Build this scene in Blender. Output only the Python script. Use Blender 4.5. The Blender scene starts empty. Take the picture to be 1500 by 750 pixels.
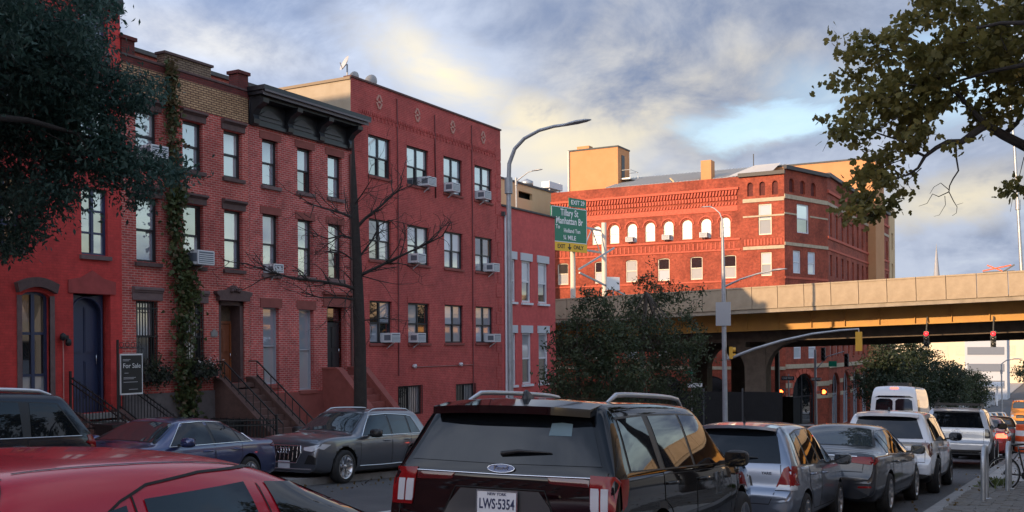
import bpy, bmesh, math, random
import numpy as np
from mathutils import Vector, Matrix
from mathutils.bvhtree import BVHTree
R = math.radians
random.seed(7)
rng = np.random.default_rng(7)
SC = bpy.context.scene
COL = SC.collection

# ------------------------------------------------------------------ camera
F_PX, PSI, ROLL = 1500.0, math.atan(830/1500), 0.008
cam_d = bpy.data.cameras.new('camera'); cam = bpy.data.objects.new('camera', cam_d); COL.objects.link(cam)
cam_d.sensor_width = 36; cam_d.lens = F_PX/1500*36
cam_d.shift_y = (504-375)/1500
cam_d.clip_start = .05; cam_d.clip_end = 6000
cam.matrix_world = Matrix.Rotation(PSI, 4, 'Z') @ Matrix.Rotation(math.pi/2, 4, 'X') @ Matrix.Rotation(-ROLL, 4, 'Z')
SC.camera = cam

# ------------------------------------------------------------------ ground height, pixel helpers
CP, SP = math.cos(PSI), math.sin(PSI)
def G(x, y):
    if y > 150: y2 = 150 + (y-150)*.25 if y < 250 else 175
    else: y2 = y
    return -1.74 - .061*y2 + (.012*(max(x, -23)+2.5) if x < -2.5 else 0)
def ray(px, py):
    dx, dy = px-750, py-504
    u = (dx*math.cos(ROLL)-dy*math.sin(ROLL))/F_PX; v = -(dx*math.sin(ROLL)+dy*math.cos(ROLL))/F_PX
    return Vector((u*CP-SP, u*SP+CP, v))
def at_x(px, py, X): r = ray(px, py); return r*(X/r.x)
def at_y(px, py, Y): r = ray(px, py); return r*(Y/r.y)
def at_d(px, py, D): return ray(px, py)*D

# ------------------------------------------------------------------ sun and sky
SUN_EL = R(17)
SUN_DIR = Vector((-.30*math.cos(SUN_EL), -.954*math.cos(SUN_EL), math.sin(SUN_EL))).normalized()
sun_d = bpy.data.lights.new('sun', 'SUN'); sun_o = bpy.data.objects.new('sun', sun_d); COL.objects.link(sun_o)
sun_d.energy = 2.2; sun_d.angle = R(.6); sun_d.color = (1.0, .70, .42)
sun_o.rotation_euler = SUN_DIR.to_track_quat('Z', 'Y').to_euler()
sun_o.location = (-60, -100, 60)
SC.view_settings.view_transform = 'Standard'; SC.view_settings.look = 'None'
SC.view_settings.gamma = 1; SC.view_settings.use_curve_mapping = False
SC.view_settings.exposure = 1.5

def build_world():
    w = bpy.data.worlds.new('World'); SC.world = w; w.use_nodes = True
    nt = w.node_tree; N = nt.nodes; Lk = nt.links.new
    N.clear()
    def nd(t, **k):
        n = N.new(t)
        for a, b in k.items(): setattr(n, a, b)
        return n
    def math_(op, a, b=None, c=None, clamp=False):
        n = nd('ShaderNodeMath', operation=op, use_clamp=clamp)
        for i, v in enumerate((a, b, c)):
            if v is None: continue
            if isinstance(v, (int, float)): n.inputs[i].default_value = v
            else: Lk(v, n.inputs[i])
        return n.outputs[0]
    def rng_(v, a, b, smooth=True):
        n = nd('ShaderNodeMapRange'); n.interpolation_type = 'SMOOTHSTEP' if smooth else 'LINEAR'
        Lk(v, n.inputs[0]); n.inputs[1].default_value = a; n.inputs[2].default_value = b
        return n.outputs[0]
    def mix(f, a, b, mode='MIX'):
        n = nd('ShaderNodeMix', data_type='RGBA', blend_type=mode)
        if isinstance(f, (int, float)): n.inputs[0].default_value = f
        else: Lk(f, n.inputs[0])
        for s, v in ((6, a), (7, b)):
            if isinstance(v, tuple): n.inputs[s].default_value = (*v, 1)
            else: Lk(v, n.inputs[s])
        return n.outputs[2]
    def noise(vec, scale, det=6, rough=.55, dist=0, off=(0, 0, 0)):
        m = nd('ShaderNodeMapping'); Lk(vec, m.inputs[0]); m.inputs['Location'].default_value = off
        n = nd('ShaderNodeTexNoise'); Lk(m.outputs[0], n.inputs['Vector'])
        n.inputs['Scale'].default_value = scale; n.inputs['Detail'].default_value = det
        n.inputs['Roughness'].default_value = rough; n.inputs['Distortion'].default_value = dist
        return n.outputs[0]
    sky = nd('ShaderNodeTexSky', sky_type='NISHITA'); sky.sun_disc = False
    sky.sun_elevation = SUN_EL; sky.sun_rotation = math.atan2(SUN_DIR.x, SUN_DIR.y)
    sky.air_density = 1.2; sky.dust_density = 1.0
    tc = nd('ShaderNodeTexCoord'); sep = nd('ShaderNodeSeparateXYZ'); Lk(tc.outputs['Generated'], sep.inputs[0])
    zz = math_('ADD', math_('MAXIMUM', sep.outputs[2], 0), .42)
    cx = math_('DIVIDE', sep.outputs[0], zz); cy = math_('DIVIDE', sep.outputs[1], zz)
    cmb = nd('ShaderNodeCombineXYZ'); Lk(cx, cmb.inputs[0]); Lk(cy, cmb.inputs[1])
    v = cmb.outputs[0]
    cover = noise(v, 1.5, 8, .6, .3, CLOUD_OFF[0])
    bright = noise(v, 2.1, 9, .58, .35, CLOUD_OFF[1])
    warm = noise(v, 1.2, 5, .5, .2, CLOUD_OFF[2])
    fine = noise(v, 5.5, 8, .62, .5, CLOUD_OFF[3])
    wisp = noise(v, 7.0, 8, .65, .4, CLOUD_OFF[2])
    jig = math_('ADD', math_('MULTIPLY', math_('SUBTRACT', fine, .5), 2.6), math_('MULTIPLY', math_('SUBTRACT', bright, .5), 3.2))
    def lobe(px, py, wd, hd, tilt=0, k=1.0, soft=.5, rough=1.0):
        # an elongated cloud bank round one direction of the dome, its rim broken up by the noise
        d0 = ray(px, py).normalized(); t = Vector((-d0.y, d0.x, 0)).normalized()*-1; u = t.cross(d0).normalized()
        if u.z < 0: u = -u
        ca, sa = math.cos(R(tilt)), math.sin(R(tilt)); t2 = t*ca-u*sa; u2 = t*sa+u*ca; q = []
        for ax, w in ((t2, wd), (u2, hd)):
            n = nd('ShaderNodeVectorMath', operation='DOT_PRODUCT'); Lk(tc.outputs['Generated'], n.inputs[0]); n.inputs[1].default_value = tuple(ax/math.sin(R(w))); q.append(n.outputs['Value'])
        off = (d0.dot(t2)/math.sin(R(wd)), d0.dot(u2)/math.sin(R(hd)))
        r2 = math_('ADD', math_('POWER', math_('SUBTRACT', q[0], off[0]), 2), math_('POWER', math_('SUBTRACT', q[1], off[1]), 2))
        n = nd('ShaderNodeVectorMath', operation='DOT_PRODUCT'); Lk(tc.outputs['Generated'], n.inputs[0]); n.inputs[1].default_value = tuple(d0)
        r = math_('ADD', math_('SQRT', r2), math_('MULTIPLY', jig, rough))
        f = nd('ShaderNodeMapRange'); f.interpolation_type = 'SMOOTHSTEP'; Lk(r, f.inputs[0]); f.inputs[1].default_value = 1-soft; f.inputs[2].default_value = 1+soft; f.inputs[3].default_value = k; f.inputs[4].default_value = 0
        return math_('MULTIPLY', f.outputs[0], math_('GREATER_THAN', n.outputs['Value'], .1))
    def union(ls):
        r = ls[0]
        for q in ls[1:]: r = math_('MAXIMUM', r, q)
        return r
    b2 = math_('ADD', math_('MULTIPLY', bright, .68), math_('MULTIPLY', fine, .32))
    dark_c = mix(rng_(b2, .38, .60), (1.15, 1.52, 2.4), (3.05, 3.4, 4.15))
    warm_f = math_('MULTIPLY', math_('MAXIMUM', math_('MULTIPLY', rng_(warm, .56, .70), .8), union([lobe(650, 108, 4.0, 1.5, 26, .85, .8, 1.3), lobe(800, 178, 2.6, 1.3, 14, .95, .8, 1.3), lobe(610, 70, 2.2, 1.2, 30, .6, .8, 1.3), lobe(1400, 290, 4.5, 1.2, -8, .8, .8, 1.3), lobe(310, 60, 4.0, 1.0, 10, .35, .8), lobe(1000, 20, 6, 1.4, 5, .22, .9)])), rng_(b2, .36, .58))
    lit = mix(warm_f, dark_c, (5.7, 4.9, 3.25))
    # nearer the horizon the low sun warms the cloud bases
    gap = union([lobe(1125, 184, 2.6, .65, -6, .75, 1.0, 2.6), lobe(1060, 190, 2.2, .45, 8, .5, 1.0, 2.6), lobe(1220, 150, 2.4, 1.4, 20, .35, .9, 1.2), lobe(1400, 110, 3, 2, 0, .6, .9, 1.2)])
    mask = math_('MAXIMUM', rng_(cover, .42, .54), lobe(750, 150, 44, 34, 0, 1.0, .3, .25))
    mask = math_('MULTIPLY', mask, math_('SUBTRACT', 1.0, math_('MULTIPLY', gap, .9)))
    base = mix(1.0, sky.outputs[0], (1.35, 1.35, 1.4), 'MULTIPLY')
    col = mix(mask, base, lit)
    # cloud and haze glow more strongly towards the low sun
    dt = nd('ShaderNodeVectorMath', operation='DOT_PRODUCT'); Lk(tc.outputs['Generated'], dt.inputs[0]); dt.inputs[1].default_value = tuple(SUN_DIR)
    glow = nd('ShaderNodeMapRange'); Lk(dt.outputs['Value'], glow.inputs[0]); glow.inputs[1].default_value = -.7; glow.inputs[2].default_value = 1; glow.inputs[3].default_value = 1; glow.inputs[4].default_value = 3.0
    gl3 = nd('ShaderNodeCombineXYZ')
    for i in range(3): Lk(glow.outputs[0], gl3.inputs[i])
    col = mix(mask, base, mix(1.0, lit, gl3.outputs[0], 'MULTIPLY'))
    bg = nd('ShaderNodeBackground'); Lk(col, bg.inputs[0]); bg.inputs[1].default_value = .064
    out = nd('ShaderNodeOutputWorld'); Lk(bg.outputs[0], out.inputs[0])
CLOUD_OFF = [(3.1, 1.2, 0), (7.7, 2.9, 0), (1.4, 8.2, 0), (4.4, 5.5, 0)]
build_world()

# ------------------------------------------------------------------ materials
MATS = {}
def material(name, col=(.5, .5, .5), rough=.6, metal=0.0, coat=0.0, var=0.0, vscale=3.0, bump=0.0, bscale=40.0, spec=.5, emis=None, estr=0.0, col2=None, trans=0.0, ior=None):
    if name in MATS: return MATS[name]
    m = bpy.data.materials.new(name); m.use_nodes = True; MATS[name] = m
    nt = m.node_tree; N = nt.nodes; Lk = nt.links.new
    b = N['Principled BSDF']
    b.inputs['Base Color'].default_value = (*col, 1); b.inputs['Roughness'].default_value = rough
    b.inputs['Metallic'].default_value = metal; b.inputs['Coat Weight'].default_value = coat
    b.inputs['Coat Roughness'].default_value = .03
    b.inputs['Specular IOR Level'].default_value = spec
    if ior: b.inputs['IOR'].default_value = ior
    if trans: b.inputs['Transmission Weight'].default_value = trans
    if emis:
        b.inputs['Emission Color'].default_value = (*emis, 1); b.inputs['Emission Strength'].default_value = estr
    if var or col2 or bump:
        tc = N.new('ShaderNodeTexCoord')
    if var or col2:
        n = N.new('ShaderNodeTexNoise'); n.inputs['Scale'].default_value = vscale; n.inputs['Detail'].default_value = 6
        n.inputs['Roughness'].default_value = .65
        Lk(tc.outputs['Object'], n.inputs['Vector'])
        r = N.new('ShaderNodeMapRange'); r.inputs[1].default_value = .3; r.inputs[2].default_value = .7
        Lk(n.outputs[0], r.inputs[0])
        x = N.new('ShaderNodeMix'); x.data_type = 'RGBA'; Lk(r.outputs[0], x.inputs[0])
        c2 = col2 if col2 else tuple(min(1, c*(1+var)) for c in col)
        c1 = col if col2 else tuple(c*(1-var) for c in col)
        x.inputs[6].default_value = (*c1, 1); x.inputs[7].default_value = (*c2, 1)
        Lk(x.outputs[2], b.inputs['Base Color'])
    if bump:
        n2 = N.new('ShaderNodeTexNoise'); n2.inputs['Scale'].default_value = bscale; n2.inputs['Detail'].default_value = 5
        Lk(tc.outputs['Object'], n2.inputs['Vector'])
        bm = N.new('ShaderNodeBump'); bm.inputs['Strength'].default_value = bump; bm.inputs['Distance'].default_value = .02
        Lk(n2.outputs[0], bm.inputs['Height']); Lk(bm.outputs[0], b.inputs['Normal'])
    return m

def brick(name, c1, c2, mortar, mort=.012, bw=.21, bh=.07, grime=.35, rough=.8, bump=.5, off=.5, patch=None):
    """brick courses laid in the local x/z plane of a wall"""
    if name in MATS: return MATS[name]
    m = bpy.data.materials.new(name); m.use_nodes = True; MATS[name] = m
    nt = m.node_tree; N = nt.nodes; Lk = nt.links.new; b = N['Principled BSDF']
    tc = N.new('ShaderNodeTexCoord'); sp = N.new('ShaderNodeSeparateXYZ'); Lk(tc.outputs['Object'], sp.inputs[0])
    ad = N.new('ShaderNodeMath'); ad.operation = 'ADD'; Lk(sp.outputs[0], ad.inputs[0]); Lk(sp.outputs[1], ad.inputs[1])
    cb = N.new('ShaderNodeCombineXYZ'); Lk(ad.outputs[0], cb.inputs[0]); Lk(sp.outputs[2], cb.inputs[1])
    t = N.new('ShaderNodeTexBrick'); Lk(cb.outputs[0], t.inputs['Vector'])
    t.inputs['Color1'].default_value = (*c1, 1); t.inputs['Color2'].default_value = (*c2, 1); t.inputs['Mortar'].default_value = (*mortar, 1)
    t.inputs['Scale'].default_value = 1; t.inputs['Mortar Size'].default_value = mort
    t.inputs['Brick Width'].default_value = bw; t.inputs['Row Height'].default_value = bh; t.offset = off
    t.inputs['Mortar Smooth'].default_value = .3; t.inputs['Bias'].default_value = 0
    col = t.outputs['Color']
    def nz(sc, det, lo, hi, strv=None):
        n = N.new('ShaderNodeTexNoise'); n.inputs['Scale'].default_value = sc; n.inputs['Detail'].default_value = det; n.inputs['Roughness'].default_value = .7
        Lk(tc.outputs['Object'], n.inputs['Vector'])
        r = N.new('ShaderNodeMapRange'); Lk(n.outputs[0], r.inputs[0]); r.inputs[1].default_value = .3; r.inputs[2].default_value = .7
        r.inputs[3].default_value = lo; r.inputs[4].default_value = hi
        return r.outputs[0]
    for sc, amt in ((.5, grime), (4.0, grime*.7)):
        h = N.new('ShaderNodeMix'); h.data_type = 'RGBA'; h.blend_type = 'MULTIPLY'; h.inputs[0].default_value = 1
        Lk(col, h.inputs[6]); f = nz(sc, 8, 1-amt, 1+amt*.45)
        cc = N.new('ShaderNodeCombineColor'); 
        for i in range(3): Lk(f, cc.inputs[i])
        Lk(cc.outputs[0], h.inputs[7]); col = h.outputs[2]
    if patch:
        h = N.new('ShaderNodeMix'); h.data_type = 'RGBA'; Lk(nz(.35, 6, -.6, .9), h.inputs[0]); h.clamp_factor = True
        Lk(col, h.inputs[6]); 
        h2 = N.new('ShaderNodeMix'); h2.data_type = 'RGBA'; h2.blend_type = 'MULTIPLY'; h2.inputs[0].default_value = 1
        Lk(col, h2.inputs[6]); h2.inputs[7].default_value = (*patch, 1); Lk(h2.outputs[2], h.inputs[7]); col = h.outputs[2]
    Lk(col, b.inputs['Base Color']); b.inputs['Roughness'].default_value = rough
    b.inputs['Specular IOR Level'].default_value = .3
    bp = N.new('ShaderNodeBump'); bp.inputs['Strength'].default_value = bump; bp.inputs['Distance'].default_value = .012
    iv = N.new('ShaderNodeMath'); iv.operation = 'SUBTRACT'; iv.inputs[0].default_value = 1; Lk(t.outputs['Fac'], iv.inputs[1])
    Lk(iv.outputs[0], bp.inputs['Height']); Lk(bp.outputs[0], b.inputs['Normal'])
    return m

# ------------------------------------------------------------------ mesh helpers
def tag(o, label=None, cat=None, group=None, kind=None):
    if label: o['label'] = label
    if cat: o['category'] = cat
    if group: o['group'] = group
    if kind: o['kind'] = kind
    return o
def thing(name, label, cat, loc=(0, 0, 0), rz=0, group=None):
    o = bpy.data.objects.new(name, None); COL.objects.link(o); o.empty_display_size = .2
    o.location = loc; o.rotation_euler = (0, 0, rz)
    return tag(o, label, cat, group)
def link(name, me, parent=None, loc=(0, 0, 0), rot=(0, 0, 0)):
    o = bpy.data.objects.new(name, me); COL.objects.link(o)
    o.parent = parent; o.location = loc; o.rotation_euler = rot
    return o
class MB:
    """collects shapes, builds one mesh object"""
    def __init__(s): s.v = []; s.f = []; s.mi = []; s.sm = []; s.cur = 0
    def add(s, vs, fs, smooth=False):
        o = len(s.v); s.v += [tuple(p) for p in vs]
        for f in fs: s.f.append(tuple(i+o for i in f)); s.mi.append(s.cur); s.sm.append(smooth)
        return s
    def box(s, x0, x1, y0, y1, z0, z1):
        v = [(x, y, z) for z in (z0, z1) for y in (y0, y1) for x in (x0, x1)]
        return s.add(v, [(0, 2, 3, 1), (4, 5, 7, 6), (0, 1, 5, 4), (1, 3, 7, 5), (3, 2, 6, 7), (2, 0, 4, 6)])
    def bar(s, a, b, w, h=None, up=(0, 0, 1)):
        a, b = Vector(a), Vector(b); h = h or w; d = (b-a)
        if d.length < 1e-6: return s
        d.normalize(); u = Vector(up)
        if abs(d.dot(u)) > .98: u = Vector((1, 0, 0))
        r = d.cross(u).normalized()*w/2; t = r.cross(d).normalized()*h/2
        v = [p+sx*r+sy*t for p in (a, b) for sx, sy in ((-1, -1), (1, -1), (1, 1), (-1, 1))]
        return s.add(v, [(3, 2, 1, 0), (4, 5, 6, 7), (0, 1, 5, 4), (1, 2, 6, 5), (2, 3, 7, 6), (3, 0, 4, 7)])
    def tube(s, pts, rad, n=8, cap=True):
        pts = [Vector(p) for p in pts]; k = len(pts)
        rad = rad if isinstance(rad, (list, tuple)) else [rad]*k
        vs = []; prev = None
        for i, p in enumerate(pts):
            d = (pts[min(i+1, k-1)]-pts[max(i-1, 0)])
            if d.length < 1e-9: d = Vector((0, 0, 1))
            d.normalize()
            if prev is None:
                u = Vector((0, 0, 1)) if abs(d.z) < .9 else Vector((1, 0, 0))
                r = d.cross(u).normalized()
            else:
                r = prev - d*prev.dot(d)
                r = r.normalized() if r.length > 1e-6 else d.orthogonal().normalized()
            prev = r; t = d.cross(r)
            for j in range(n):
                a = 2*math.pi*j/n; vs.append(p + (r*math.cos(a)+t*math.sin(a))*rad[i])
        fs = [(i*n+j, i*n+(j+1) % n, (i+1)*n+(j+1) % n, (i+1)*n+j) for i in range(k-1) for j in range(n)]
        s.add(vs, fs, True)
        if cap: s.add(vs[:n], [tuple(reversed(range(n)))]); s.add(vs[-n:], [tuple(range(n))])
        return s
    def lathe(s, prof, axis_o=(0, 0, 0), axis='z', n=24, smooth=True):
        """prof: (radius, height) pairs"""
        o = Vector(axis_o); vs = []
        for r, h in prof:
            for j in range(n):
                a = 2*math.pi*j/n; c, d = r*math.cos(a), r*math.sin(a)
                vs.append(o + (Vector((c, d, h)) if axis == 'z' else Vector((c, h, d)) if axis == 'y' else Vector((h, c, d))))
        k = len(prof)
        s.add(vs, [(i*n+j, i*n+(j+1) % n, (i+1)*n+(j+1) % n, (i+1)*n+j) for i in range(k-1) for j in range(n)], smooth)
        return s
    def prism(s, poly, y0, y1):
        """poly of (x, z) swept along y"""
        n = len(poly); v = [(x, y0, z) for x, z in poly]+[(x, y1, z) for x, z in poly]
        return s.add(v, [tuple(range(n)), tuple(reversed(range(n, 2*n)))]+[(j, j+n, (j+1) % n+n, (j+1) % n) for j in range(n)])
    def mesh(s, name, mats):
        me = bpy.data.meshes.new(name); me.from_pydata([tuple(p) for p in s.v], [], s.f)
        for m in (mats if isinstance(mats, (list, tuple)) else [mats]): me.materials.append(m)
        me.polygons.foreach_set('material_index', s.mi); me.polygons.foreach_set('use_smooth', s.sm)
        me.update(); return me
    def fixn(s, me):
        bm = bmesh.new(); bm.from_mesh(me); bmesh.ops.recalc_face_normals(bm, faces=bm.faces); bm.to_mesh(me); bm.free(); return me
    def build(s, name, mats, parent=None, loc=(0, 0, 0), rot=(0, 0, 0)):
        return link(name, s.fixn(s.mesh(name, mats)), parent, loc, rot)
def numpy_mesh(name, V, quads, mat, smooth=False):
    me = bpy.data.meshes.new(name); n = len(quads)
    me.vertices.add(len(V)); me.vertices.foreach_set('co', np.ascontiguousarray(V, dtype=np.float32).ravel())
    me.loops.add(quads.size); me.loops.foreach_set('vertex_index', np.ascontiguousarray(quads, dtype=np.int32).ravel())
    me.polygons.add(n); k = quads.shape[1]
    me.polygons.foreach_set('loop_start', np.arange(n, dtype=np.int32)*k)
    for m in (mat if isinstance(mat, list) else [mat]): me.materials.append(m)
    me.update(calc_edges=True); me.validate()
    return me
# ------------------------------------------------------------------ vehicles
BLACK = material('black_plastic', (.012, .012, .013), .45)
GLASS = material('tinted_glass', (.006, .008, .011), .02, spec=.5, ior=1.5)
GLASS_CLEAR = material('windscreen_glass', (.03, .04, .045), .02, spec=.7, ior=1.55)
TYRE = material('tyre_rubber', (.015, .015, .016), .8, bump=.3, bscale=60)
ALLOY = material('alloy', (.55, .56, .58), .28, metal=1.0)
DARK_ALLOY = material('dark_alloy', (.12, .12, .13), .3, metal=1.0)
CHROME = material('chrome', (.75, .76, .78), .12, metal=1.0)
SATIN = material('satin_rail', (.55, .57, .6), .3, metal=.9)
LAMP_RED = material('lamp_red', (.20, .003, .005), .15, spec=.3, coat=.25)
LAMP_RED_ON = material('lamp_red_lit', (.5, .01, .01), .12, coat=1.0, emis=(1, .08, .04), estr=2.5)
LAMP_CLEAR = material('lamp_clear', (.5, .52, .56), .1, coat=1.0)
LAMP_DARK = material('lamp_smoked', (.03, .03, .035), .08, coat=1.0)
PLATE_W = material('plate_white', (.72, .74, .78), .5)
PLATE_INK = material('plate_ink', (.02, .03, .09), .6)
def paint(name, c, metal=.25, rough=.32):
    return material('paint_'+name, c, rough, metal=metal, coat=1.0, spec=.5)
GAP = material('panel_gap', (.004, .004, .004), .7)

def sub_mesh(me, lv):
    o = bpy.data.objects.new('tmp', me); COL.objects.link(o)
    m = o.modifiers.new('s', 'SUBSURF'); m.levels = lv; m.render_levels = lv
    dg = bpy.context.evaluated_depsgraph_get(); r = bpy.data.meshes.new_from_object(o.evaluated_get(dg))
    bpy.data.objects.remove(o); return r
def lerp(a, b, t): return a+(b-a)*t
def interp(x, pts):
    if x <= pts[0][0]: return pts[0][1]
    for (a, p), (b, q) in zip(pts, pts[1:]):
        if x <= b: return lerp(p, q, (x-a)/(b-a))
    return pts[-1][1]
def text_mesh(name, body, size, mat, bold=False, ext=.0015, xs=1.0):
    c = bpy.data.curves.new(name, 'FONT'); c.body = body; c.size = size; c.align_x = 'CENTER'; c.align_y = 'CENTER'; c.extrude = ext
    c.resolution_u = 3
    if bold: c.offset = size*.018
    o = bpy.data.objects.new('tmp', c); COL.objects.link(o)
    dg = bpy.context.evaluated_depsgraph_get(); me = bpy.data.meshes.new_from_object(o.evaluated_get(dg)); bpy.data.objects.remove(o)
    me.materials.clear(); me.materials.append(mat)
    if xs != 1: me.transform(Matrix.Diagonal((xs, 1, 1, 1)))
    return me

WHEELS = {}
def wheel_meshes(style, rimmat):
    k = (style, rimmat.name)
    if k in WHEELS: return WHEELS[k]
    b = MB()   # unit radius tyre, axis y, half width .33
    b.lathe([(.66, -.30), (.80, -.33), (.93, -.31), (.99, -.22), (1.0, 0), (.99, .22), (.93, .31), (.80, .33), (.66, .30)], axis='y', n=36)
    ty = b.fixn(b.mesh('tyre', TYRE))
    b = MB()
    b.lathe([(.70, .31), (.67, .315), (.63, .27), (.60, .12), (.14, .10)], axis='y', n=36)
    b.lathe([(.70, -.31), (.60, -.2), (.10, -.2)], axis='y', n=36)
    b.lathe([(.16, .10), (.15, .24), (.11, .27), (.001, .27)], axis='y', n=18)
    ns = {'five': 5, 'multi': 10, 'six': 6, 'y5': 5}[style]
    for i in range(ns):
        a = 2*math.pi*i/ns+.3
        def P(r, da, y): return (r*math.cos(a+da), y, r*math.sin(a+da))
        w0, w1 = (.35, .13) if style == 'five' else (.22, .06) if style == 'multi' else (.3, .12)
        if style in ('y5',):
            for sg in (-1, 1):
                b.add([P(.12, -.2, .25), P(.12, .2, .25), P(.65, sg*.26+.06, .29), P(.65, sg*.26-.06, .29), P(.12, -.2, .16), P(.12, .2, .16), P(.65, sg*.26+.06, .2), P(.65, sg*.26-.06, .2)],
                      [(0, 1, 2, 3), (4, 7, 6, 5), (0, 3, 7, 4), (1, 5, 6, 2), (2, 6, 7, 3)])
        else:
            b.add([P(.12, -w0, .25), P(.12, w0, .25), P(.65, w1, .29), P(.65, -w1, .29), P(.12, -w0, .16), P(.12, w0, .16), P(.65, w1, .2), P(.65, -w1, .2)],
                  [(0, 1, 2, 3), (4, 7, 6, 5), (0, 3, 7, 4), (1, 5, 6, 2), (2, 6, 7, 3)])
    rim = b.fixn(b.mesh('rim', [rimmat]))
    dk = MB(); dk.lathe([(.62, .14), (.001, .14)], axis='y', n=24); 
    WHEELS[k] = (ty, rim); return WHEELS[k]

class Car:
    def __init__(s, name, label, cat, spec, x, y, heading, group=None):
        """heading 0 = +Y; spec drives the lofted shell; local x runs from tail to nose, y to the left"""
        s.p = spec; L, W, H = spec['L'], spec['W'], spec['H']; s.L, s.W, s.H = L, W, H
        hx, hy = -math.sin(heading), math.cos(heading)
        fx, fy = x+hx*L, y+hy*L
        zr = G(x+hx*L*.2, y+hy*L*.2); zf = G(x+hx*L*.8, y+hy*L*.8)
        pitch = math.atan2(zf-zr, L*.6)
        s.root = thing(name, label, cat, (x, y, zr-math.tan(pitch)*L*.2), 0, group)
        s.root.matrix_world = Matrix.Translation((x, y, zr-math.tan(pitch)*L*.2)) @ Matrix.Rotation(heading+math.pi/2, 4, 'Z') @ Matrix.Rotation(-pitch, 4, 'Y')
        s.shell()
    def wm(s, x):
        L, W = s.L, s.W; p = s.p
        tr = p.get('tail_taper', .09); tf = p.get('nose_taper', .12)
        c = L*.5; t = (x-c)/(L*.5)
        return W/2*(1-(tf if t > 0 else tr)*abs(t)**3.2)
    def shell(s):
        p = s.p; L, W, H = s.L, s.W, s.H; zb = p['zb']
        st = []
        for q in p['top']:      # (x, z_top, half width of the top as share of W/2, crown)
            x, zt, fw, cr = q[:4]
            w = s.wm(x)
            if len(q) > 4: w *= q[4]
            belt = min(interp(x, p['belt']), zt-.035)
            zbb = zb + (p.get('rear_lift', .10) if x < .15 else 0) + (.06 if x > L-.2 else 0)
            zmid = lerp(zbb, belt, .52)
            wt = fw*W/2; wbelt = w*.965 if belt > zt-.05 else w*.975
            wbelt = max(wbelt, wt) if wt < w else w
            pts = [(0, zbb), (w*.80, zbb), (w*.955, zbb+.05), (w, zmid-.08), (w*1.0, zmid+.10), (wbelt+.01, belt-.05), (wbelt-.012, belt),
                   (lerp(wbelt, wt, .62)+.012, lerp(belt, zt, .66)), (wt+.015, zt-.03 if zt-belt > .1 else lerp(belt, zt, .6)), (wt-.06, zt+cr*.15), (wt*.5, zt+cr*.75), (0, zt+cr)]
            st.append((x, pts))
        vs = []; n = len(st[0][1]); m = 2*n-2
        for x, pts in st:
            ring = [(x, y, z) for y, z in pts]+[(x, -y, z) for y, z in pts[-2:0:-1]]
            vs += ring
        fs = [(i*m+j, i*m+(j+1) % m, (i+1)*m+(j+1) % m, (i+1)*m+j) for i in range(len(st)-1) for j in range(m)]
        me = bpy.data.meshes.new('body'); me.from_pydata(vs, [], fs+[tuple(range(m)), tuple(reversed(range((len(st)-1)*m, len(st)*m)))])
        me = sub_mesh(me, 2)
        bm = bmesh.new(); bm.from_mesh(me); bmesh.ops.recalc_face_normals(bm, faces=bm.faces); bm.to_mesh(me)
        s.bvh = BVHTree.FromBMesh(bm); bm.free()
        # wheel wells
        wells = MB()
        for wx in p['wheels']:
            for sd in (-1, 1):
                r = p['wr']*p.get('arch', 1.16)
                wells.lathe([(.001, sd*(W/2+.3)), (r, sd*(W/2+.3)), (r, sd*(W/2-.34)), (.001, sd*(W/2-.34))], (wx, 0, p['wr']+.01), 'y', 32, False)
        wo = wells.build('wells', GAP)
        bo = link('tmpbody', me); md = bo.modifiers.new('b', 'BOOLEAN'); md.object = wo; md.operation = 'DIFFERENCE'; md.solver = 'EXACT'
        me.materials.append(p['paint']); me.materials.append(GAP)
        dg = bpy.context.evaluated_depsgraph_get(); me2 = bpy.data.meshes.new_from_object(bo.evaluated_get(dg))
        bpy.data.objects.remove(bo); bpy.data.objects.remove(wo)
        me2.materials.clear(); me2.materials.append(p['paint']); me2.materials.append(BLACK)
        idx = []; sm = []
        zl = p.get('clad', 0)
        for f in me2.polygons:
            c = f.center; inner = False
            for wx in p['wheels']:
                if math.hypot(c.x-wx, c.z-p['wr']-.01) < p['wr']*p.get('arch', 1.16)*1.003 and abs(c.y) < W/2-.005: inner = abs(f.normal.y) < .3 or abs(c.y) < W/2-.3
            clad = c.z < zb+.06+zl
            if p.get('archclad'):
                for wx in p['wheels']:
                    if math.hypot(c.x-wx, c.z-p['wr']) < p['wr']*p.get('arch', 1.16)+p['archclad'] and abs(c.y) > W/2*.7: clad = True
            idx.append(1 if inner or clad else 0); sm.append(True)
        me2.polygons.foreach_set('material_index', idx); me2.polygons.foreach_set('use_smooth', sm)
        me2.set_sharp_from_angle(angle=R(40))
        s.body = link('body', me2, s.root)
        ty, rim = wheel_meshes(p.get('rim', 'five'), p.get('rimmat', ALLOY))
        for wx in p['wheels']:
            for sd in (-1, 1):
                o = link('wheel', ty, s.root, (wx, sd*(W/2-.115-p.get('inset', 0)), p['wr']), (0, 0, 0 if sd > 0 else math.pi)); o.scale = (p['wr'],)*3
                link('rim', rim, o)
    # --- conforming patches
    def hit(s, view, a, b, off):
        if view in ('L', 'R'):
            sg = 1 if view == 'L' else -1; o = Vector((a, sg*3, b)); d = Vector((0, -sg, 0))
        elif view == 'B': o = Vector((-2, a, b)); d = Vector((1, 0, 0))
        elif view == 'F': o = Vector((s.L+2, a, b)); d = Vector((-1, 0, 0))
        else: o = Vector((a, b, 4)); d = Vector((0, 0, -1))
        h, n, i, dist = s.bvh.ray_cast(o, d)
        if h is None:
            h, n, i, dist = s.bvh.find_nearest(o+d*(2 if view in 'BF' else 3-s.W*.45 if view in 'LR' else 4-s.H))
        edge = abs(a) > .72*s.W/2
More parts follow.
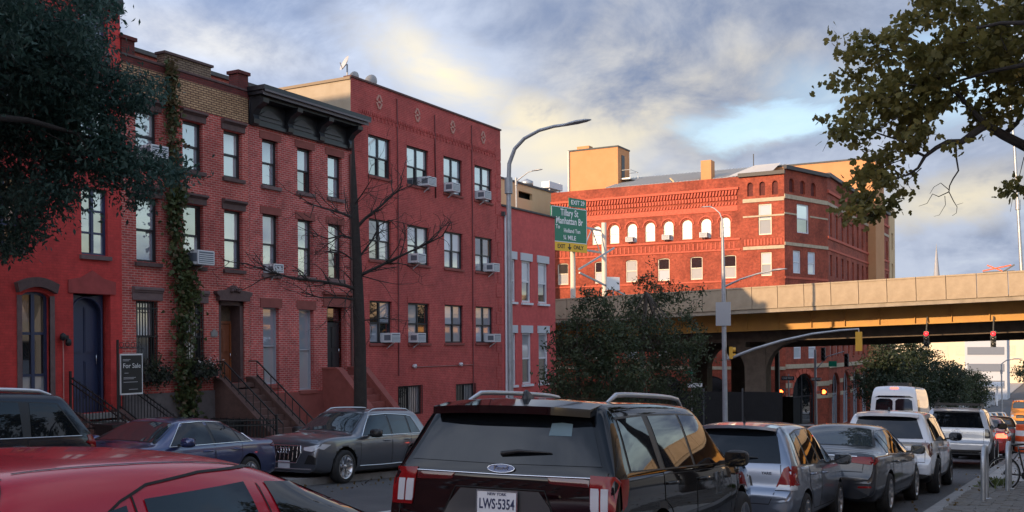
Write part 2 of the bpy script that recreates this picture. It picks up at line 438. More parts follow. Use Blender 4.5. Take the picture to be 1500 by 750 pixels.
        if edge and view == 'B' and h.x > .32 and b < s.p['belt'][0][1]+.05: h, n, i, dist = s.bvh.find_nearest(Vector((-.05, a, b)))
        if edge and view == 'F' and h.x < s.L-.42: h, n, i, dist = s.bvh.find_nearest(Vector((s.L+.05, a, b)))
        if n.dot(d) > 0: n = -n
        return h+n*off
    def patch(s, name, mat, view, lower, upper, off=.004, nu=4, nv=4, parent=None, thick=0.0):
        def dens(pl):
            r = []
            for (a, b), (c, d) in zip(pl, pl[1:]):
                for k in range(nu): r.append((lerp(a, c, k/nu), lerp(b, d, k/nu)))
            return r+[pl[-1]]
        lo, up = dens(lower), dens(upper); n = len(lo); vs = []
        for j in range(nv+1):
            for i in range(n):
                vs.append(s.hit(view, lerp(lo[i][0], up[i][0], j/nv), lerp(lo[i][1], up[i][1], j/nv), off))
        b = MB(); b.add(vs, [(j*n+i, j*n+i+1, (j+1)*n+i+1, (j+1)*n+i) for j in range(nv) for i in range(n-1)], True)
        if thick:   # skirt back to the body
            ring = [i for i in range(n)]+[j*n+n-1 for j in range(1, nv+1)]+[nv*n+i for i in range(n-2, -1, -1)]+[j*n for j in range(nv-1, 0, -1)]
            c = sum((Vector(v) for v in vs), Vector())/len(vs)
            w = [Vector(vs[i]) for i in ring]
            nrm = (Vector(vs[n-1])-Vector(vs[0])).cross(Vector(vs[nv*n])-Vector(vs[0])).normalized()
            tgt = {'L': Vector((0, 1, 0)), 'R': Vector((0, -1, 0)), 'B': Vector((-1, 0, 0)), 'F': Vector((1, 0, 0)), 'T': Vector((0, 0, 1))}[view]
            k = len(w); b.add(w+[q-tgt*thick for q in w], [(i, (i+1) % k, (i+1) % k+k, i+k) for i in range(k)])
        me = b.mesh(name, mat)
        bm = bmesh.new(); bm.from_mesh(me); bmesh.ops.recalc_face_normals(bm, faces=bm.faces)
        tgt = {'L': Vector((0, 1, 0)), 'R': Vector((0, -1, 0)), 'B': Vector((-1, 0, 0)), 'F': Vector((1, 0, 0)), 'T': Vector((0, 0, 1))}[view]
        if sum((f.normal.dot(tgt) for f in bm.faces)) < 0: bmesh.ops.reverse_faces(bm, faces=bm.faces)
        bm.to_mesh(me); bm.free()
        return link(name, me, parent or s.root)
    def poly(s, name, mat, view, pts, off=.004, n=10, parent=None, thick=0.0):
        """closed outline; split into lower and upper chains at its extreme first coordinate"""
        i0 = min(range(len(pts)), key=lambda i: (pts[i][0])); i1 = max(range(len(pts)), key=lambda i: (pts[i][0]))
        def chain(a, b, step):
            r = [pts[a]]; i = a
            while i != b: i = (i+step) % len(pts); r.append(pts[i])
            return r
        c1, c2 = chain(i0, i1, 1), chain(i0, i1, -1)
        def res(c):
            d = [0]
            for p, q in zip(c, c[1:]): d.append(d[-1]+math.dist(p, q))
            out = []
            for k in range(n+1):
                t = d[-1]*k/n
                for j in range(len(c)-1):
                    if t <= d[j+1]+1e-9:
                        f = (t-d[j])/max(1e-9, d[j+1]-d[j]); out.append((lerp(c[j][0], c[j+1][0], f), lerp(c[j][1], c[j+1][1], f))); break
            return out
        a, b = res(c1), res(c2)
        if sum(p[1] for p in a) > sum(p[1] for p in b): a, b = b, a
        return s.patch(name, mat, view, a, b, off, 1, 4, parent, thick)
    def seam(s, polylines, name='panel_gap', mat=None, width=.010, off=.0025, parent=None, sub=5):
        b = MB()
        for view, pl in polylines:
            pts = []
            for (a, c), (d, e) in zip(pl, pl[1:]):
                for k in range(sub): pts.append((lerp(a, d, k/sub), lerp(c, e, k/sub)))
            pts.append(pl[-1]); vs = []
            for i, q in enumerate(pts):
                a, c = pts[max(i-1, 0)], pts[min(i+1, len(pts)-1)]
                dx, dy = c[0]-a[0], c[1]-a[1]; l = math.hypot(dx, dy) or 1; nx, ny = -dy/l*width/2, dx/l*width/2
                vs += [s.hit(view, q[0]+nx, q[1]+ny, off), s.hit(view, q[0]-nx, q[1]-ny, off)]
            b.add(vs, [(2*i, 2*i+1, 2*i+3, 2*i+2) for i in range(len(pts)-1)])
        return b.build(name, mat or GAP, parent or s.root)
    def rod(s, view, pl, r, mat, name, off=.004, sub=4, parent=None, n=6):
        pts = []
        for (a, c), (d, e) in zip(pl, pl[1:]):
            for k in range(sub): pts.append(s.hit(view, lerp(a, d, k/sub), lerp(c, e, k/sub), off))
        pts.append(s.hit(view, *pl[-1], off))
        return MB().tube(pts, r, n).build(name, mat, parent or s.root)
    def sides(s, f):
        for v in ('R', 'L'): f(v)
    def mirror(s, x, z, mat, size=1.0):
        for sd in (1, -1):
            y = s.W/2-.03; b = MB()
            k = size
            prof = [(-.10, -.05, .16), (-.06, -.085, .12), (.03, -.08, .10), (.09, -.03, .14)]
            # housing: an ellipsoid squared off at the back
            nu, nv = 12, 8; vs = []
            for i in range(nv+1):
                ph = -math.pi/2+math.pi*i/nv
                for j in range(nu):
                    th = 2*math.pi*j/nu
                    ex = math.cos(ph)*math.cos(th); ey = math.cos(ph)*math.sin(th); ez = math.sin(ph)
                    q = lambda t: math.copysign(abs(t)**.65, t)
                    vs.append((x+max(q(ex)*.10, -.06)*k, sd*(y+.16*k+q(ey)*.125*k), z+q(ez)*.085*k))
            b.add(vs, [(i*nu+j, i*nu+(j+1) % nu, (i+1)*nu+(j+1) % nu, (i+1)*nu+j) for i in range(nv) for j in range(nu)], True)
            o = b.build('mirror', mat, s.root)
            MB().bar((x, sd*(y-.04), z-.05), (x, sd*(y+.1), z-.04), .05, .04).build('mirror_arm', BLACK, o)
            MB().box(x-.068*k, x-.063*k, sd*(y+.16*k)-.105*k, sd*(y+.16*k)+.105*k, z-.062*k, z+.062*k).build('mirror_glass', GLASS, o)
    def handle(s, x, z, view, mat, parent):
        sg = 1 if view == 'L' else -1
        p0 = s.hit(view, x-.09, z, .035); p1 = s.hit(view, x+.09, z, .035)
        a, b2 = s.hit(view, x-.10, z, -.01), s.hit(view, x+.10, z, -.01)
        MB().tube([a, p0, lerp(p0, p1, .5)+Vector((0, sg*.006, 0)), p1, b2], [.012, .016, .017, .016, .012], 6).build('handle', mat, parent)
    def door(s, view, x0, x1, xs1=None, z0=None, z1=None, hx=None, hmat=None):
        """proud door skin with its gap; x0..x1 at the belt"""
        p = s.p; z0 = z0 or p['zb']+.14; f = lambda x: interp(x, p['belt'])-.02
        k = 6; up = [(lerp(x0, x1, i/k), f(lerp(x0, x1, i/k))) for i in range(k+1)]
        lo = [(lerp(x0, x1, i/k), z0) for i in range(k+1)]
        rr = p['wr']*p.get('arch', 1.16)+.05+p.get('archclad', 0)
        n = 8; vs_l = []; vs_u = []
        # follow the wheel arch where it bites into the door
        for i in range(k+1):
            x = lo[i][0]; z = z0
            for wx in p['wheels']:
                if abs(x-wx) < rr: z = max(z, p['wr']+math.sqrt(rr*rr-(x-wx)**2))
            lo[i] = (x, z)
        d = s.patch('door', p['paint'], view, lo, up, .0025, 2, 6)
        s.seam([(view, lo), (view, [lo[0], up[0]]), (view, [lo[-1], up[-1]])], 'door_gap', width=.011, off=.0035, parent=d)
        if hx: s.handle(hx, f(hx)-.10, view, hmat or p['paint'], d)
        return d
    def plate(s, z, view='B', y=0, w=.305, h=.152, text=None, mat=PLATE_W, ink=PLATE_INK, stand=.012):
        n = Vector((-1, 0, 0)) if view == 'B' else Vector((1, 0, 0))
        c = s.hit(view, y, z, 0); dz = s.hit(view, y, z+h*.4, 0)-s.hit(view, y, z-h*.4, 0)
        b = MB(); b.box(-w/2, w/2, -h/2, h/2, -.004, .004)
        o = b.build('number_plate', mat, s.root)
        up = Vector((dz.x*.6, 0, 1)).normalized(); xax = Vector((0, -1, 0)) if view == 'B' else Vector((0, 1, 0)); zax = xax.cross(up)
        o.matrix_local = Matrix.Translation(c+n*stand) @ Matrix((xax, up, zax)).transposed().to_4x4()
        if text:
            t, top = text
            me = text_mesh('plate_number', t, h*.60, ink, True, xs=.66); link('plate_number', me, o, (0, -h*.06, .0055))
            if top: link('plate_state', text_mesh('plate_state', top, h*.17, ink, True), o, (0, h*.37, .0055))
            fr = MB()
            for x0, x1, y0, y1 in ((-w/2-.006, w/2+.006, h/2-.004, h/2+.008), (-w/2-.006, w/2+.006, -h/2-.008, -h/2+.004), (-w/2-.006, -w/2+.005, -h/2, h/2), (w/2-.005, w/2+.006, -h/2, h/2)): fr.box(x0, x1, y0, y1, .002, .008)
            fr.build('plate_frame', CHROME, o)
        return o
    def rails(s, x0, x1, y, mat=SATIN, h=.075, r=.02):
        for sd in (1, -1):
            n = 10; pts = []
            for i in range(n+1):
                t = i/n; x = lerp(x0, x1, t); e = min(1, min(t, 1-t)/.13); e = math.sin(e*math.pi/2)
                z = s.hit('T', x, sd*y, 0).z
                pts.append((x, sd*y, z+e*h-.005))
            MB().tube(pts, [r*(.6 if i in (0, n) else 1) for i in range(n+1)], 8).build('roof_rail', mat, s.root)
    def wiper(s, y0, y1, z):
        a = s.hit('B', y0, z, .015); c = s.hit('B', y1, z+.02, .02)
        return MB().tube([a, lerp(a, c, .35)+Vector((-.02, 0, .02)), c], [.022, .016, .006], 6).build('rear_wiper', BLACK, s.root)
    def spoiler(s, x0, x1, y, z0, z1, mat, drop=.03):
        n = 9; vs = []
        for i in range(n):
            t = -1+2*i/(n-1); yy = t*y; sw = abs(t)**3*.06; dz = -abs(t)**2.5*drop
            zt = s.hit('T', x1, yy, .004).z
            vs += [(x0+sw, yy, z0+dz), (x0+sw, yy, z1+dz), (x1, yy, zt), (x1, yy, zt-.06)]
        b = MB(); b.add(vs, [(4*i+a, 4*i+(a+1) % 4, 4*i+4+(a+1) % 4, 4*i+4+a) for i in range(n-1) for a in range(4)]+[(0, 1, 2, 3), (4*n-1, 4*n-2, 4*n-3, 4*n-4)], True)
        me = b.fixn(b.mesh('spoiler', mat)); me.set_sharp_from_angle(angle=R(35)); o = link('spoiler', me, s.root); return o
    def antenna(s, x, z=None):
        p = s.hit('T', x, 0, 0); b = MB(); vs = []
        for a, w, h in ((-.11, .034, .0), (-.09, .030, .055), (-.06, .024, .072), (.0, .020, .050), (.07, .014, .020), (.12, .006, .0)):
            vs += [(x+a, -w, p.z-.012), (x+a, -w*.45, p.z+h), (x+a, w*.45, p.z+h), (x+a, w, p.z-.012)]
        b.add(vs, [(4*k+q, 4*k+q+1, 4*k+5+q, 4*k+4+q) for k in range(5) for q in range(3)]+[(0, 1, 2, 3), (20, 23, 22, 21)], True)
        return b.build('antenna', BLACK, s.root)

def inset_quad(x0, x1, z0, z1, r=.05):
    return [(x0, z0+r), (x0+r, z0), (x1-r, z0), (x1, z0+r), (x1, z1-r), (x1-r, z1), (x0+r, z1), (x0, z1-r)]

def suv_top(L, H, zr_belt, x_rt, x_wt, x_wb, zc, zh, wr=.70, bump_z=.62, roof_w=.70, hood_w=.80, rear_w=.90, rake=.10, nose_z=None):
    """tail-to-nose list of top stations for a two-box car"""
    nz = nose_z or zh-.14
    return [(0, bump_z, rear_w-.05, .01, .93), (.035, bump_z+.08, rear_w, .01, .99), (.07, bump_z+.10, rear_w, .01), (rake, zr_belt-.10, rear_w, .01), (rake+.05, zr_belt, rear_w-.03, .012),
            (lerp(rake+.05, x_rt, .5), lerp(zr_belt, H-.06, .56), lerp(rear_w-.03, roof_w, .6), .02), (x_rt-.04, H-.085, roof_w, .025), (x_rt+.05, H-.055, roof_w, .03), (x_rt+.3, H-.04, roof_w, .035),
            (lerp(x_rt, x_wt, .55), H-.035, roof_w+.01, .035), (x_wt-.25, H-.05, roof_w, .04), (x_wt, H-.085, roof_w-.01, .04), (lerp(x_wt, x_wb, .5), lerp(H-.085, zc, .52), lerp(roof_w, hood_w, .5), .05),
            (x_wb, zc, hood_w, .05), (x_wb+.12, zc-.005, hood_w, .045), (lerp(x_wb, L, .5), lerp(zc, zh, .45), hood_w, .04), (L-.32, zh, hood_w-.04, .03, 1.0), (L-.14, zh-.05, hood_w-.05, .02), (L-.05, nz, hood_w-.06, .01), (L, nz-.12, hood_w-.10, .01, .95)]
def sedan_top(L, H, deck, x_rb, x_rt, x_wt, x_wb, zc, zh, bump_z=.66, roof_w=.66, hood_w=.80, rear_w=.84, nose_z=None):
    nz = nose_z or zh-.14
    return [(0, bump_z-.04, rear_w-.08, .01, .9), (.04, bump_z+.04, rear_w-.02, .01, .98), (.09, deck-.10, rear_w-.02, .01), (.13, deck, rear_w-.06, .012), (.20, deck+.012, rear_w-.06, .015), (lerp(.2, x_rb, .6), deck+.015, rear_w-.06, .02),
            (x_rb, deck+.03, rear_w-.08, .03), (lerp(x_rb, x_rt, .5), lerp(deck, H-.06, .57), lerp(rear_w-.08, roof_w, .6), .04), (x_rt, H-.065, roof_w, .04), (x_rt+.3, H-.045, roof_w, .04),
            (lerp(x_rt, x_wt, .6), H-.04, roof_w+.01, .04), (x_wt-.2, H-.055, roof_w, .04), (x_wt, H-.085, roof_w-.01, .04), (lerp(x_wt, x_wb, .5), lerp(H-.085, zc, .52), lerp(roof_w, hood_w, .5), .05),
            (x_wb, zc, hood_w, .05), (x_wb+.12, zc-.005, hood_w, .045), (lerp(x_wb, L, .5), lerp(zc, zh, .45), hood_w, .04), (L-.32, zh, hood_w-.04, .03), (L-.14, zh-.05, hood_w-.05, .02), (L-.05, nz, hood_w-.08, .01), (L, nz-.12, hood_w-.12, .01, .93)]
# ------------------------------------------------------------------ ground, road, pavements
G = G
def sheet(name, xs, ys, dz, mat, parent=None, kind='structure', edge=0.0):
    b = MB(); n = len(xs)
    vs = [(x, y, G(x, y)+dz) for y in ys for x in xs]
    b.add(vs, [(j*n+i, j*n+i+1, (j+1)*n+i+1, (j+1)*n+i) for j in range(len(ys)-1) for i in range(n-1)])
    if edge:
        m = len(ys); base = [(x, y, z-edge) for x, y, z in vs]
        ring = list(range(n))+[j*n+n-1 for j in range(1, m)]+[(m-1)*n+i for i in range(n-2, -1, -1)]+[j*n for j in range(m-2, 0, -1)]
        k = len(ring); b.add([vs[i] for i in ring]+[base[i] for i in ring], [(i, (i+1) % k, (i+1) % k+k, i+k) for i in range(k)])
    o = b.build(name, mat, parent)
    if kind and not parent: o['kind'] = kind
    return o
def asphalt():
    m = material('asphalt', (.055, .055, .06), .85, bump=.5, bscale=180, col2=(.085, .083, .084), vscale=1.2)
    return m
CONC = material('concrete_pavement', (.27, .26, .25), .85, col2=(.36, .345, .33), vscale=2.2, bump=.25, bscale=120)
CURB = material('curb_stone', (.17, .165, .16), .8, col2=(.26, .25, .24), vscale=5, bump=.3, bscale=60)
YS = [-80, -40, 0, 20, 40, 47.5]; YF = [92, 120, 150, 200, 250, 420]
sheet('ground', [-900, -23, -13.9, -2.5, -2.1, 60, 900], [-400, -80, 0, 47, 92, 150, 250, 420, 1800], -.32, material('ground_soil', (.10, .10, .09), .95, var=.3, vscale=.1))
ASPH = asphalt()
sheet('street', [-13.9, -2.5, -2.1], [-80, -40, 0, 20, 47.5, 92, 150, 200, 250, 420], 0, ASPH)
sheet('cross_street_left', [-200, -100, -23, -13.9], [47.5, 60, 80, 92], 0.0, ASPH); sheet('cross_street_right', [-2.1, 10, 100, 200], [47.5, 60, 80, 92], 0.0, ASPH)
def pavement(name, x0, x1, ys):
    xs = [x0, -23, x1] if x0 < -23 else ([x0, x1] if x0 > -2.2 else [x0, x1])
    return sheet(name, xs, ys, .14, CONC, edge=.3)
pave_l = pavement('pavement_left', -30, -14.08, YS); pavement('pavement_left_far', -30, -14.08, YF)
pave_r = pavement('pavement_right', -1.92, 9, YS); pavement('pavement_right_far', -1.92, 9, YF)
for nm, x0, x1 in (('curb_left', -14.08, -13.9), ('curb_right', -2.1, -1.92)):
    for sfx, ys in (('', YS), ('_far', YF)): sheet(nm+sfx, [x0, x1], ys, .146, CURB, edge=.3)
LINE = material('road_paint_white', (.62, .62, .60), .7, col2=(.34, .34, .34), vscale=6)
for nm, x, w in (('lane_line', -9.62, .12),):
    sheet(nm, [x, x+w], [-40, 0, 20, 46], .004, LINE)
LINEY = material('road_paint_yellow', (.55, .36, .06), .7, col2=(.3, .22, .1), vscale=6)
for k in range(9): sheet('crosswalk_bar', [-13.4+1.25*k, -12.8+1.25*k], [44.2, 46.8], .004, LINE)
sheet('stop_line', [-7.6, -2.6], [43.0, 43.5], .004, LINE)
# manhole-like patch repairs in the street
PATCH = material('asphalt_patch', (.032, .032, .035), .9, var=.2, vscale=3, bump=.4, bscale=150)
for x, y, w, l in ((-8.6, 13.0, 2.2, 3.1), (-6.4, 24, 1.1, 6), (-10.5, 30, 1.6, 2.4), (-8.9, 38, 1.2, 3)): sheet('road_patch', [x, x+w], [y, y+l], .003, PATCH)
# right pavement: concrete flags and the rough block strip by the racks
slab_m = material('pavement_flag', (.30, .285, .27), .85, col2=(.40, .385, .36), vscale=3, bump=.25, bscale=90)
me = MB().box(-.745, .745, -.745, .745, 0, .03).mesh('paving_flag', slab_m)
sl = math.atan(-.061)
for j in range(14):
    for i in range(4):
        x = -.95+1.5*i-.20; y = 4.75+1.5*j
        if x < .2 and 15.6 < y < 25.2: continue
        o = link('paving_flag', me, pave_r, (x, y, G(x, y)+.134+random.uniform(0, .006)), (sl, 0, 0))
blk = MB().box(-.145, .145, -.09, .09, 0, .05).mesh('paving_block', material('paving_block', (.10, .095, .09), .9, col2=(.19, .18, .165), vscale=1.5, bump=.5, bscale=70))
for j in range(46):
    for i in range(6):
        x = -1.72+.305*i+(.15 if j % 2 else 0); y = 16.1+.195*j
        if x > .2: continue
        link('paving_block', blk, pave_r, (x, y, G(x, y)+.128+random.uniform(-.004, .014)), (sl+random.uniform(-.03, .03), random.uniform(-.03, .03), random.uniform(-.04, .04)))

# ------------------------------------------------------------------ buildings
RED_BRICK = brick('red_brick', (.62, .095, .075), (.45, .066, .056), (.60, .30, .25), .013, grime=.35, patch=(.62, .55, .6))
RED_BRICK2 = brick('red_brick_pink', (.62, .090, .078), (.46, .068, .062), (.60, .31, .27), .013, grime=.38, patch=(.7, .62, .66))
PAINT_RED = brick('painted_red_brick', (.66, .065, .058), (.60, .060, .054), (.55, .060, .054), .008, grime=.26, bump=.35, patch=(.82, .9, .95))
MAROON = brick('maroon_painted_brick', (.50, .080, .070), (.43, .072, .064), (.54, .15, .13), .010, grime=.28, bump=.4, patch=(.8, .85, .9))
BEIGE_BRICK = brick('beige_brick', (.56, .36, .20), (.46, .28, .15), (.13, .07, .05), .016, grime=.3, patch=(.9, .86, .8))
DARK_BRICK = brick('dark_red_brick', (.17, .032, .028), (.12, .025, .022), (.10, .04, .035), .012, grime=.3)
PINK_PAINT = brick('rose_painted_brick', (.60, .11, .10), (.56, .10, .095), (.53, .10, .095), .006, grime=.2, bump=.2)
ORANGE_BRICK = brick('corner_red_brick', (.44, .088, .045), (.36, .070, .038), (.30, .085, .055), .014, bw=.30, bh=.10, grime=.5, patch=(.7, .62, .62))
BROWNSTONE = material('brownstone', (.085, .045, .038), .85, col2=(.14, .075, .062), vscale=4, bump=.3, bscale=50)
BROWNSTONE_RED = material('brownstone_red', (.20, .052, .042), .85, col2=(.27, .075, .06), vscale=3, bump=.3, bscale=50)
LINTEL = material('lintel_brown', (.075, .042, .040), .75, col2=(.12, .07, .064), vscale=6, bump=.2)
STONE_PURPLE = material('sill_stone', (.12, .075, .075), .8, col2=(.18, .12, .115), vscale=6, bump=.2)
STUCCO = material('stucco', (.33, .26, .18), .9, col2=(.42, .35, .26), vscale=.9, bump=.2, bscale=30)
TAN = material('tan_stucco', (.48, .225, .095), .9, col2=(.54, .265, .12), vscale=.6, bump=.15, bscale=20)
TAN2 = material('tan_stucco_pale', (.56, .38, .20), .9, col2=(.62, .44, .25), vscale=.5, bump=.15, bscale=20)
FRAME_DARK = material('window_frame_dark', (.018, .018, .022), .45)
FRAME_NAVY = material('window_frame_navy', (.032, .046, .105), .4)
FRAME_WHITE = material('window_frame_white', (.62, .63, .66), .5)
FRAME_GREY = material('window_frame_grey', (.34, .36, .40), .45)
BLACK_PAINT = material('black_paint', (.013, .013, .016), .42, var=.3, vscale=8)
IRON = material('wrought_iron', (.012, .012, .013), .5)
ROOF = material('roof_felt', (.08, .08, .08), .9, var=.25)
METAL_ROOF = material('standing_seam_metal', (.50, .48, .45), .5, metal=.15)
LEAD = material('galvanised', (.40, .42, .44), .45, metal=.7, var=.15, vscale=6)
def pane(name, c, ro=.03):
    return material('pane_'+name, c, ro, coat=1.0, spec=1.0, ior=2.0)
PANES = dict(sky=pane('sky', (.30, .34, .39)), blind=pane('blind', (.46, .47, .48), .05), dark=pane('dark', (.015, .017, .02)), curtain=pane('curtain', (.38, .40, .42), .05), warm=pane('warm', (.16, .12, .08)), lamp=material('pane_lit', (.3, .2, .1), .05, coat=1.0, emis=(1, .55, .2), estr=.55), pale=pane('pale', (.55, .60, .66), .04))  # sky and warm: those reflections are partly painted into the base colour
def P(*names): return [PANES[n] for n in names]

def wall_mesh(name, w, h, openings, mat, reveal=.22, z0=0.0, rmat=None):
    """front at y=0 in local x/z with openings (x0,x1,z0,z1[,rise])"""
    xs = sorted({0, w} | {v for o in openings for v in o[:2]}); zs = sorted({z0, h} | {v for o in openings for v in (o[2], o[3])} | {o[3]-o[4] for o in openings if len(o) > 4 and o[4]})
    xs = [x for x in xs if 0 <= x <= w]; zs = [z for z in zs if z0 <= z <= h]
    b = MB(); iv = {}
    def V(x, z):
        k = (round(x, 4), round(z, 4))
        if k not in iv: iv[k] = len(b.v); b.v.append((x, 0, z))
        return iv[k]
    for i in range(len(xs)-1):
        for j in range(len(zs)-1):
            cx, cz = (xs[i]+xs[i+1])/2, (zs[j]+zs[j+1])/2
            if any(o[0] < cx < o[1] and o[2] < cz < o[3] for o in openings): continue
            b.f.append((V(xs[i], zs[j]), V(xs[i+1], zs[j]), V(xs[i+1], zs[j+1]), V(xs[i], zs[j+1]))); b.mi.append(0); b.sm.append(False)
    for o in openings:
        x0, x1, a, t = o[:4]; rise = o[4] if len(o) > 4 else 0
        out = [(x0, a), (x1, a)]
        if rise:
            n = 12; cx = (x0+x1)/2; r = (x1-x0)/2; sp = t-rise
            arc = [(cx+r*math.cos(math.pi*k/n), sp+rise*math.sin(math.pi*k/n)) for k in range(n+1)]
            for half, corner in ((arc[:n//2+1], (x1, t)), (arc[n//2:], (x0, t))):
                for p, q in zip(half, half[1:]): b.add([(corner[0], 0, corner[1]), (q[0], 0, q[1]), (p[0], 0, p[1])], [(0, 1, 2)])
            out += arc
        else: out += [(x1, t), (x0, t)]
        k = len(out); b.cur = 1 if rmat else 0
        b.add([(x, 0, z) for x, z in out]+[(x, reveal, z) for x, z in out], [(i, i+k, (i+1) % k+k, (i+1) % k) for i in range(k)]); b.cur = 0
    return b.mesh(name, [mat]+([rmat] if rmat else []))
WCACHE = {}
def cached(key, fn):
    if key not in WCACHE: WCACHE[key] = fn()
    return WCACHE[key]
def window(parent, x0, x1, z0, z1, frame, panes, y=.12, cols=1, rows=2, fw=.055, rise=0, split=.5, meet=True):
    """frame with sashes as a part, panes as sub-parts; local to the wall"""
    w, h = round(x1-x0, 3), round(z1-z0, 3)
    def arc(inset, wv, hv):
        n = 10; r = wv/2-inset; sp = hv-rise
        return [(wv/2+r*math.cos(math.pi*k/n), sp+(rise-inset)*math.sin(math.pi*k/n)) for k in range(n+1)]
    def mk():
        b = MB()
        if rise:
            o = [(0, 0), (w, 0)]+arc(0, w, h); i = [(fw, fw), (w-fw, fw)]+arc(fw, w, h); n = len(o)
            b.add([(x, 0, z) for x, z in o]+[(x, 0, z) for x, z in i]+[(x, .09, z) for x, z in i], [(k, (k+1) % n, (k+1) % n+n, k+n) for k in range(n)]+[(k+n, (k+1) % n+n, (k+1) % n+2*n, k+2*n) for k in range(n)])
        else:
            for a in ((0, fw, 0, h), (w-fw, w, 0, h), (fw, w-fw, 0, fw), (fw, w-fw, h-fw, h)): b.box(a[0], a[1], 0, .09, a[2], a[3])
        for c in range(1, cols): x = w*c/cols; b.box(x-fw*.7, x+fw*.7, .002, .085, fw, h-fw*(1 if not rise else 1))
        for r_ in range(1, rows): z = h*(split if rows == 2 else r_/rows); b.box(fw, w-fw, .012, .08, z-fw*.45, z+fw*.45)
        return b.fixn(b.mesh('window', frame))
    o = link('window', cached(('win', w, h, frame.name, cols, rows, fw, rise, split), mk), parent, (x0, y, z0))
    k = 0
    for c in range(cols):
        for r_ in range(rows):
            def mp(m=None):
                xa, xb = w*c/cols+fw*.6, w*(c+1)/cols-fw*.6
                zs = [0, h*split, h] if rows == 2 else [h*q/rows for q in range(rows+1)]
                za, zb = zs[r_]+fw*.5, zs[r_+1]-fw*.4; yy = .065 if r_ == 0 and rows == 2 else .045
                if rise and r_ == rows-1:
                    pl = [(xa, za), (xb, za)]+[(x, z) for x, z in arc(fw*.8, w, h)]
                    return pl, yy
                return [(xa, za), (xb, za), (xb, zb), (xa, zb)], yy
            m = panes[k % len(panes)]; k += 1
            def mk2():
                pl, yy = mp(); b = MB(); b.add([(x, yy, z) for x, z in pl], [tuple(range(len(pl)))]); return b.fixn2(b.mesh('pane', m)) if hasattr(b, 'fixn2') else b.mesh('pane', m)
            link('pane', cached(('pane', w, h, m.name, cols, rows, c, r_, fw, rise, split), mk2), o)
    return o
def building(name, label, loc, rz, group=None): return thing(name, label, 'building', loc, rz, group)
def hood(parent, x0, x1, z, mat, h=.30, proj=.16, over=.10, name='lintel'):
    """moulded lintel: block with a projecting cap"""
    b = MB(); w = x1-x0+2*over
    prof = [(0, 0), (-.05, 0), (-.05, h*.55), (-.08, h*.62), (-proj*.7, h*.70), (-proj, h*.78), (-proj, h*.94), (-proj*.9, h), (0, h+.02)]
    n = len(prof); vs = []
    for xx, k in ((0, 0), (w, 0)):
        vs += [(x0-over+xx, y, z+zz) for y, zz in prof]
    b.add(vs, [tuple(range(n)), tuple(reversed(range(n, 2*n)))]+[(i, i+n, (i+1) % n+n, (i+1) % n) for i in range(n)])
    return b.build(name, mat, parent)
def sill(parent, x0, x1, z, mat, h=.13, over=.07, proj=.09):
    b = MB(); b.add([(x0-over, -proj, z-h), (x1+over, -proj, z-h), (x1+over, .18, z-h), (x0-over, .18, z-h), (x0-over, -proj, z-.02), (x1+over, -proj, z-.02), (x1+over, .18, z+.004), (x0-over, .18, z+.004)], [(3, 2, 1, 0), (4, 5, 6, 7), (0, 1, 5, 4), (1, 2, 6, 5), (2, 3, 7, 6), (3, 0, 4, 7)])
    return b.build('sill', mat, parent)
def shell_box(parent, w, depth, z0, z1, mat, roofmat=ROOF, x0=0.0):
    b = MB(); e = .02
    b.add([(x0, 0, z0), (x0, depth, z0), (x0, depth, z1), (x0, 0, z1)], [(0, 1, 2, 3)]); b.add([(w, 0, z0), (w, depth, z0), (w, depth, z1), (w, 0, z1)], [(3, 2, 1, 0)]); b.add([(x0, depth, z0), (w, depth, z0), (w, depth, z1), (x0, depth, z1)], [(0, 1, 2, 3)])
    b.build('side_wall', mat, parent)
    r = MB(); r.add([(x0, .02, z1-.35), (w, .02, z1-.35), (w, depth, z1-.35), (x0, depth, z1-.35)], [(0, 1, 2, 3)]); r.build('roof', roofmat, parent)
    # black sheet standing in for the shade of the rooms behind the openings
    r = MB(); r.add([(x0+.05, .8, z0), (w-.05, .8, z0), (w-.05, .8, z1-.4), (x0+.05, .8, z1-.4)], [(0, 1, 2, 3)]); r.build('dark_room_sheet', material('room_dark', (.01, .01, .01), .9), parent)
def door_leaf(parent, x0, x1, z0, z1, mat, y=.34, panels=((.12, .45), (.52, .92)), glass=None, name='door'):
    w, h = x1-x0, z1-z0; b = MB(); b.box(0, w, 0, .05, 0, h)
    for a, c in panels:
        for s_ in (0, 1):
            xa, xb = (.10*w, .46*w) if s_ == 0 else (.54*w, .90*w)
            b.box(xa, xb, -.018, 0, a*h, c*h); b.box(xa+.03, xb-.03, -.03, -.018, a*h+.03, c*h-.03)
    o = b.build(name, mat, parent, (x0, y, z0))
    MB().tube([(w*.9, -.02, h*.42), (w*.9, -.07, h*.42), (w*.9, -.07, h*.5), (w*.9, -.02, h*.5)], .012, 6).build('door_handle', CHROME, o)
    return o
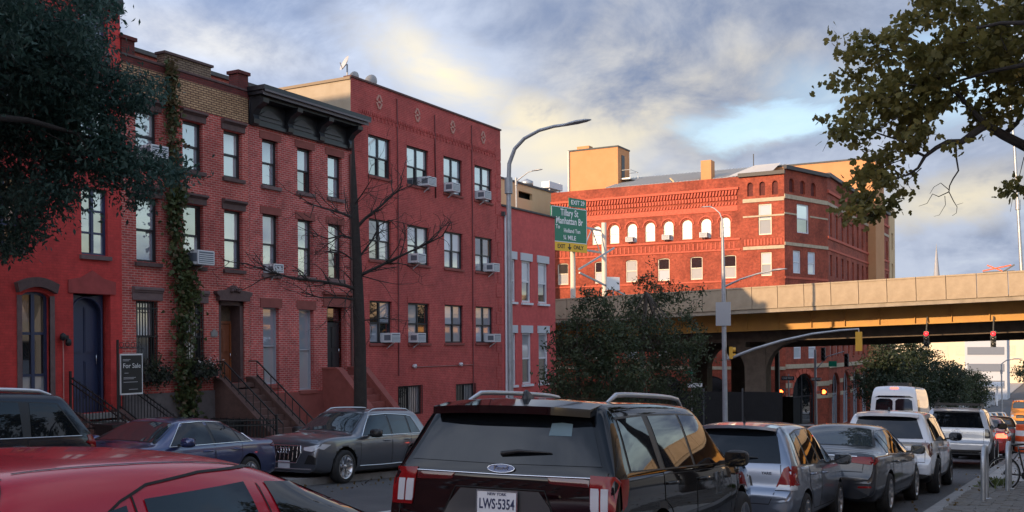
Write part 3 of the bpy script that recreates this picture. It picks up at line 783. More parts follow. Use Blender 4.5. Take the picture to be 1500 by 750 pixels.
def stoop(parent, x0, x1, ztop, zbot, n, tread, wallmat, stepmat, y0=0.0, cheek=.22, railing=True, landing=.35, wall_h=.0):
    """steps run out from the wall (negative local y)"""
    s = MB(); s.box(x0, x1, y0-landing, y0+.3, ztop-.14, ztop-.005); st = s.build('stoop', stepmat, parent)
    rise = (ztop-zbot)/n
    for i in range(1, n):
        MB().box(x0, x1, y0-landing-tread*i, y0-landing-tread*(i-1)+.03, ztop-rise*i-rise, ztop-rise*i).build('step', stepmat, st)
    run = landing+tread*(n-1)
    for a in (x0-cheek, x1):
        poly = [(y0+.0, zbot-.4), (y0-run-.1, zbot-.4), (y0-run-.1, zbot+.34), (y0-run+.18, zbot+.40), (y0-landing-.02, ztop+.06+wall_h), (y0-landing+.1, ztop+.12+wall_h), (y0, ztop+.12+wall_h)]
        b = MB(); nn = len(poly); vs = [(a, y, z) for y, z in poly]+[(a+cheek, y, z) for y, z in poly]
        b.add(vs, [tuple(range(nn)), tuple(reversed(range(nn, 2*nn)))]+[(i, i+nn, (i+1) % nn+nn, (i+1) % nn) for i in range(nn)]); b.build('cheek_wall', wallmat, st)
        b = MB(); top = poly[2:]
        for p, q in zip(top, top[1:]): b.bar((a+cheek/2, p[0], p[1]+.03), (a+cheek/2, q[0], q[1]+.03), cheek+.07, .07)
        b.build('coping', wallmat, st)
        if railing:
            b = MB(); xm = a+cheek/2
            for dz in (.55, .12): b.bar((xm, y0-run+.1, zbot+.42+dz), (xm, y0-landing, ztop+.12+wall_h+dz), .035)
            b.bar((xm, y0-landing, ztop+.12+wall_h+.55), (xm, y0-.02, ztop+.12+wall_h+.55), .035)
            for k in range(9): t = k/8; b.bar((xm, lerp(y0-run+.1, y0-landing, t), lerp(zbot+.40, ztop+.1+wall_h, t)), (xm, lerp(y0-run+.1, y0-landing, t), lerp(zbot+.97, ztop+.67+wall_h, t)), .018)
            b.build('railing', IRON, st)
    return st
RZ = math.pi/2

def house_red():        # painted red house with arched door
    Y0, Y1, top = 5.0, 19.45, 10.4; zb = G(-23, 14)-.6; D = 12
    B = building('red_house', 'house painted bright red with arched navy doorway and black bracketed cornice', (-23, Y0, zb), RZ)
    f = lambda y: y-Y0; z = lambda v: v-zb
    op = []; wins = []
    for ya in (6.6, 9.7, 12.75, 15.55, 18.15):
        for za, zt in ((2.47, 4.25), (5.3, 6.95), (8.0, 9.0)): op.append((f(ya), f(ya+.84), z(za), z(zt))); wins.append(op[-1])
    gw = []
    for ya in (13.2, 16.38): op.append((f(ya), f(ya+.80), z(-1.75), z(1.42), .14)); gw.append(op[-1])
    dr = [(f(17.88), f(19.06), z(-1.75), z(1.43))]; op += dr
    link('wall', wall_mesh('wall', Y1-Y0, z(top), op, PAINT_RED, .30), B); shell_box(B, Y1-Y0, D, 0, z(top), PAINT_RED)
    for w in wins:
        o = window(B, *w[:4], FRAME_NAVY, random.choice([P('warm', 'sky'), P('sky', 'warm')]), y=.10, cols=2, rows=3, fw=.06)
        sill(B, w[0], w[1], w[2], STONE_PURPLE)
    for w in gw:
        window(B, w[0], w[1], w[2], w[3], FRAME_NAVY, P('curtain', 'dark', 'warm', 'curtain', 'dark', 'warm'), y=.12, cols=2, rows=3, fw=.07, rise=.14)
        b = MB(); n = 12; x0, x1, zt = w[0]-.14, w[1]+.14, w[3]
        def hoodarc(dy, o, r): return [(lerp(x0-o, x1+o, k/n), dy, zt-.10+o*.0+(.30 if r else .06)+.16*math.sin(math.pi*k/n)) for k in range(n+1)]
        lo, hi = hoodarc(-.14, 0, 0), hoodarc(-.14, .06, 1); lo2, hi2 = hoodarc(0, 0, 0), hoodarc(0, .06, 1)
        m = n+1; vs = lo+hi+lo2+hi2
        b.add(vs, [(i, i+1, m+i+1, m+i) for i in range(n)]+[(i, i+1, 2*m+i+1, 2*m+i) for i in range(n)]+[(m+i, m+i+1, 3*m+i+1, 3*m+i) for i in range(n)]+[(0, m, 3*m, 2*m), (n, m+n, 3*m+n, 2*m+n)])
        b.build('window_hood', LINTEL, B)
        for xa in (w[0]-.13, w[1]): MB().box(xa, xa+.13, -.03, .05, w[2], w[3]-.1).build('window_jamb', STONE_PURPLE, B)
    # doorway: arched surround in a square recess
    d = dr[0]; b = MB(); n = 14; xa, xb = d[0]+.06, d[1]-.06; cx = (xa+xb)/2; r = (xb-xa)/2-.05; spr = d[3]-.30-r*.55
    arc = [(cx+r*math.cos(math.pi*k/n), spr+r*math.sin(math.pi*k/n)) for k in range(n+1)]
    o_ = [(xb, d[2]), (xb, d[3]), (xa, d[3]), (xa, d[2])]
    i_ = [(cx+r, d[2])]+arc+[(cx-r, d[2])]
    b.add([(x, .24, zz) for x, zz in [o_[0], o_[1]]+arc[:n//2+1][::-1]+[i_[0]]], [tuple(range(n//2+4))]); b.add([(x, .24, zz) for x, zz in [o_[3], o_[2]]+arc[n//2:]+[i_[-1]]], [tuple(range(n//2+4))])
    for p, q in zip(i_, i_[1:]): b.add([(p[0], .24, p[1]), (q[0], .24, q[1]), (q[0], .42, q[1]), (p[0], .42, p[1])], [(0, 1, 2, 3)])
    b.tube([(x, .235, zz) for x, zz in i_], .03, 6); b.build('door_surround', FRAME_NAVY, B)
    door_leaf(B, cx-r, cx+r, d[2], d[3]-.1, FRAME_NAVY, .40)
    b = MB(); b.prism([(d[0]-.16, d[3]), (d[1]+.16, d[3]), (d[1]+.16, d[3]+.34), (cx+.36, d[3]+.42), (cx, d[3]+.62), (cx-.36, d[3]+.42), (d[0]-.16, d[3]+.34)], -.035, .02); b.build('door_pediment', material('pediment_red', (.34, .055, .05), .8, var=.2), B)
    # cornice with scrolled brackets
    b = MB(); W = Y1-Y0
    b.box(-.05, W+.1, -.62, .2, z(top)-.12, z(top)+.1); b.box(0, W+.05, -.50, .1, z(top)-.30, z(top)-.12); b.box(0, W, -.16, .05, z(top)-1.25, z(top)-1.12); b.box(0, W, -.08, .05, z(top)-1.15, z(top)-.3); b.build('cornice', BLACK_PAINT, B)
    for k in range(12):
        x = .1+k*(W-.4)/11; MB().prism([(-.08, z(top)-1.3), (-.22, z(top)-1.22), (-.26, z(top)-1.0), (-.20, z(top)-.85), (-.46, z(top)-.55), (-.48, z(top)-.30), (-.08, z(top)-.30)], 0, .22).build('bracket', BLACK_PAINT, B, (x, 0, 0), (0, 0, math.pi/2)).location = (x+.22, 0, 0)
    zs = z(-1.51); stoop(B, f(17.85), f(19.1), z(-1.75), z(G(-22, 18.5)+.14), 6, .28, BROWNSTONE, material('step_stone', (.22, .21, .20), .85, var=.2), railing=False, cheek=.12, wall_h=-.12)
    # wall lantern with its conduit
    b = MB(); b.tube([(f(17.55), -.03, z(-1.7)), (f(17.55), -.03, z(.25))], .016, 6); b.build('conduit', material('conduit_pink', (.5, .22, .2), .6), B)
    b = MB(); b.box(f(17.46), f(17.62), -.16, -.02, z(.22), z(.32)); b.lathe([(.03, -.12), (.075, -.08), (.075, .04), (.02, .08)], (f(17.62), -.14, z(.16)), 'z', 10); b.lathe([(.03, -.12), (.07, -.08), (.07, .04), (.02, .08)], (f(17.46), -.14, z(.30)), 'z', 10); b.build('wall_lamp', IRON, B)
    return B
def house_band():       # brick house with beige band
    Y0, Y1 = 19.45, 24.4; zb = G(-23, 22)-.6
    B = building('banded_house', 'red brick house with a beige brick band and stepped parapet, ivy up its front', (-23, Y0, zb), RZ)
    f = lambda y: y-Y0; z = lambda v: v-zb; W = Y1-Y0
    cols = [(19.95, 20.75), (21.67, 22.46), (23.32, 24.11)]; op = []; ws = []
    for ya, yb in cols:
        for za, zt in ((2.40, 4.22), (5.24, 6.68)): op.append((f(ya), f(yb), z(za), z(zt))); ws.append(op[-1])
    g = [(f(19.92), f(20.70), z(-.70), z(1.30)), (f(21.70), f(22.46), z(-.70), z(1.28))]; d = (f(23.06), f(24.16), z(-1.14), z(1.41)); op += g+[d]
    link('wall', wall_mesh('wall', W, z(7.07), op, RED_BRICK, .24), B); shell_box(B, W, 12, 0, z(7.9), RED_BRICK)
    link('beige_band', wall_mesh('beige_band', W-.02, z(7.86), [], BEIGE_BRICK, z0=z(7.07)), B, (.0, -.02, 0)); MB().box(0, W-.02, -.02, .2, z(7.06), z(7.071)).build('band_edge', LINTEL, B)
    link('parapet_strip', wall_mesh('parapet_strip', W, z(8.06), [], DARK_BRICK, z0=z(7.86)), B, (0, -.03, 0))
    b = MB(); b.box(0, W, -.06, .3, z(8.06), z(8.12)); b.build('coping', LINTEL, B)
    b = MB(); b.box(f(21.0), f(22.8), -.02, .3, z(8.12), z(8.46)); b.build('raised_parapet', brick('dull_beige_brick', (.30, .22, .15), (.25, .18, .12), (.10, .06, .05), .014), B); b = MB(); b.box(f(20.95), f(22.86), -.08, .34, z(8.46), z(8.53)); b.build('coping', LINTEL, B)
    for ya, yb, zt in ((23.92, 24.36, 8.55), (19.46, 19.9, 8.5)):
        b = MB(); b.box(f(ya), f(yb), -.05, .35, z(8.06), z(zt)); b.build('parapet_pier', DARK_BRICK, B); b = MB(); b.box(f(ya)-.05, f(yb)+.05, -.11, .4, z(zt), z(zt)+.1); b.build('pier_cap', DARK_BRICK, B)
    b = MB(); b.box(0, W, -.06, .0, 0, z(-1.32)); b.build('base', material('base_stucco', (.10, .085, .085), .9, col2=(.16, .14, .14), vscale=3, bump=.2), B)
    mixes = [P('sky', 'sky'), P('sky', 'curtain'), P('blind', 'dark'), P('sky', 'sky'), P('sky', 'blind'), P('curtain', 'blind')]
    for w, m in zip(ws, mixes):
        window(B, *w, FRAME_DARK, m, y=.13, fw=.07); hood(B, w[0], w[1], w[3]+.02, LINTEL); sill(B, w[0], w[1], w[2], LINTEL)
    for w in g:
        window(B, *w, FRAME_DARK, P('dark', 'curtain'), y=.15, fw=.06); hood(B, w[0], w[1], w[3]+.02, STONE_PURPLE, .36, .12, .14); sill(B, w[0], w[1], w[2], LINTEL)
        b = MB(); n = 8
        for k in range(n): x = lerp(w[0]+.05, w[1]-.05, k/(n-1)); b.bar((x, .02, w[2]), (x, .02, w[3]), .02)
        for t in (.08, .5, .9): b.bar((w[0], .02, lerp(w[2], w[3], t)), (w[1], .02, lerp(w[2], w[3], t)), .025)
        for k in range(n-1): x = lerp(w[0]+.05, w[1]-.05, (k+.5)/(n-1)); b.tube([(x+.045*math.cos(t*math.pi/4), .02, w[3]-.28+.045*math.sin(t*math.pi/4)) for t in range(9)], .008, 4)
        b.build('window_grille', IRON, B)
    # door: recessed, orange-brown leaf with fanlight
    MBd = MB(); MBd.box(d[0], d[0]+.14, .05, .6, d[2], d[3]); MBd.box(d[1]-.14, d[1], .05, .6, d[2], d[3]); MBd.box(d[0], d[1], .05, .6, d[3]-.14, d[3]); MBd.build('door_frame', LINTEL, B)
    WOOD = material('door_wood', (.20, .06, .03), .4, col2=(.28, .10, .05), vscale=6)
    door_leaf(B, d[0]+.14, d[1]-.14, d[2], d[3]-.72, WOOD, .46); b = MB(); b.box(d[0]+.14, d[1]-.14, .44, .5, d[3]-.70, d[3]-.62); b.build('transom_bar', WOOD, B); b = MB(); b.add([(d[0]+.14, .48, d[3]-.62), (d[1]-.14, .48, d[3]-.62), (d[1]-.14, .48, d[3]-.14), (d[0]+.14, .48, d[3]-.14)], [(0, 1, 2, 3)]); b.build('transom_pane', PANES['warm'], B)
    b = MB(); b.box(d[1]-.20, d[1]-.15, .42, .47, d[2], d[3]-.7); b.build('door_edge', material('door_orange', (.30, .09, .03), .5), B)
    # carved pediment
    cx = (d[0]+d[1])/2; b = MB(); x0, x1, zt = d[0]-.16, d[1]+.16, d[3]
    b.prism([(x0+.06, zt), (x1-.06, zt), (x1-.06, zt+.12), (x1+.05, zt+.20), (x1+.05, zt+.28), (cx+.30, zt+.33), (cx, zt+.48), (cx-.30, zt+.33), (x0-.05, zt+.28), (x0-.05, zt+.20), (x0+.06, zt+.12)], -.16, .02)
    for k in range(5): b.lathe([(.001, -.07), (.06, -.04), (.07, .0), (.001, .05)], (cx-.16+.08*k, -.17, zt+.30+.05*(1-abs(k-2)/2)), 'y', 8)
    b.build('door_pediment', BLACK_PAINT if False else LINTEL, B)
    stoop(B, d[0]-.02, d[1]+.06, d[2], z(G(-20.4, 23.6)+.14), 11, .24, BROWNSTONE, BROWNSTONE, wall_h=.0)
    b = MB(); b.box(f(22.72), f(22.98), -.03, 0, z(.30), z(.46)); b.prism([(f(22.78), z(.46)), (f(22.92), z(.46)), (f(22.90), z(.52)), (f(22.80), z(.52))], -.03, 0); b.build('house_plaque', material('plaque', (.22, .21, .2), .6, var=.2, vscale=20), B)
    return B
def house_cornice():    # house with the black bracketed cornice
    Y0, Y1 = 24.42, 29.62; zb = G(-23, 27)-.6
    B = building('cornice_house', 'three-storey brick house under a heavy black bracketed cornice', (-23, Y0, zb), RZ)
    f = lambda y: y-Y0; z = lambda v: v-zb; W = Y1-Y0; top = 8.0
    cols = [(25.02, 25.78), (26.72, 27.48), (28.32, 29.10)]; op = []; ws = []
    for ya, yb in cols:
        for za, zt in ((2.35, 4.28), (5.22, 6.70)): op.append((f(ya), f(yb), z(za), z(zt))); ws.append(op[-1])
    g = [(f(25.0), f(25.77), z(-1.25), z(1.25)), (f(26.75), f(27.5), z(-1.5), z(1.23))]; d = (f(28.22), f(29.30), z(-1.06), z(1.37)); op += g+[d]
    link('wall', wall_mesh('wall', W, z(top), op, RED_BRICK2, .24), B); shell_box(B, W, 12, 0, z(top), RED_BRICK2)
    mixes = [P('sky', 'curtain'), P('sky', 'sky'), P('curtain', 'sky'), P('dark', 'sky'), P('dark', 'curtain'), P('sky', 'sky')]
    for w, m in zip(ws, mixes):
        window(B, *w, FRAME_DARK, m, y=.13, fw=.06); sill(B, w[0], w[1], w[2], STONE_PURPLE); b = MB(); b.box(w[0]-.12, w[1]+.12, -.025, .1, w[3], w[3]+.24); b.build('lintel', BROWNSTONE_RED, B)
    for w in g:
        window(B, *w, FRAME_GREY, P('curtain', 'sky'), y=.15, fw=.05); b = MB(); b.box(w[0]-.12, w[1]+.12, -.025, .1, w[3], w[3]+.30); b.build('lintel', BROWNSTONE_RED, B); sill(B, w[0], w[1], w[2], BROWNSTONE_RED)
    b = MB(); b.box(d[0]-.2, d[1]+.2, -.04, .05, d[3], d[3]+.42); b.box(d[0]-.26, d[1]+.26, -.14, .05, d[3]+.42, d[3]+.50); b.build('door_lintel', BROWNSTONE_RED, B)
    door_leaf(B, d[0]+.06, d[1]-.06, d[2], d[3]-.55, FRAME_DARK, .30); b = MB(); b.add([(d[0]+.06, .3, d[3]-.5), (d[1]-.06, .3, d[3]-.5), (d[1]-.06, .3, d[3]-.06), (d[0]+.06, .3, d[3]-.06)], [(0, 1, 2, 3)]); b.build('transom_pane', PANES['dark'], B)
    b = MB(); b.box(0, W, -.05, 0, 0, z(-1.55)); b.build('base', BROWNSTONE_RED, B)
    # cornice
    b = MB(); L0, L1 = -.12, W+.22
    b.box(L0, L1, -.78, .15, z(8.06), z(8.20)); b.box(L0+.05, L1-.05, -.68, .1, z(7.94), z(8.06)); b.box(.02, W, -.50, .1, z(7.82), z(7.94)); b.box(0, W, -.14, .05, z(7.05), z(7.16)); b.build('cornice', BLACK_PAINT, B)
    b = MB(); b.box(L0+.02, L1-.02, -.785, -.78, z(8.0), z(8.06)); b.box(L0+.04, L1-.04, -.69, -.682, z(7.90), z(8.03)); b.build('cornice_fascia', material('cornice_grey', (.12, .10, .11), .5), B)
    b = MB(); b.box(0, W, -.06, .05, z(7.16), z(7.82)); b.build('frieze', BLACK_PAINT, B)
    for k in range(3):
        x0 = .30+k*1.60; b = MB(); b.box(x0, x0+1.15, -.09, -.06, z(7.26), z(7.34)); n = 8
        arc = [(x0+.1+.95*i/n, z(7.40)+.22*math.sin(math.pi*i/n)) for i in range(n+1)]
        b.prism([(x0+.1, z(7.40))]+arc[1:-1]+[(x0+1.05, z(7.40))], -.10, -.06); b.build('frieze_panel', material('frieze_grey', (.05, .045, .05), .5), B)
    for k in range(4):
        x = .02+k*1.62; b = MB()
        pr = [(-.06, z(7.02)), (-.20, z(7.08)), (-.22, z(7.22)), (-.16, z(7.36)), (-.30, z(7.55)), (-.60, z(7.70)), (-.62, z(7.83)), (-.06, z(7.83))]; n = len(pr)
        b.add([(x, y, zz) for y, zz in pr]+[(x+.26, y, zz) for y, zz in pr], [tuple(range(n)), tuple(reversed(range(n, 2*n)))]+[(i, i+n, (i+1) % n+n, (i+1) % n) for i in range(n)]); b.build('bracket', BLACK_PAINT, B)
    stoop(B, d[0]-.02, d[1]+.05, d[2], z(G(-20.4, 28.8)+.14), 11, .24, BROWNSTONE_RED, BROWNSTONE_RED, railing=False, wall_h=.12, cheek=.26, landing=.7)
    b = MB(); b.tube([(W-.07, -.06, z(6.9)), (W-.07, -.06, z(-2.4))], .045, 8); b.build('downpipe', material('downpipe_brown', (.10, .045, .04), .6), B)
    return B
def apartment():        # maroon painted apartment house
    Y0, Y1 = 29.64, 40.62; zb = G(-23, 35)-.6; top = 9.72
    B = building('apartment_house', 'plain maroon painted-brick apartment house with pale diamonds below its parapet', (-23, Y0, zb), RZ)
    f = lambda y: y-Y0; z = lambda v: v-zb; W = Y1-Y0
    cols = [(30.68, 32.08), (33.17, 34.68), (35.83, 37.28), (38.32, 39.82)]; op = []
    for i, (a, c) in enumerate(cols):
        for za, zt in ((.07, 1.66), (3.2, 4.72), (6.33, 7.84)): op.append((f(a), f(c), z(za), z(zt)))
    bw = [(f(32.45), f(34.1), z(-2.75), z(-1.6)), (f(36.65), f(38.25), z(-2.75), z(-1.68))]
    link('wall', wall_mesh('wall', W, z(top), op+bw, MAROON, .2), B)
    shell_box(B, W, 13, 0, z(top), STUCCO)
    b = MB(); b.box(-.02, W+.03, -.05, .3, z(top), z(top)+.07); b.build('coping', material('coping_dark', (.09, .035, .03), .7), B); MB().box(-.05, .02, -.01, 13, z(top)-.08, z(top)+.02).build('side_coping', material('coping_stone', (.25, .19, .13), .8), B)
    panes = ['sky', 'sky', 'warm', 'curtain', 'dark', 'pale', 'blind']
    rr = random.Random(3)
    for w in op:
        window(B, *w, FRAME_DARK, [PANES[rr.choice(panes)] for _ in range(4)], y=.08, cols=2, rows=2, fw=.06, split=.48); sill(B, w[0], w[1], w[2], BROWNSTONE_RED, .1, .05, .06)
        b = MB(); b.box(w[0]-.04, w[1]+.04, -.012, .05, w[3], w[3]+.24); b.build('lintel', MAROON, B)
    for w in bw:
        window(B, *w, FRAME_DARK, P('dark', 'curtain'), y=.1, cols=2, rows=1, fw=.06); b = MB()
        for k in range(14): x = lerp(w[0], w[1], k/13); b.bar((x, -.02, w[2]), (x, -.02, w[3]), .018)
        b.build('window_grille', IRON, B)
    for k in range(5):      # dentil courses
        pass
    b = MB(); n = 84
    for k in range(n):
        x = .45+(W-.9)*k/n; b.box(x, x+.06, -.035, .0, z(8.56), z(8.68)); b.box(x+.065, x+.125, -.035, 0, z(8.42), z(8.54)) if k % 2 else None
    o = b.build('dentil_course', MAROON, B); o['kind'] = 'stuff'
    DIA = material('pale_terracotta', (.48, .24, .19), .8, var=.15, vscale=10)
    for a, c in cols:
        cx = f((a+c)/2)-.02; b = MB(); s_ = .30
        for i in range(4):
            t = i*math.pi/2; u = (i+1)*math.pi/2
            p, q = (cx+s_*.62*math.cos(t), -.02, z(9.15)+s_*math.sin(t)), (cx+s_*.62*math.cos(u), -.02, z(9.15)+s_*math.sin(u)); b.bar(lerp(Vector(p), Vector(q), .12), lerp(Vector(p), Vector(q), .88), .03, .075)
        b.bar((cx-.08, -.02, z(9.15)), (cx+.08, -.02, z(9.15)), .03, .09); o = b.build('diamond', DIA, B)
    b = MB()
    for k in range(18):
        zz = z(-2.2)+k*.62; b.box(.0, .62 if k % 2 else .42, -.02, 0, zz, zz+.56); b.box(W-(.50 if k % 2 else .34), W, -.02, 0, zz, zz+.56)
    o = b.build('quoins', MAROON, B); o['kind'] = 'stuff'
    for y_, zt in ((32.5, 9.6), (35.15, 9.5), (38.05, 9.6)):
        b = MB(); b.tube([(f(y_), -.03, z(9.5 if y_ != 35.15 else 9.4)), (f(y_)+.02, -.035, z(6)), (f(y_)-.02, -.03, z(-1.2 if y_ < 35 else (8.2 if y_ < 36 else -2)))], .025, 6); b.build('conduit', material('conduit_maroon', (.16, .04, .04), .6), B)
    b = MB(); b.tube([(f(33.45), -.03, z(-.88)), (f(38.0), -.03, z(-.88))], .018, 6); b.build('lamp_conduit', material('conduit_pale', (.30, .14, .12), .6), B)
    for y_ in (33.45, 36.9): b = MB(); b.lathe([(.02, -.02), (.07, -.04), (.08, -.16), (.03, -.20)], (f(y_), 0, z(-.84)), 'y', 12); b.build('flood_lamp', FRAME_WHITE, B)
    return B
def rose_house():
    Y0, Y1 = 40.64, 46.1; zb = G(-23, 43)-.6; top = 6.3
    B = building('rose_house', 'low rose-painted house with tall white-framed windows beside the maroon apartment house', (-23, Y0, zb), RZ)
    f = lambda y: y-Y0; z = lambda v: v-zb; W = Y1-Y0
    op = []
    for a, c in ((41.1, 41.95), (42.56, 43.48), (44.24, 45.25)):
        for za, zt in ((1.98, 3.95), (-1.9, .52)): op.append((f(a), f(c), z(za), z(zt)))
    link('wall', wall_mesh('wall', W, z(top), op, PINK_PAINT, .16), B); shell_box(B, W, 12, 0, z(top), PINK_PAINT)
    b = MB(); b.box(-.0, W+.05, -.08, .3, z(top), z(top)+.08); b.build('coping', ROOF, B)
    for w in op:
        window(B, *w, FRAME_WHITE, P('dark', 'curtain'), y=.06, fw=.09); sill(B, w[0], w[1], w[2], FRAME_WHITE, .12, .08, .1)
        b = MB(); b.box(w[0]-.12, w[1]+.12, -.05, .06, w[3], w[3]+.36); b.build('lintel', material('lintel_white', (.50, .52, .55), .6), B)
    b = MB(); b.tube([(.25, -.07, z(top)-.4), (.25, -.07, z(-4.2))], .05, 8); b.build('downpipe', FRAME_WHITE, B)
    b = MB(); b.box(-.0, .14, -.16, 0, z(top)-.45, z(top)-.25); b.build('rain_hopper', ROOF, B)
    return B
HOUSES = [house_red(), house_band(), house_cornice(), apartment(), rose_house()]
# ------------------------------------------------------------------ corner warehouse beyond the overpass
def corner_building():
    zb = G(-23, 95)-1.0; z = lambda v: v-zb
    B = building('corner_warehouse', 'tall orange-red brick corner building with arched windows and corbelled cornice behind the overpass', (-48, 95.4, zb), 0)
    A = Vector((-23.8, 95.4)); C = Vector((-21.46, 102.9)); W1 = 24.2
    STONE = material('band_stone', (.42, .34, .24), .8, var=.2, vscale=3); WH = FRAME_WHITE; CREAM = material('window_frame_cream', (.66, .58, .46), .5)
    fx = lambda X: X+48
    # left face
    op = []; arch = [-46.8, -44.8, -42.84, -40.9, -38.98, -37.07, -35.15, -33.25, -31.34, -29.46]
    aw = [(fx(x)-.53, fx(x)+.53, z(10.05), z(11.95), .5) for x in arch]
    r2 = [(fx(x)-.62, fx(x)+.62, z(6.1), z(8.33), .16) for x in (-46.7, -42.5, -39.07, -35.68, -32.33, -29.02)]
    r3 = [(fx(x)-.62, fx(x)+.62, z(2.1), z(4.3), .16) for x in (-46.7, -42.5, -39.07, -35.68, -32.33, -29.02)]+[(fx(x)-.62, fx(x)+.62, z(-1.6), z(.5), .16) for x in (-42.5, -39.07, -35.68, -32.33, -29.02)]
    bay = [(fx(-26.25), fx(-25.0), z(10.05), z(12.95)), (fx(-26.05), fx(-25.03), z(6.2), z(8.42)), (fx(-26.05), fx(-25.03), z(2.1), z(4.3)), (fx(-26.05), fx(-25.03), z(-1.6), z(.5))]
    nic = [(fx(x)-.27, fx(x)+.27, z(13.75), z(15.05), .27) for x in (-27.0, -25.85, -24.65)]
    ga = [(fx(x)-1.7, fx(x)+1.7, z(-7.6), z(-3.2), 1.4) for x in (-40, -35.5, -31)]
    W = W1
    link('wall', wall_mesh('wall', W, z(14.6), aw+r2+r3+bay[:1]+bay[1:]+ga, ORANGE_BRICK, .3) if False else wall_mesh('wall', W, z(15.7), aw+r2+r3+bay+nic+ga, ORANGE_BRICK, .3), B)
    for w in aw: window(B, *w[:4], CREAM, [random.choice(P('pale', 'blind')), random.choice(P('pale', 'blind'))], y=.12, fw=.09, rise=.5)
    for w in r2+r3: window(B, *w[:4], CREAM, [random.choice(P('blind', 'pale')), random.choice(P('dark', 'pale', 'blind'))], y=.12, fw=.09, rise=.16)
    for w in bay: window(B, *w[:4], CREAM, P('curtain', 'pale'), y=.12, fw=.1)
    for w in ga: window(B, *w[:4], FRAME_DARK, P('dark'), y=.28, cols=2, rows=3, fw=.1, rise=1.4)
    for w in nic: b = MB(); b.box(w[0], w[1], .2, .22, w[2], w[3]); b.build('niche_back', DARK_BRICK, B)
    # hood moulds over the arched windows
    HM = material('mould_brick', (.46, .09, .05), .8, var=.2, vscale=5)
    for w in aw:
        cx = (w[0]+w[1])/2; sp = w[3]-.5; pts = [(cx+.72*math.cos(math.pi*k/10), -.03, sp+.72*math.sin(math.pi*k/10)) for k in range(11)]
        b = MB()
        for p, q in zip(pts, pts[1:]): b.bar(p, q, .12, .12, (0, 1, 0))
        b.build('hood_mould', HM, B)
    def band(x0, x1, za, zt, pr, mat, nm='band'): b = MB(); b.box(x0, x1, -pr, .05, z(za), z(zt)); return b.build(nm, mat, B)
    band(0, fx(-28), 9.72, 9.9, .10, HM, 'sill_course'); band(0, fx(-28), 8.75, 8.9, .08, HM, 'sill_course'); band(0, fx(-28), 5.75, 5.9, .08, HM, 'sill_course')
    band(fx(-27.7), W, 13.15, 13.5, .08, STONE, 'stone_band'); band(fx(-27.7), W, 8.7, 9.0, .08, STONE, 'stone_band'); band(fx(-27.7), W, 11.75, 11.9, .05, STONE, 'stone_band'); band(0, W, -2.6, -2.3, .08, STONE, 'stone_band')
    band(fx(-28.1), W+.1, 15.6, 15.95, .28, material('cornice_dark', (.05, .045, .045), .6), 'bay_cornice')
    band(0, fx(-28.1), 14.5, 14.72, .20, HM, 'cornice')
    # corbel table: rows of stepped bricks
    b = MB(); n = 64
    for k in range(n):
        x = k*fx(-28.2)/n
        b.prism([(x, z(13.05)), (x+.16, z(13.05)), (x+.26, z(13.35)), (x+.08, z(13.35))], -.10, 0); b.box(x+.06, x+.26, -.14, 0, z(13.55), z(13.9)); b.prism([(x+.02, z(14.0)), (x+.18, z(14.0)), (x+.28, z(14.45)), (x+.10, z(14.45))], -.18, 0)
    for k in range(44): x = .1+k*fx(-28.3)/44; b.box(x, x+.14, -.06, 0, z(8.95), z(9.55))
    for k in range(12): x = fx(-27.6)+k*.31; b.box(x, x+.15, -.05, 0, z(9.1), z(9.7))
    o = b.build('corbel_table', HM, B); o['kind'] = 'stuff'
    band(0, fx(-28.2), 12.5, 13.02, .05, HM, 'corbel_band')
    # chamfer
    d = C-A; L = d.length; ang = math.atan2(d.y, d.x); loc = (fx(A.x), 0, 0)
    cw = [(2.2, 4.4, z(10.3), z(13.05)), (1.45, 2.85, z(6.45), z(8.6)), (4.1, 5.55, z(6.45), z(8.6)), (1.45, 2.85, z(2.3), z(4.5)), (4.1, 5.55, z(2.3), z(4.5)), (1.45, 2.85, z(-1.6), z(.5)), (4.1, 5.55, z(-1.6), z(.5))]
    cn = [(x-.45, x+.45, z(14.0), z(15.3), .4) for x in (1.3, 3.25, 5.2)]; cd = [(1.2, 5.3, z(-7.9), z(-3.0), 1.9)]
    ch = link('chamfer_wall', wall_mesh('chamfer_wall', L, z(16.2), cw+cn+cd, ORANGE_BRICK, .3), B, loc, (0, 0, ang))
    def onto(o): o.parent = B; o.location = Matrix.Rotation(ang, 4, 'Z') @ o.location+Vector(loc); o.rotation_euler = (0, 0, ang); return o
    for w in cw: onto(window(B, *w, WH, P('dark', 'pale') if w[2] > z(9) else P('pale', 'pale'), y=.1, fw=.12))
    onto(window(B, *cd[0][:4], FRAME_DARK, P('dark'), y=.25, cols=2, rows=2, fw=.14, rise=1.9, split=.55))
    for w in cn: b = MB(); b.box(w[0], w[1], .2, .22, w[2], w[3]); onto(b.build('niche_back', DARK_BRICK, B))
    def cb(x0, x1, za, zt, pr, mat, nm): b = MB(); b.box(x0, x1, -pr, .05, z(za), z(zt)); return onto(b.build(nm, mat, B))
    cb(-.05, L+.05, 16.05, 16.4, .3, MATS['cornice_dark'], 'cornice'); cb(0, L, 13.35, 13.75, .08, STONE, 'stone_band'); cb(0, L, 9.0, 9.3, .08, STONE, 'stone_band'); cb(0, 2.1, 11.9, 12.05, .05, STONE, 'stone_band'); cb(4.5, L, 11.9, 12.05, .05, STONE, 'stone_band'); cb(0, L, -2.5, -2.1, .1, STONE, 'stone_band'); cb(0, L, 5.9, 6.1, .06, HM, 'sill_course')
    for zz in (-5.5, -4.3): cb(0, 1.1, zz, zz+.45, .06, STONE, 'stone_block'); cb(5.4, L, zz, zz+.45, .06, STONE, 'stone_block')
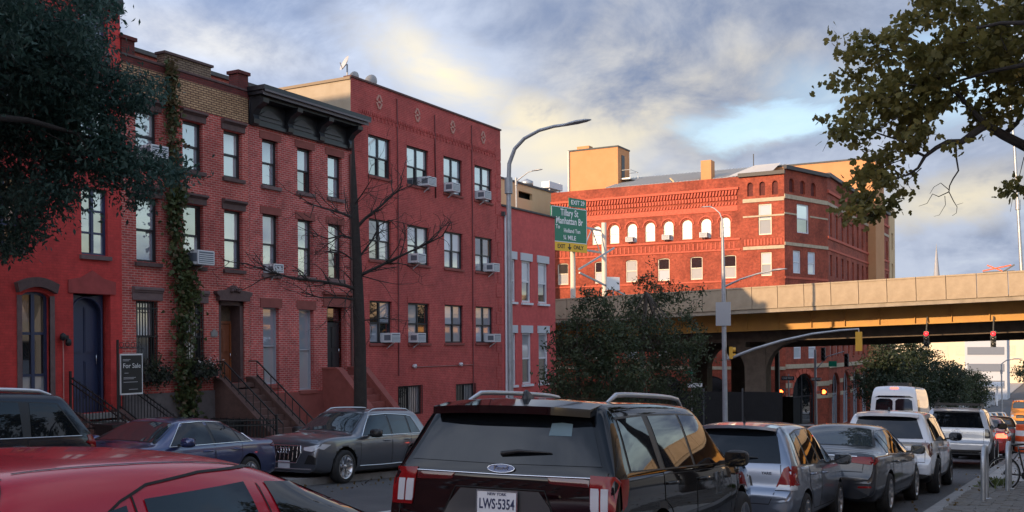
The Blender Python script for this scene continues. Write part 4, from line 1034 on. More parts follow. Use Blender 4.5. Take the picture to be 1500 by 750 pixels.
    for k in range(11):
        t0, t1 = math.pi*k/11, math.pi*(k+1)/11; b = MB()
        def q(t, r): return (3.25+r*math.cos(t)*1.05, z(-4.9)+r*math.sin(t)*.95)
        b.prism([q(t0+.02, 2.0), q(t1-.02, 2.0), q(t1-.02, 2.5), q(t0+.02, 2.5)], -.06, .02); onto(b.build('voussoir', HM, B))
    # street face
    L2 = 37.0; loc2 = (fx(C.x), C.y-95.4, 0)
    ys = [1.4+2.85*k for k in range(13)]
    so = []
    for y in ys:
        so += [(y-.55, y+.55, z(10.4), z(12.8)), (y-.55, y+.55, z(6.5), z(8.6)), (y-.55, y+.55, z(2.4), z(4.5)), (y-.55, y+.55, z(-1.5), z(.6))]
    sa = [(1.4+5.4*k, 5.2+5.4*k, z(-8.6), z(-3.1), 1.7) for k in range(6)]
    st = link('street_wall', wall_mesh('street_wall', L2, z(16.4), so+sa, ORANGE_BRICK, .35), B, loc2, (0, 0, math.pi/2))
    def onto2(o): o.parent = B; o.location = Matrix.Rotation(math.pi/2, 4, 'Z') @ o.location+Vector(loc2); o.rotation_euler = (0, 0, math.pi/2); return o
    for w in so: onto2(window(B, *w, WH if w[2] < z(2) else FRAME_GREY, P(random.choice(('dark', 'curtain')), random.choice(('sky', 'dark'))), y=.2, fw=.08))
    for w in sa: onto2(window(B, *w[:4], FRAME_GREY, P('sky', 'dark'), y=.3, cols=3, rows=2, fw=.12, rise=1.7, split=.6))
    def sb(x0, x1, za, zt, pr, mat, nm): b = MB(); b.box(x0, x1, -pr, .05, z(za), z(zt)); return onto2(b.build(nm, mat, B))
    sb(0, L2, 13.4, 13.7, .08, STONE, 'stone_band'); sb(0, L2, 10.1, 10.35, .1, HM, 'sill_course'); sb(0, L2, 9.0, 9.2, .08, HM, 'sill_course'); sb(0, L2, -2.6, -2.2, .12, STONE, 'stone_band'); sb(-.1, L2, 16.2, 16.55, .3, MATS['cornice_dark'], 'cornice'); sb(0, L2, 14.6, 14.9, .16, HM, 'corbel_band')
    for zz in (-5.5, -4.2):
        for k in range(7): sb(max(0, 5.4*k-.15), 5.4*k+1.35, zz, zz+.4, .06, STONE, 'stone_block')
    for k in (1, 3, 4, 8, 11):   # window units
        pass
    # roof and back
    b = MB(); zt = z(14.3); b.add([(0, .4, zt), (W, .4, zt), (fx(C.x)-.4, C.y-95.4, zt), (fx(C.x)-.4, L2+5.9, zt), (0, L2+5.9, zt)], [(0, 1, 2, 3, 4)]); b.build('roof', ROOF, B)
    b = MB(); b.add([(0, 0, 0), (0, L2+5.9, 0), (0, L2+5.9, z(14.6)), (0, 0, z(14.6))], [(0, 1, 2, 3)]); b.add([(0, L2+5.9, 0), (fx(C.x), L2+5.9, 0), (fx(C.x), L2+5.9, z(16.4)), (0, L2+5.9, z(16.4))], [(0, 1, 2, 3)]); b.build('back_wall', ORANGE_BRICK, B)
    b = MB(); b.add([(.3, .34, 0), (W-.3, .34, 0), (W-.3, .34, z(14.2)), (.3, .34, z(14.2))], [(0, 1, 2, 3)]); b.add([(W-.1, .4, 0), (fx(C.x)-.4, C.y-95.0, 0), (fx(C.x)-.4, C.y-95.0, z(14.2)), (W-.1, .4, z(14.2))], [(0, 1, 2, 3)]); b.add([(fx(C.x)-.4, C.y-95.0, 0), (fx(C.x)-.4, L2+5.5, 0), (fx(C.x)-.4, L2+5.5, z(14.2)), (fx(C.x)-.4, C.y-95.0, z(14.2))], [(0, 1, 2, 3)]); b.build('dark_room_sheet', MATS['room_dark'], B)
    return B
corner_building()
def tan_blocks():
    zb = -8.6; z = lambda v: v-zb
    T = building('tan_tower', 'square tan stucco stair tower rising above the roofs behind the corner building', (-60.2, 125, zb), 0)
    MB().box(0, 7.2, 0, 4, 0, z(25.9)).build('wall', TAN, T); MB().box(-.08, 7.28, -.08, 4.08, z(25.9), z(26.1)).build('coping', ROOF, T)
    MB().box(7.2, 7.26, 1.2, 2.2, z(22.0), z(25.0)).build('door', FRAME_DARK, T); b = MB()
    b.box(7.2, 8.6, .8, 3.6, z(21.7), z(21.85))
    for y in (.8, 3.6): b.tube([(7.3, y, z(22.9)), (8.6, y, z(22.9)), (8.6, y, z(21.8))], .04, 5)
    b.tube([(8.6, .8, z(22.9)), (8.6, 3.6, z(22.9))], .04, 5); b.build('balcony', LEAD, T)
    MB().box(.8, 2.6, 1, 2.2, z(26.1), z(26.7)).build('roof_hatch', TAN, T); MB().tube([(.05, -.12, z(26)), (.05, -.12, z(18))], .14, 8).build('downpipe', material('pipe_pale', (.6, .55, .5), .5), T)
    H = building('metal_roofed_hall', 'long tan hall under a sloping grey metal roof behind the corner building', (-53, 122, zb), 0)
    w = 21; ops = [(2.4+1.9*k, 3.8+1.9*k, z(17.9), z(18.7)) for k in range(4)]
    link('wall', wall_mesh('wall', w, z(20.1), ops, TAN, .3), H)
    for o in ops: window(H, *o, FRAME_GREY, P('dark'), y=.15, rows=1, fw=.08)
    MB().box(0, w, .1, 14, 0, z(17.6)).build('lower_hall', TAN2, H); MB().box(0, w, .32, .4, z(17.6), z(19.9)).build('dark_room_sheet', MATS['room_dark'], H)
    b = MB(); b.add([(-.3, -.5, z(20.0)), (w, -.5, z(20.0)), (w, 9, z(22.6)), (-.3, 9, z(22.6))], [(0, 1, 2, 3)])
    for k in range(46): x = -.2+k*.46; b.bar((x, -.5, z(20.06)), (x, 9, z(22.66)), .06, .10)
    o = b.build('metal_roof', METAL_ROOF, H)
    MB().box(12.6, 13.9, -.8, .6, z(16), z(22.3)).build('chimney', TAN, H); MB().tube([(8.4, -.2, z(20.6)), (8.8, -.2, z(20.2)), (11, -.3, z(18.2))], .10, 8).build('pipe', TAN2, H)
    for k in range(2): pass
    K = building('tan_block', 'big plain orange-tan stucco block rising behind the corner building parapet', (-33.2, 125, zb), 0)
    MB().box(0, 12.6, 0, 6, 0, z(21.3)).build('wall', TAN, K); MB().box(-.05, 12.65, -.05, 6, z(21.3), z(21.5)).build('coping', ROOF, K)
    b = MB(); b.add([(-4.4, -3.5, z(20.0)), (1.6, -3.5, z(20.4)), (1.6, 0, z(21.8)), (-1.5, 0, z(21.8))], [(0, 1, 2, 3)]); b.build('metal_roof', METAL_ROOF, K)
    MB().tube([(-2, 1, z(21)), (-2, 1, z(23.4))], .06, 6).build('vent_pipe', ROOF, K)
    E_ = building('ochre_block', 'ochre brick block next down the street from the corner building', (-21.4, 140.2, zb), RZ)
    ops = [(1.6, 2.9, z(h), z(h+2.2)) for k in range(1) for h in (-4, 0, 4, 8, 12)]
    link('wall', wall_mesh('wall', 4.4, z(17.6), ops, TAN2, .3), E_)
    for o in ops: window(E_, *o, FRAME_DARK, P('dark', 'sky'), y=.2, fw=.08)
    shell_box(E_, 4.4, 12, 0, z(17.6), TAN2)
    S = building('shaded_tan_block', 'tan building with vents on its roof, behind the rose-painted house', (-50, 86, zb), RZ)
    link('wall', wall_mesh('wall', 22, z(16.4), [(6, 9, z(15.0), z(15.7))], TAN2, .3), S); shell_box(S, 22, 16, 0, z(16.4), TAN2); MB().box(0, 22, -.1, .3, z(16.4), z(16.6)).build('coping', ROOF, S)
    for x, h, r in ((12.5, 2.0, .5), (4, 1.2, .3)):
        b = MB(); b.lathe([(r, 0), (r, h*.6), (r*1.4, h*.62), (r*1.4, h*.85), (.05, h)], (x, 2.5, z(16.0)), 'z', 12); b.build('roof_vent', LEAD, S)
    b = MB()
    for x in (15, 17.5): b.bar((x, 1, z(16.2)), (x, 1, z(18)), .12)
    b.box(14.6, 17.9, .8, 1.8, z(17.2), z(17.9)); b.build('roof_unit', FRAME_WHITE, S)
    # far end of the street
    N_ = building('navy_yard_block', 'huge cream industrial block closing the far end of the street', (-60, 330, -14), 0)
    MB().box(0, 110, 0, 30, 0, 21).build('wall', material('cream_wall', (.62, .50, .34), .9, col2=(.68, .57, .42), vscale=.1), N_)
    for k in range(18):
        for j in range(3): MB().box(4+6*k, 8+6*k, -.06, .1, 4+5.5*j, 7+5.5*j).build('window', material('far_window', (.50, .42, .32), .4), N_)
    M_ = building('pale_tower_block', 'pale grey block standing behind the street trees at the far end', (-21, 235, -13), 0)
    MB().box(0, 8, 0, 10, 0, 17).build('wall', material('pale_wall', (.42, .44, .48), .8), M_)
    for j in range(4): MB().box(.5, 7.5, -.1, 0, 3+3.5*j, 4.6+3.5*j).build('window_band', material('far_glass', (.16, .18, .22), .2), M_)
    q = thing('gas_station', 'low white canopy by the road at the far end of the street', 'canopy', (-16, 205, G(-16, 205))); MB().box(-3, 4, -2, 2, 3.6, 4.2).build('canopy', FRAME_WHITE, q)
    for x in (-2, 3): MB().bar((x, 0, 0), (x, 0, 3.6), .25).build('column', FRAME_WHITE, q)
    MB().box(-1, 2.5, 1, 3, 0, 2.4).build('kiosk', FRAME_GREY, q)
    # the street goes on behind the camera: plain houses that keep the low sun off the street
    for i, (y0, y1, t, m) in enumerate(((-9, 4.9, 17.0, RED_BRICK), (-26, -9.1, 14.5, MAROON), (-46, -26.1, 15.5, RED_BRICK2), (-75, -46.1, 15.5, MAROON))):
        zb2 = G(-23, y0)-1; Q = building('row_house', ('four-storey brick house next up the street from the red painted house', 'tall maroon tenement two doors up the street from the red painted house', 'long brick tenement farther up the street', 'maroon apartment block at the top of the street')[i], (-23, y0, zb2), RZ)
        w = y1-y0; ops = [(1+3*k, 2.1+3*k, 2.5+3.2*j, 4.3+3.2*j) for k in range(int((w-1)/3)) for j in range(4)]
        link('wall', wall_mesh('wall', w, t-zb2, ops, m, .25), Q); shell_box(Q, w, 14, 0, t-zb2, m)
        for o in ops: window(Q, *o, FRAME_DARK, P('sky', 'dark'), y=.12)
    X = building('rear_shade_block', 'unseen brick block added behind the row to shade the corner building', (-40, 22, -5), RZ); MB().box(0, 24, 0, 30, 0, 19.3).build('wall', RED_BRICK, X); MB().box(-.2, 24.2, -.2, 30.2, 19.3, 19.5).build('coping', ROOF, X)  # hidden block, added to keep the sun off the lower corner building
tan_blocks()

# ------------------------------------------------------------------ overpass
def overpass():
    Y = 56.0; ztop = lambda X: 3.44+.0266*X
    O = thing('overpass', 'elevated concrete highway on steel girders crossing over the street', 'overpass', (0, Y, 0))
    PC = material('parapet_concrete', (.30, .23, .155), .85, col2=(.42, .33, .23), vscale=1.3, bump=.3, bscale=30)
    SC_ = material('deck_concrete', (.30, .25, .19), .9, var=.25, vscale=1.5)
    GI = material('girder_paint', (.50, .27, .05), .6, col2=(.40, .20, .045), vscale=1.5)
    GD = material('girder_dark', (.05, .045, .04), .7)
    tilt = -math.atan(.0266); p = 1.42
    b = MB(); b.box(0, p-.03, 0, .30, -1.2, 0); b.box(0, p-.03, -.05, 0, -1.2, -.98); b.box(0, p-.03, -.03, .33, -.05, .03)
    me = b.fixn(b.mesh('parapet_panel', PC))
    for k in range(-62, 22):
        X = -15.8+p*k
        if -95 < X < 14: link('parapet_panel', me, O, (X, 0, ztop(X)), (0, tilt, 0))
    def strip(name, y0, y1, dz0, dz1, mat, x0=-104, x1=16):
        b = MB(); vs = [(x, y, ztop(x)+dz) for x in (x0, x1) for y, dz in ((y0, dz0), (y1, dz0), (y1, dz1), (y0, dz1))]
        b.add(vs, [(0, 1, 2, 3), (7, 6, 5, 4), (0, 4, 5, 1), (1, 5, 6, 2), (2, 6, 7, 3), (3, 7, 4, 0)]); return b.build(name, mat, O)
    strip('edge_beam', .02, .5, -1.42, -1.205, SC_); strip('deck', .5, 30, -1.35, -1.1, SC_); strip('rear_parapet', 29.6, 30, -1.1, 0, PC)
    for i, y in enumerate((1.9, 5.0, 7.8, 11.2, 14.6, 18.0, 22.0, 26.0, 29.4)):
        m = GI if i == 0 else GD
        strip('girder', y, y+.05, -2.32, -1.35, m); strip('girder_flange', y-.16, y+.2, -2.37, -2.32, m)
    b = MB()
    for k in range(60): X = -94+1.8*k; b.box(X, X+.03, 1.76, 1.9, ztop(X)-2.31, ztop(X)-1.36)
    o = b.build('girder_stiffeners', GI, O); o['kind'] = 'stuff'
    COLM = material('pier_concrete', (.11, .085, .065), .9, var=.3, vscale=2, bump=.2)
    for i, y in enumerate((4.0, 17.0, 27.0)):
        for X in ((-45, -32, -16.6, 3.2) if i == 0 else (-45, -24.4, 3.2)):
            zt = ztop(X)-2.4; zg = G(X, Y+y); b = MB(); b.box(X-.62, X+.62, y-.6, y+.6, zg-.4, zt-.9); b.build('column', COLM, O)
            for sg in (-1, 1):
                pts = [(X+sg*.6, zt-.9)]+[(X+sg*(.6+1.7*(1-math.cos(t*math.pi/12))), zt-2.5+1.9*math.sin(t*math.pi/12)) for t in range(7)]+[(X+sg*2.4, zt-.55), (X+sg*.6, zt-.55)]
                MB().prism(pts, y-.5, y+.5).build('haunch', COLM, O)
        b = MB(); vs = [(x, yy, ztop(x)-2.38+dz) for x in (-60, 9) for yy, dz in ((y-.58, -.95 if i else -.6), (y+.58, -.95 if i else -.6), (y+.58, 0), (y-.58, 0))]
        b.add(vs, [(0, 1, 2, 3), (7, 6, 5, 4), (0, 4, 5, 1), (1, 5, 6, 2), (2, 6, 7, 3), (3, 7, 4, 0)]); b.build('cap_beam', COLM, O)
    return O
overpass()
def side_glass(c, segs, zu, zl=.012, mat=None, band=True, trim=None, bandmat=None, trim_full=False):
    """segs: (x rear low, x front low, x rear high, x front high); zu: [(x, z)] upper edge"""
    mat = mat or GLASS; f = lambda x: interp(x, c.p['belt'])+zl; u = lambda x: interp(x, zu)
    for v in ('R', 'L'):
        if band:
            a, b = segs[0], segs[-1]; k = 8
            lo = [(lerp(a[0]-.03, b[1]+.05, i/k), f(lerp(a[0]-.03, b[1]+.05, i/k))-.012) for i in range(k+1)]
            up = [(lerp(a[2]-.02, b[3]+.03, i/k), u(lerp(a[2]-.02, b[3]+.03, i/k))+.018) for i in range(k+1)]
            bo = c.patch('window_surround', bandmat or BLACK, v, lo, up, .002, 2, 5)
        else: bo = None
        for x0, x1, x2, x3 in segs:
            k = 4
            lo = [(lerp(x0, x1, i/k), f(lerp(x0, x1, i/k))) for i in range(k+1)]; up = [(lerp(x2, x3, i/k), u(lerp(x2, x3, i/k))) for i in range(k+1)]
            c.patch('window', mat, v, lo, up, .0055, 2, 5)
        if trim:
            a, b = segs[0], segs[-1]; k = 10
            lo = [(lerp(a[0]-.03, b[1]+.04, i/k), f(lerp(a[0]-.03, b[1]+.04, i/k))-.012) for i in range(k+1)]
            c.rod(v, lo, .011, trim, 'window_trim', .004, 2)
            if trim_full:
                up = [(lerp(a[2]-.02, b[3]+.03, i/k), u(lerp(a[2]-.02, b[3]+.03, i/k))+.016) for i in range(k+1)]
                c.rod(v, [lo[0]]+up+[lo[-1]], .011, trim, 'window_trim', .004, 2)
def screen(c, x0, x1, y0, y1, mat=None, name='windscreen'):
    """glass on the raked top surface: x0,y0 at the base, x1,y1 at the roof"""
    k = 6
    lo = [(x0+(.05 if x0 < x1 else -.05)*abs(-1+2*i/k)**2, lerp(-y0, y0, i/k)) for i in range(k+1)]; up = [(x1, lerp(-y1, y1, i/k)) for i in range(k+1)]
    c.patch('screen_surround', BLACK, 'T', [(x, y*1.03) for x, y in lo], [(x, y*1.03) for x, y in up], .002, 2, 6)
    return c.patch(name, mat or GLASS_CLEAR, 'T', [(x+(x1-x0)*.03, y*.97) for x, y in lo], [(x-(x1-x0)*.03, y*.97) for x, y in up], .005, 2, 6)
def lamps(c, view, shapes, name, sym=True):
    for nm, mat, pts, off in shapes:
        for sg in ((1, -1) if sym else (1,)):
            c.poly(nm, mat, view, [(y*sg, z) for y, z in pts], off, 8, None, .012)

# --- black three-row SUV right in front
def explorer():
    c = Car('black_suv', 'glossy black three-row SUV with rear wiper and New York plate, parked at the curb', 'car',
            dict(L=5.0, W=2.10, H=1.78, zb=.24, belt=[(0, 1.19), (5, 1.10)], wheels=[1.1, 4.1], wr=.39, paint=material('paint_black', (.003, .003, .004), .035, spec=.5),
                 top=suv_top(5.0, 1.78, 1.19, .40, 3.0, 3.75, 1.17, 1.06, roof_w=.735, rear_w=.93, bump_z=.66, rake=.07, hood_w=.84), tail_taper=.02, rim='five', archclad=.03, clad=.10), -4.10, 7.05, R(3.0))
    side_glass(c, [(.42, 1.14, .50, 1.12), (1.30, 2.16, 1.28, 2.14), (2.24, 3.40, 2.22, 2.92)], [(.4, 1.60), (1.2, 1.625), (2.2, 1.63), (3.0, 1.61)])
    screen(c, 3.78, 3.05, .80, .66)
    c.poly('rear_window', GLASS, 'B', [(-.86, 1.235), (0, 1.225), (.86, 1.235), (.83, 1.30), (.70, 1.60), (.6, 1.63), (-.6, 1.63), (-.70, 1.60), (-.83, 1.30)], .006, 16)
    c.spoiler(.17, .48, .72, 1.635, 1.70, c.p['paint'], .02)
    c.rod('B', [(-.80, 1.145), (0, 1.14), (.80, 1.145)], .007, CHROME, 'tailgate_trim')
    lamps(c, 'B', [('tail_lamp', LAMP_RED, [(.80, .86), (1.0, .86), (1.0, 1.16), (.78, 1.165)], .012), ('reverse_lamp', LAMP_CLEAR, [(.80, .89), (.87, .89), (.865, 1.07), (.795, 1.07)], .02), ('reverse_lamp', LAMP_CLEAR, [(.885, .89), (.945, .89), (.94, 1.07), (.88, 1.07)], .02),
                   ('tail_strip', material('lamp_dark_red', (.07, .003, .004), .1, coat=1.0), [(.44, 1.085), (.775, 1.075), (.775, 1.135), (.42, 1.135)], .006)], 'tail_lamp')
    c.sides(lambda v: c.patch('tail_lamp', LAMP_RED, v, [(.14, .90), (.24, .94)], [(.16, 1.14), (.32, 1.14)], .010, 4, 4))
    gl = material('recess_grey', (.05, .052, .056), .35)
    c.poly('plate_recess', gl, 'B', [(-.52, .74), (.52, .74), (.40, 1.02), (-.40, 1.02)], .005, 8)
    c.rod('B', [(-.60, .742), (0, .735), (.60, .742)], .016, SATIN, 'handle_trim')
    c.rod('B', [(-.53, .75), (-.40, 1.03), (.40, 1.03), (.53, .75)], .006, GAP, 'recess_edge')
    c.plate(.915, w=.36, h=.19, text=('LWS\u00b75354', 'NEW YORK'), stand=.03)
    e = c.poly('badge', material('badge_blue', (.01, .03, .14), .2, coat=1.0), 'B', [(.12*math.cos(t*math.pi/8), 1.185+.030*math.sin(t*math.pi/8)) for t in range(16)], .012, 10, None, .01)
    c.rod('B', [(.122*math.cos(t*math.pi/8), 1.185+.032*math.sin(t*math.pi/8)) for t in range(17)], .005, CHROME, 'badge_rim', .012, 1)
    p = c.hit('B', 0, 1.185, .016); t = link('badge_lettering', text_mesh('badge_lettering', 'Ford', .055, CHROME, True, xs=1.25), c.root, p)
    t.rotation_euler = (math.pi/2, 0, -math.pi/2)
    c.wiper(.02, -.42, 1.30)
    sticker = material('sticker', (.12, .2, .24), .5)
    c.poly('window_sticker', sticker, 'B', [(-.36, 1.46), (-.56, 1.46), (-.55, 1.565), (-.37, 1.565)], .009, 4)
    c.rails(.75, 3.0, .66, SATIN, .07, .022)
    c.antenna(.62)
    for v in 'RL':
        c.door(v, 1.22, 2.18, hx=1.42); c.door(v, 2.21, 3.55, hx=2.42)
        c.seam([(v, [(.28, 1.12), (1.2, 1.13), (3.5, 1.09)]), (v, [(.30, .62), (.7, .66)])], 'crease', GAP, .006)
    c.seam([('B', [(-.92, 1.19), (-.93, .72), (.93, .72), (.92, 1.19)])], 'tailgate_gap')
    c.mirror(3.18, 1.19, BLACK, 1.0)
    roof = material('roof_black', (.006, .006, .007), .18, coat=1)
    for y in (-.32, 0, .32): c.seam([('T', [(.7, y), (2.9, y)])], 'roof_rib', roof, .05, .006)
    return c

def yaris():
    c = Car('silver_hatchback', 'small silver hatchback with angular red tail lamps, parked ahead of the black SUV', 'car',
            dict(L=3.8, W=1.70, H=1.52, zb=.22, belt=[(0, .98), (1.2, .95), (3.8, .88)], wheels=[.72, 3.15], wr=.30, paint=paint('silver', (.20, .23, .29), .7, .3),
                 top=suv_top(3.8, 1.52, 1.00, .42, 2.15, 3.0, .98, .86, roof_w=.64, rear_w=.86, bump_z=.58, rake=.09, hood_w=.76), tail_taper=.10, rim='multi'), -3.95, 12.95, R(1.5))
    side_glass(c, [(.50, .82, .58, .84), (.90, 1.52, .92, 1.54), (1.60, 2.62, 1.60, 2.20)], [(.5, 1.34), (1.0, 1.40), (1.6, 1.41), (2.2, 1.38)])
    screen(c, 3.0, 2.2, .66, .52)
    c.poly('rear_window', GLASS, 'B', [(-.60, .995), (0, .985), (.60, .995), (.585, 1.08), (.50, 1.38), (.44, 1.41), (-.44, 1.41), (-.50, 1.38), (-.585, 1.08)], .006, 16)
    c.spoiler(.24, .50, .50, 1.43, 1.47, c.p['paint'], .03)
    lamps(c, 'B', [('tail_lamp', LAMP_RED, [(.56, .70), (.80, .72), (.80, .95), (.66, .97)], .012), ('reverse_lamp', LAMP_CLEAR, [(.55, .66), (.79, .66), (.79, .73), (.60, .73)], .014)], 't')
    c.sides(lambda v: c.poly('tail_lamp', LAMP_RED, v, [(.06, .74), (.22, .76), (.28, .96), (.10, .97)], .008, 6, None, .01))
    c.seam([('B', [(-.60, .98), (-.62, .80), (-.48, .48), (.48, .48), (.62, .80), (.60, .98)])], 'tailgate_gap')
    c.poly('plate_recess', BLACK, 'B', [(-.26, .70), (.26, .70), (.22, .86), (-.22, .86)], .005, 6)
    t = link('model_lettering', text_mesh('model_lettering', 'YARIS', .05, CHROME, True), c.root, c.hit('B', -.43, .865, .006)); t.rotation_euler = (math.pi/2, 0, -math.pi/2)
    MB().tube([c.hit('T', .62, 0, 0), c.hit('T', .62, 0, 0)+Vector((-.01, 0, .03)), c.hit('T', .62, 0, 0)+Vector((-.05, 0, .09))], [.022, .012, .006], 8).build('antenna', BLACK, c.root)
    for v in 'RL':
        c.door(v, .86, 1.56, hx=1.02); c.door(v, 1.59, 2.68, hx=1.76)
    c.mirror(2.45, .98, paint('silver_dark', (.08, .09, .1)), 1.0)
    c.wiper(.0, -.3, 1.03)
    return c

def mazda():
    P = paint('graphite', (.016, .019, .026), .2, .28)
    c = Car('dark_sedan', 'dark graphite four-door sedan with red tail lamps behind the silver hatchback', 'car',
            dict(L=4.87, W=1.84, H=1.45, zb=.20, belt=[(0, .98), (1.0, .98), (2.5, .94), (4.87, .88)], wheels=[1.04, 3.87], wr=.335, paint=P, top=sedan_top(4.87, 1.45, 1.0, .75, 1.55, 2.75, 3.55, .97, .85, roof_w=.62, rear_w=.86), rim='multi', rimmat=ALLOY), -3.62, 16.6, R(-.6))
    side_glass(c, [(.98, 1.28, 1.22, 1.36), (1.33, 2.02, 1.42, 2.03), (2.10, 3.22, 2.11, 2.66)], [(1.1, 1.20), (1.5, 1.325), (2.1, 1.345), (2.7, 1.31)], trim=CHROME)
    screen(c, 3.55, 2.8, .70, .52); screen(c, .80, 1.52, .66, .53, GLASS_CLEAR, 'rear_window')
    lamps(c, 'B', [('tail_lamp', LAMP_RED, [(.44, .86), (.86, .83), (.88, .95), (.60, .955), (.42, .93)], .01)], 't')
    c.sides(lambda v: c.poly('tail_lamp', LAMP_RED, v, [(.06, .84), (.34, .90), (.38, .95), (.06, .95)], .008, 6, None, .01))
    c.rod('B', [(-.55, .955), (0, .96), (.55, .955)], .012, CHROME, 'boot_trim')
    c.seam([('B', [(-.66, .98), (-.64, .72), (.64, .72), (.66, .98)])], 'boot_gap')
    c.poly('plate_recess', BLACK, 'B', [(-.30, .74), (.30, .74), (.26, .90), (-.26, .90)], .005, 6); c.plate(.82)
    lamps(c, 'B', [('reflector', LAMP_RED, [(.58, .47), (.78, .48), (.78, .51), (.58, .50)], .008)], 'r')
    for v in 'RL':
        c.door(v, 1.28, 2.05, hx=1.48); c.door(v, 2.08, 3.30, hx=2.28)
    c.mirror(2.98, 1.0, P, 1.0)
    return c

def white_suv():
    P = paint('white', (.62, .64, .68), .0, .35)
    c = Car('white_crossover', 'white crossover with full-width dark tail strip between the dark sedan and the silver SUV', 'car',
            dict(L=4.6, W=1.86, H=1.68, zb=.22, belt=[(0, 1.08), (4.6, 1.0)], wheels=[.92, 3.62], wr=.365, paint=P, top=suv_top(4.6, 1.68, 1.10, .36, 2.7, 3.4, 1.08, .98, roof_w=.70, rear_w=.90, bump_z=.62, rake=.08), rim='five', rimmat=DARK_ALLOY, clad=.14, archclad=.07, nose_taper=.09), -3.42, 21.6, R(1.0))
    side_glass(c, [(.42, .9, .62, .92), (1.0, 1.86, 1.02, 1.86), (1.94, 3.1, 1.94, 2.6)], [(.4, 1.48), (1.0, 1.53), (2.0, 1.54), (2.7, 1.50)])
    screen(c, 3.42, 2.75, .72, .58)
    c.poly('rear_window', GLASS, 'B', [(-.70, 1.12), (0, 1.11), (.70, 1.12), (.66, 1.24), (.56, 1.52), (.5, 1.55), (-.5, 1.55), (-.56, 1.52), (-.66, 1.24)], .006, 14)
    c.spoiler(.16, .42, .60, 1.56, 1.62, P, .02)
    c.poly('tail_strip', LAMP_DARK, 'B', [(-.78, .98), (.78, .98), (.78, 1.05), (-.78, 1.05)], .006, 10)
    lamps(c, 'B', [('tail_lamp', material('lamp_dark_red', (.07, .003, .004)), [(.70, 1.0), (.82, .78), (.88, .78), (.88, 1.05), (.68, 1.05)], .012)], 't')
    c.sides(lambda v: c.poly('tail_lamp', MATS['lamp_dark_red'], v, [(.05, .80), (.12, .80), (.28, 1.0), (.28, 1.05), (.05, 1.05)], .008, 6, None, .01))
    c.seam([('B', [(-.74, 1.09), (-.74, .66), (.74, .66), (.74, 1.09)])], 'tailgate_gap')
    for v in 'RL':
        c.door(v, .97, 1.89, hx=1.15); c.door(v, 1.92, 3.25, hx=2.12)
    c.mirror(2.85, 1.12, BLACK, 1.1)
    c.antenna(.6)
    return c

def runner():
    P = paint('bright_silver', (.50, .52, .56), .45, .3)
    c = Car('silver_suv', 'boxy silver off-road SUV with roof rack tray and rear plate', 'car',
            dict(L=4.8, W=1.92, H=1.78, zb=.36, belt=[(0, 1.18), (4.8, 1.10)], wheels=[1.05, 3.84], wr=.39, paint=P, top=suv_top(4.8, 1.78, 1.2, .34, 2.85, 3.45, 1.16, 1.06, roof_w=.74, rear_w=.92, bump_z=.72, rake=.06, hood_w=.84), rim='six', archclad=.0, rear_lift=.12), -3.12, 32.0, R(1.5))
    side_glass(c, [(.36, .95, .42, .95), (1.06, 1.9, 1.06, 1.9), (1.98, 3.1, 1.98, 2.75)], [(.4, 1.62), (2.0, 1.63), (2.8, 1.60)])
    screen(c, 3.45, 2.9, .78, .64)
    c.poly('rear_window', GLASS, 'B', [(-.74, 1.19), (.74, 1.19), (.70, 1.30), (.62, 1.62), (-.62, 1.62), (-.70, 1.30)], .006, 14)
    c.spoiler(.12, .40, .62, 1.67, 1.72, P, .02)
    lamps(c, 'B', [('tail_lamp', LAMP_DARK, [(.76, .90), (.94, .90), (.93, 1.17), (.76, 1.17)], .012)], 't')
    c.sides(lambda v: c.poly('tail_lamp', LAMP_DARK, v, [(.04, .90), (.2, .92), (.26, 1.17), (.04, 1.17)], .008, 6, None, .01))
    c.plate(.98); c.seam([('B', [(-.73, 1.17), (-.73, .74), (.73, .74), (.73, 1.17)])], 'tailgate_gap')
    c.rod('B', [(-.74, 1.06), (0, 1.06), (.74, 1.06)], .01, CHROME, 'tailgate_trim')
    b = MB()
    for k in range(3): b.tube([c.hit('B', .11*math.cos(t*math.pi/8)*(1, .6, .35)[k], 1.10+.05*math.sin(t*math.pi/8)*(1, .5, .9)[k], .01) for t in range(17)], .007, 6)
    b.build('badge', CHROME, c.root)
    c.poly('rear_bumper', P, 'B', [(-.90, .56), (.90, .56), (.92, .70), (-.92, .70)], .05, 10, None, .05)
    c.poly('bumper_underside', BLACK, 'B', [(-.84, .46), (.84, .46), (.86, .56), (-.86, .56)], .012, 10)
    for v in 'RL':
        c.door(v, 1.0, 1.94, hx=1.2); c.door(v, 1.97, 3.3, hx=2.15)
    c.mirror(3.0, 1.22, BLACK, 1.15); c.rails(.6, 2.7, .62, BLACK, .06, .02)
    b = MB()
    for k in range(8): b.box(.62+.28*k, .66+.28*k, -.6, .6, 1.835, 1.86)
    for y in (-.6, .6): b.box(.6, 2.7, y-.02, y+.02, 1.83, 1.90)
    for x in (.6, 2.68): b.box(x, x+.03, -.6, .6, 1.83, 1.90)
    b.build('roof_tray', BLACK, c.root)
    return c

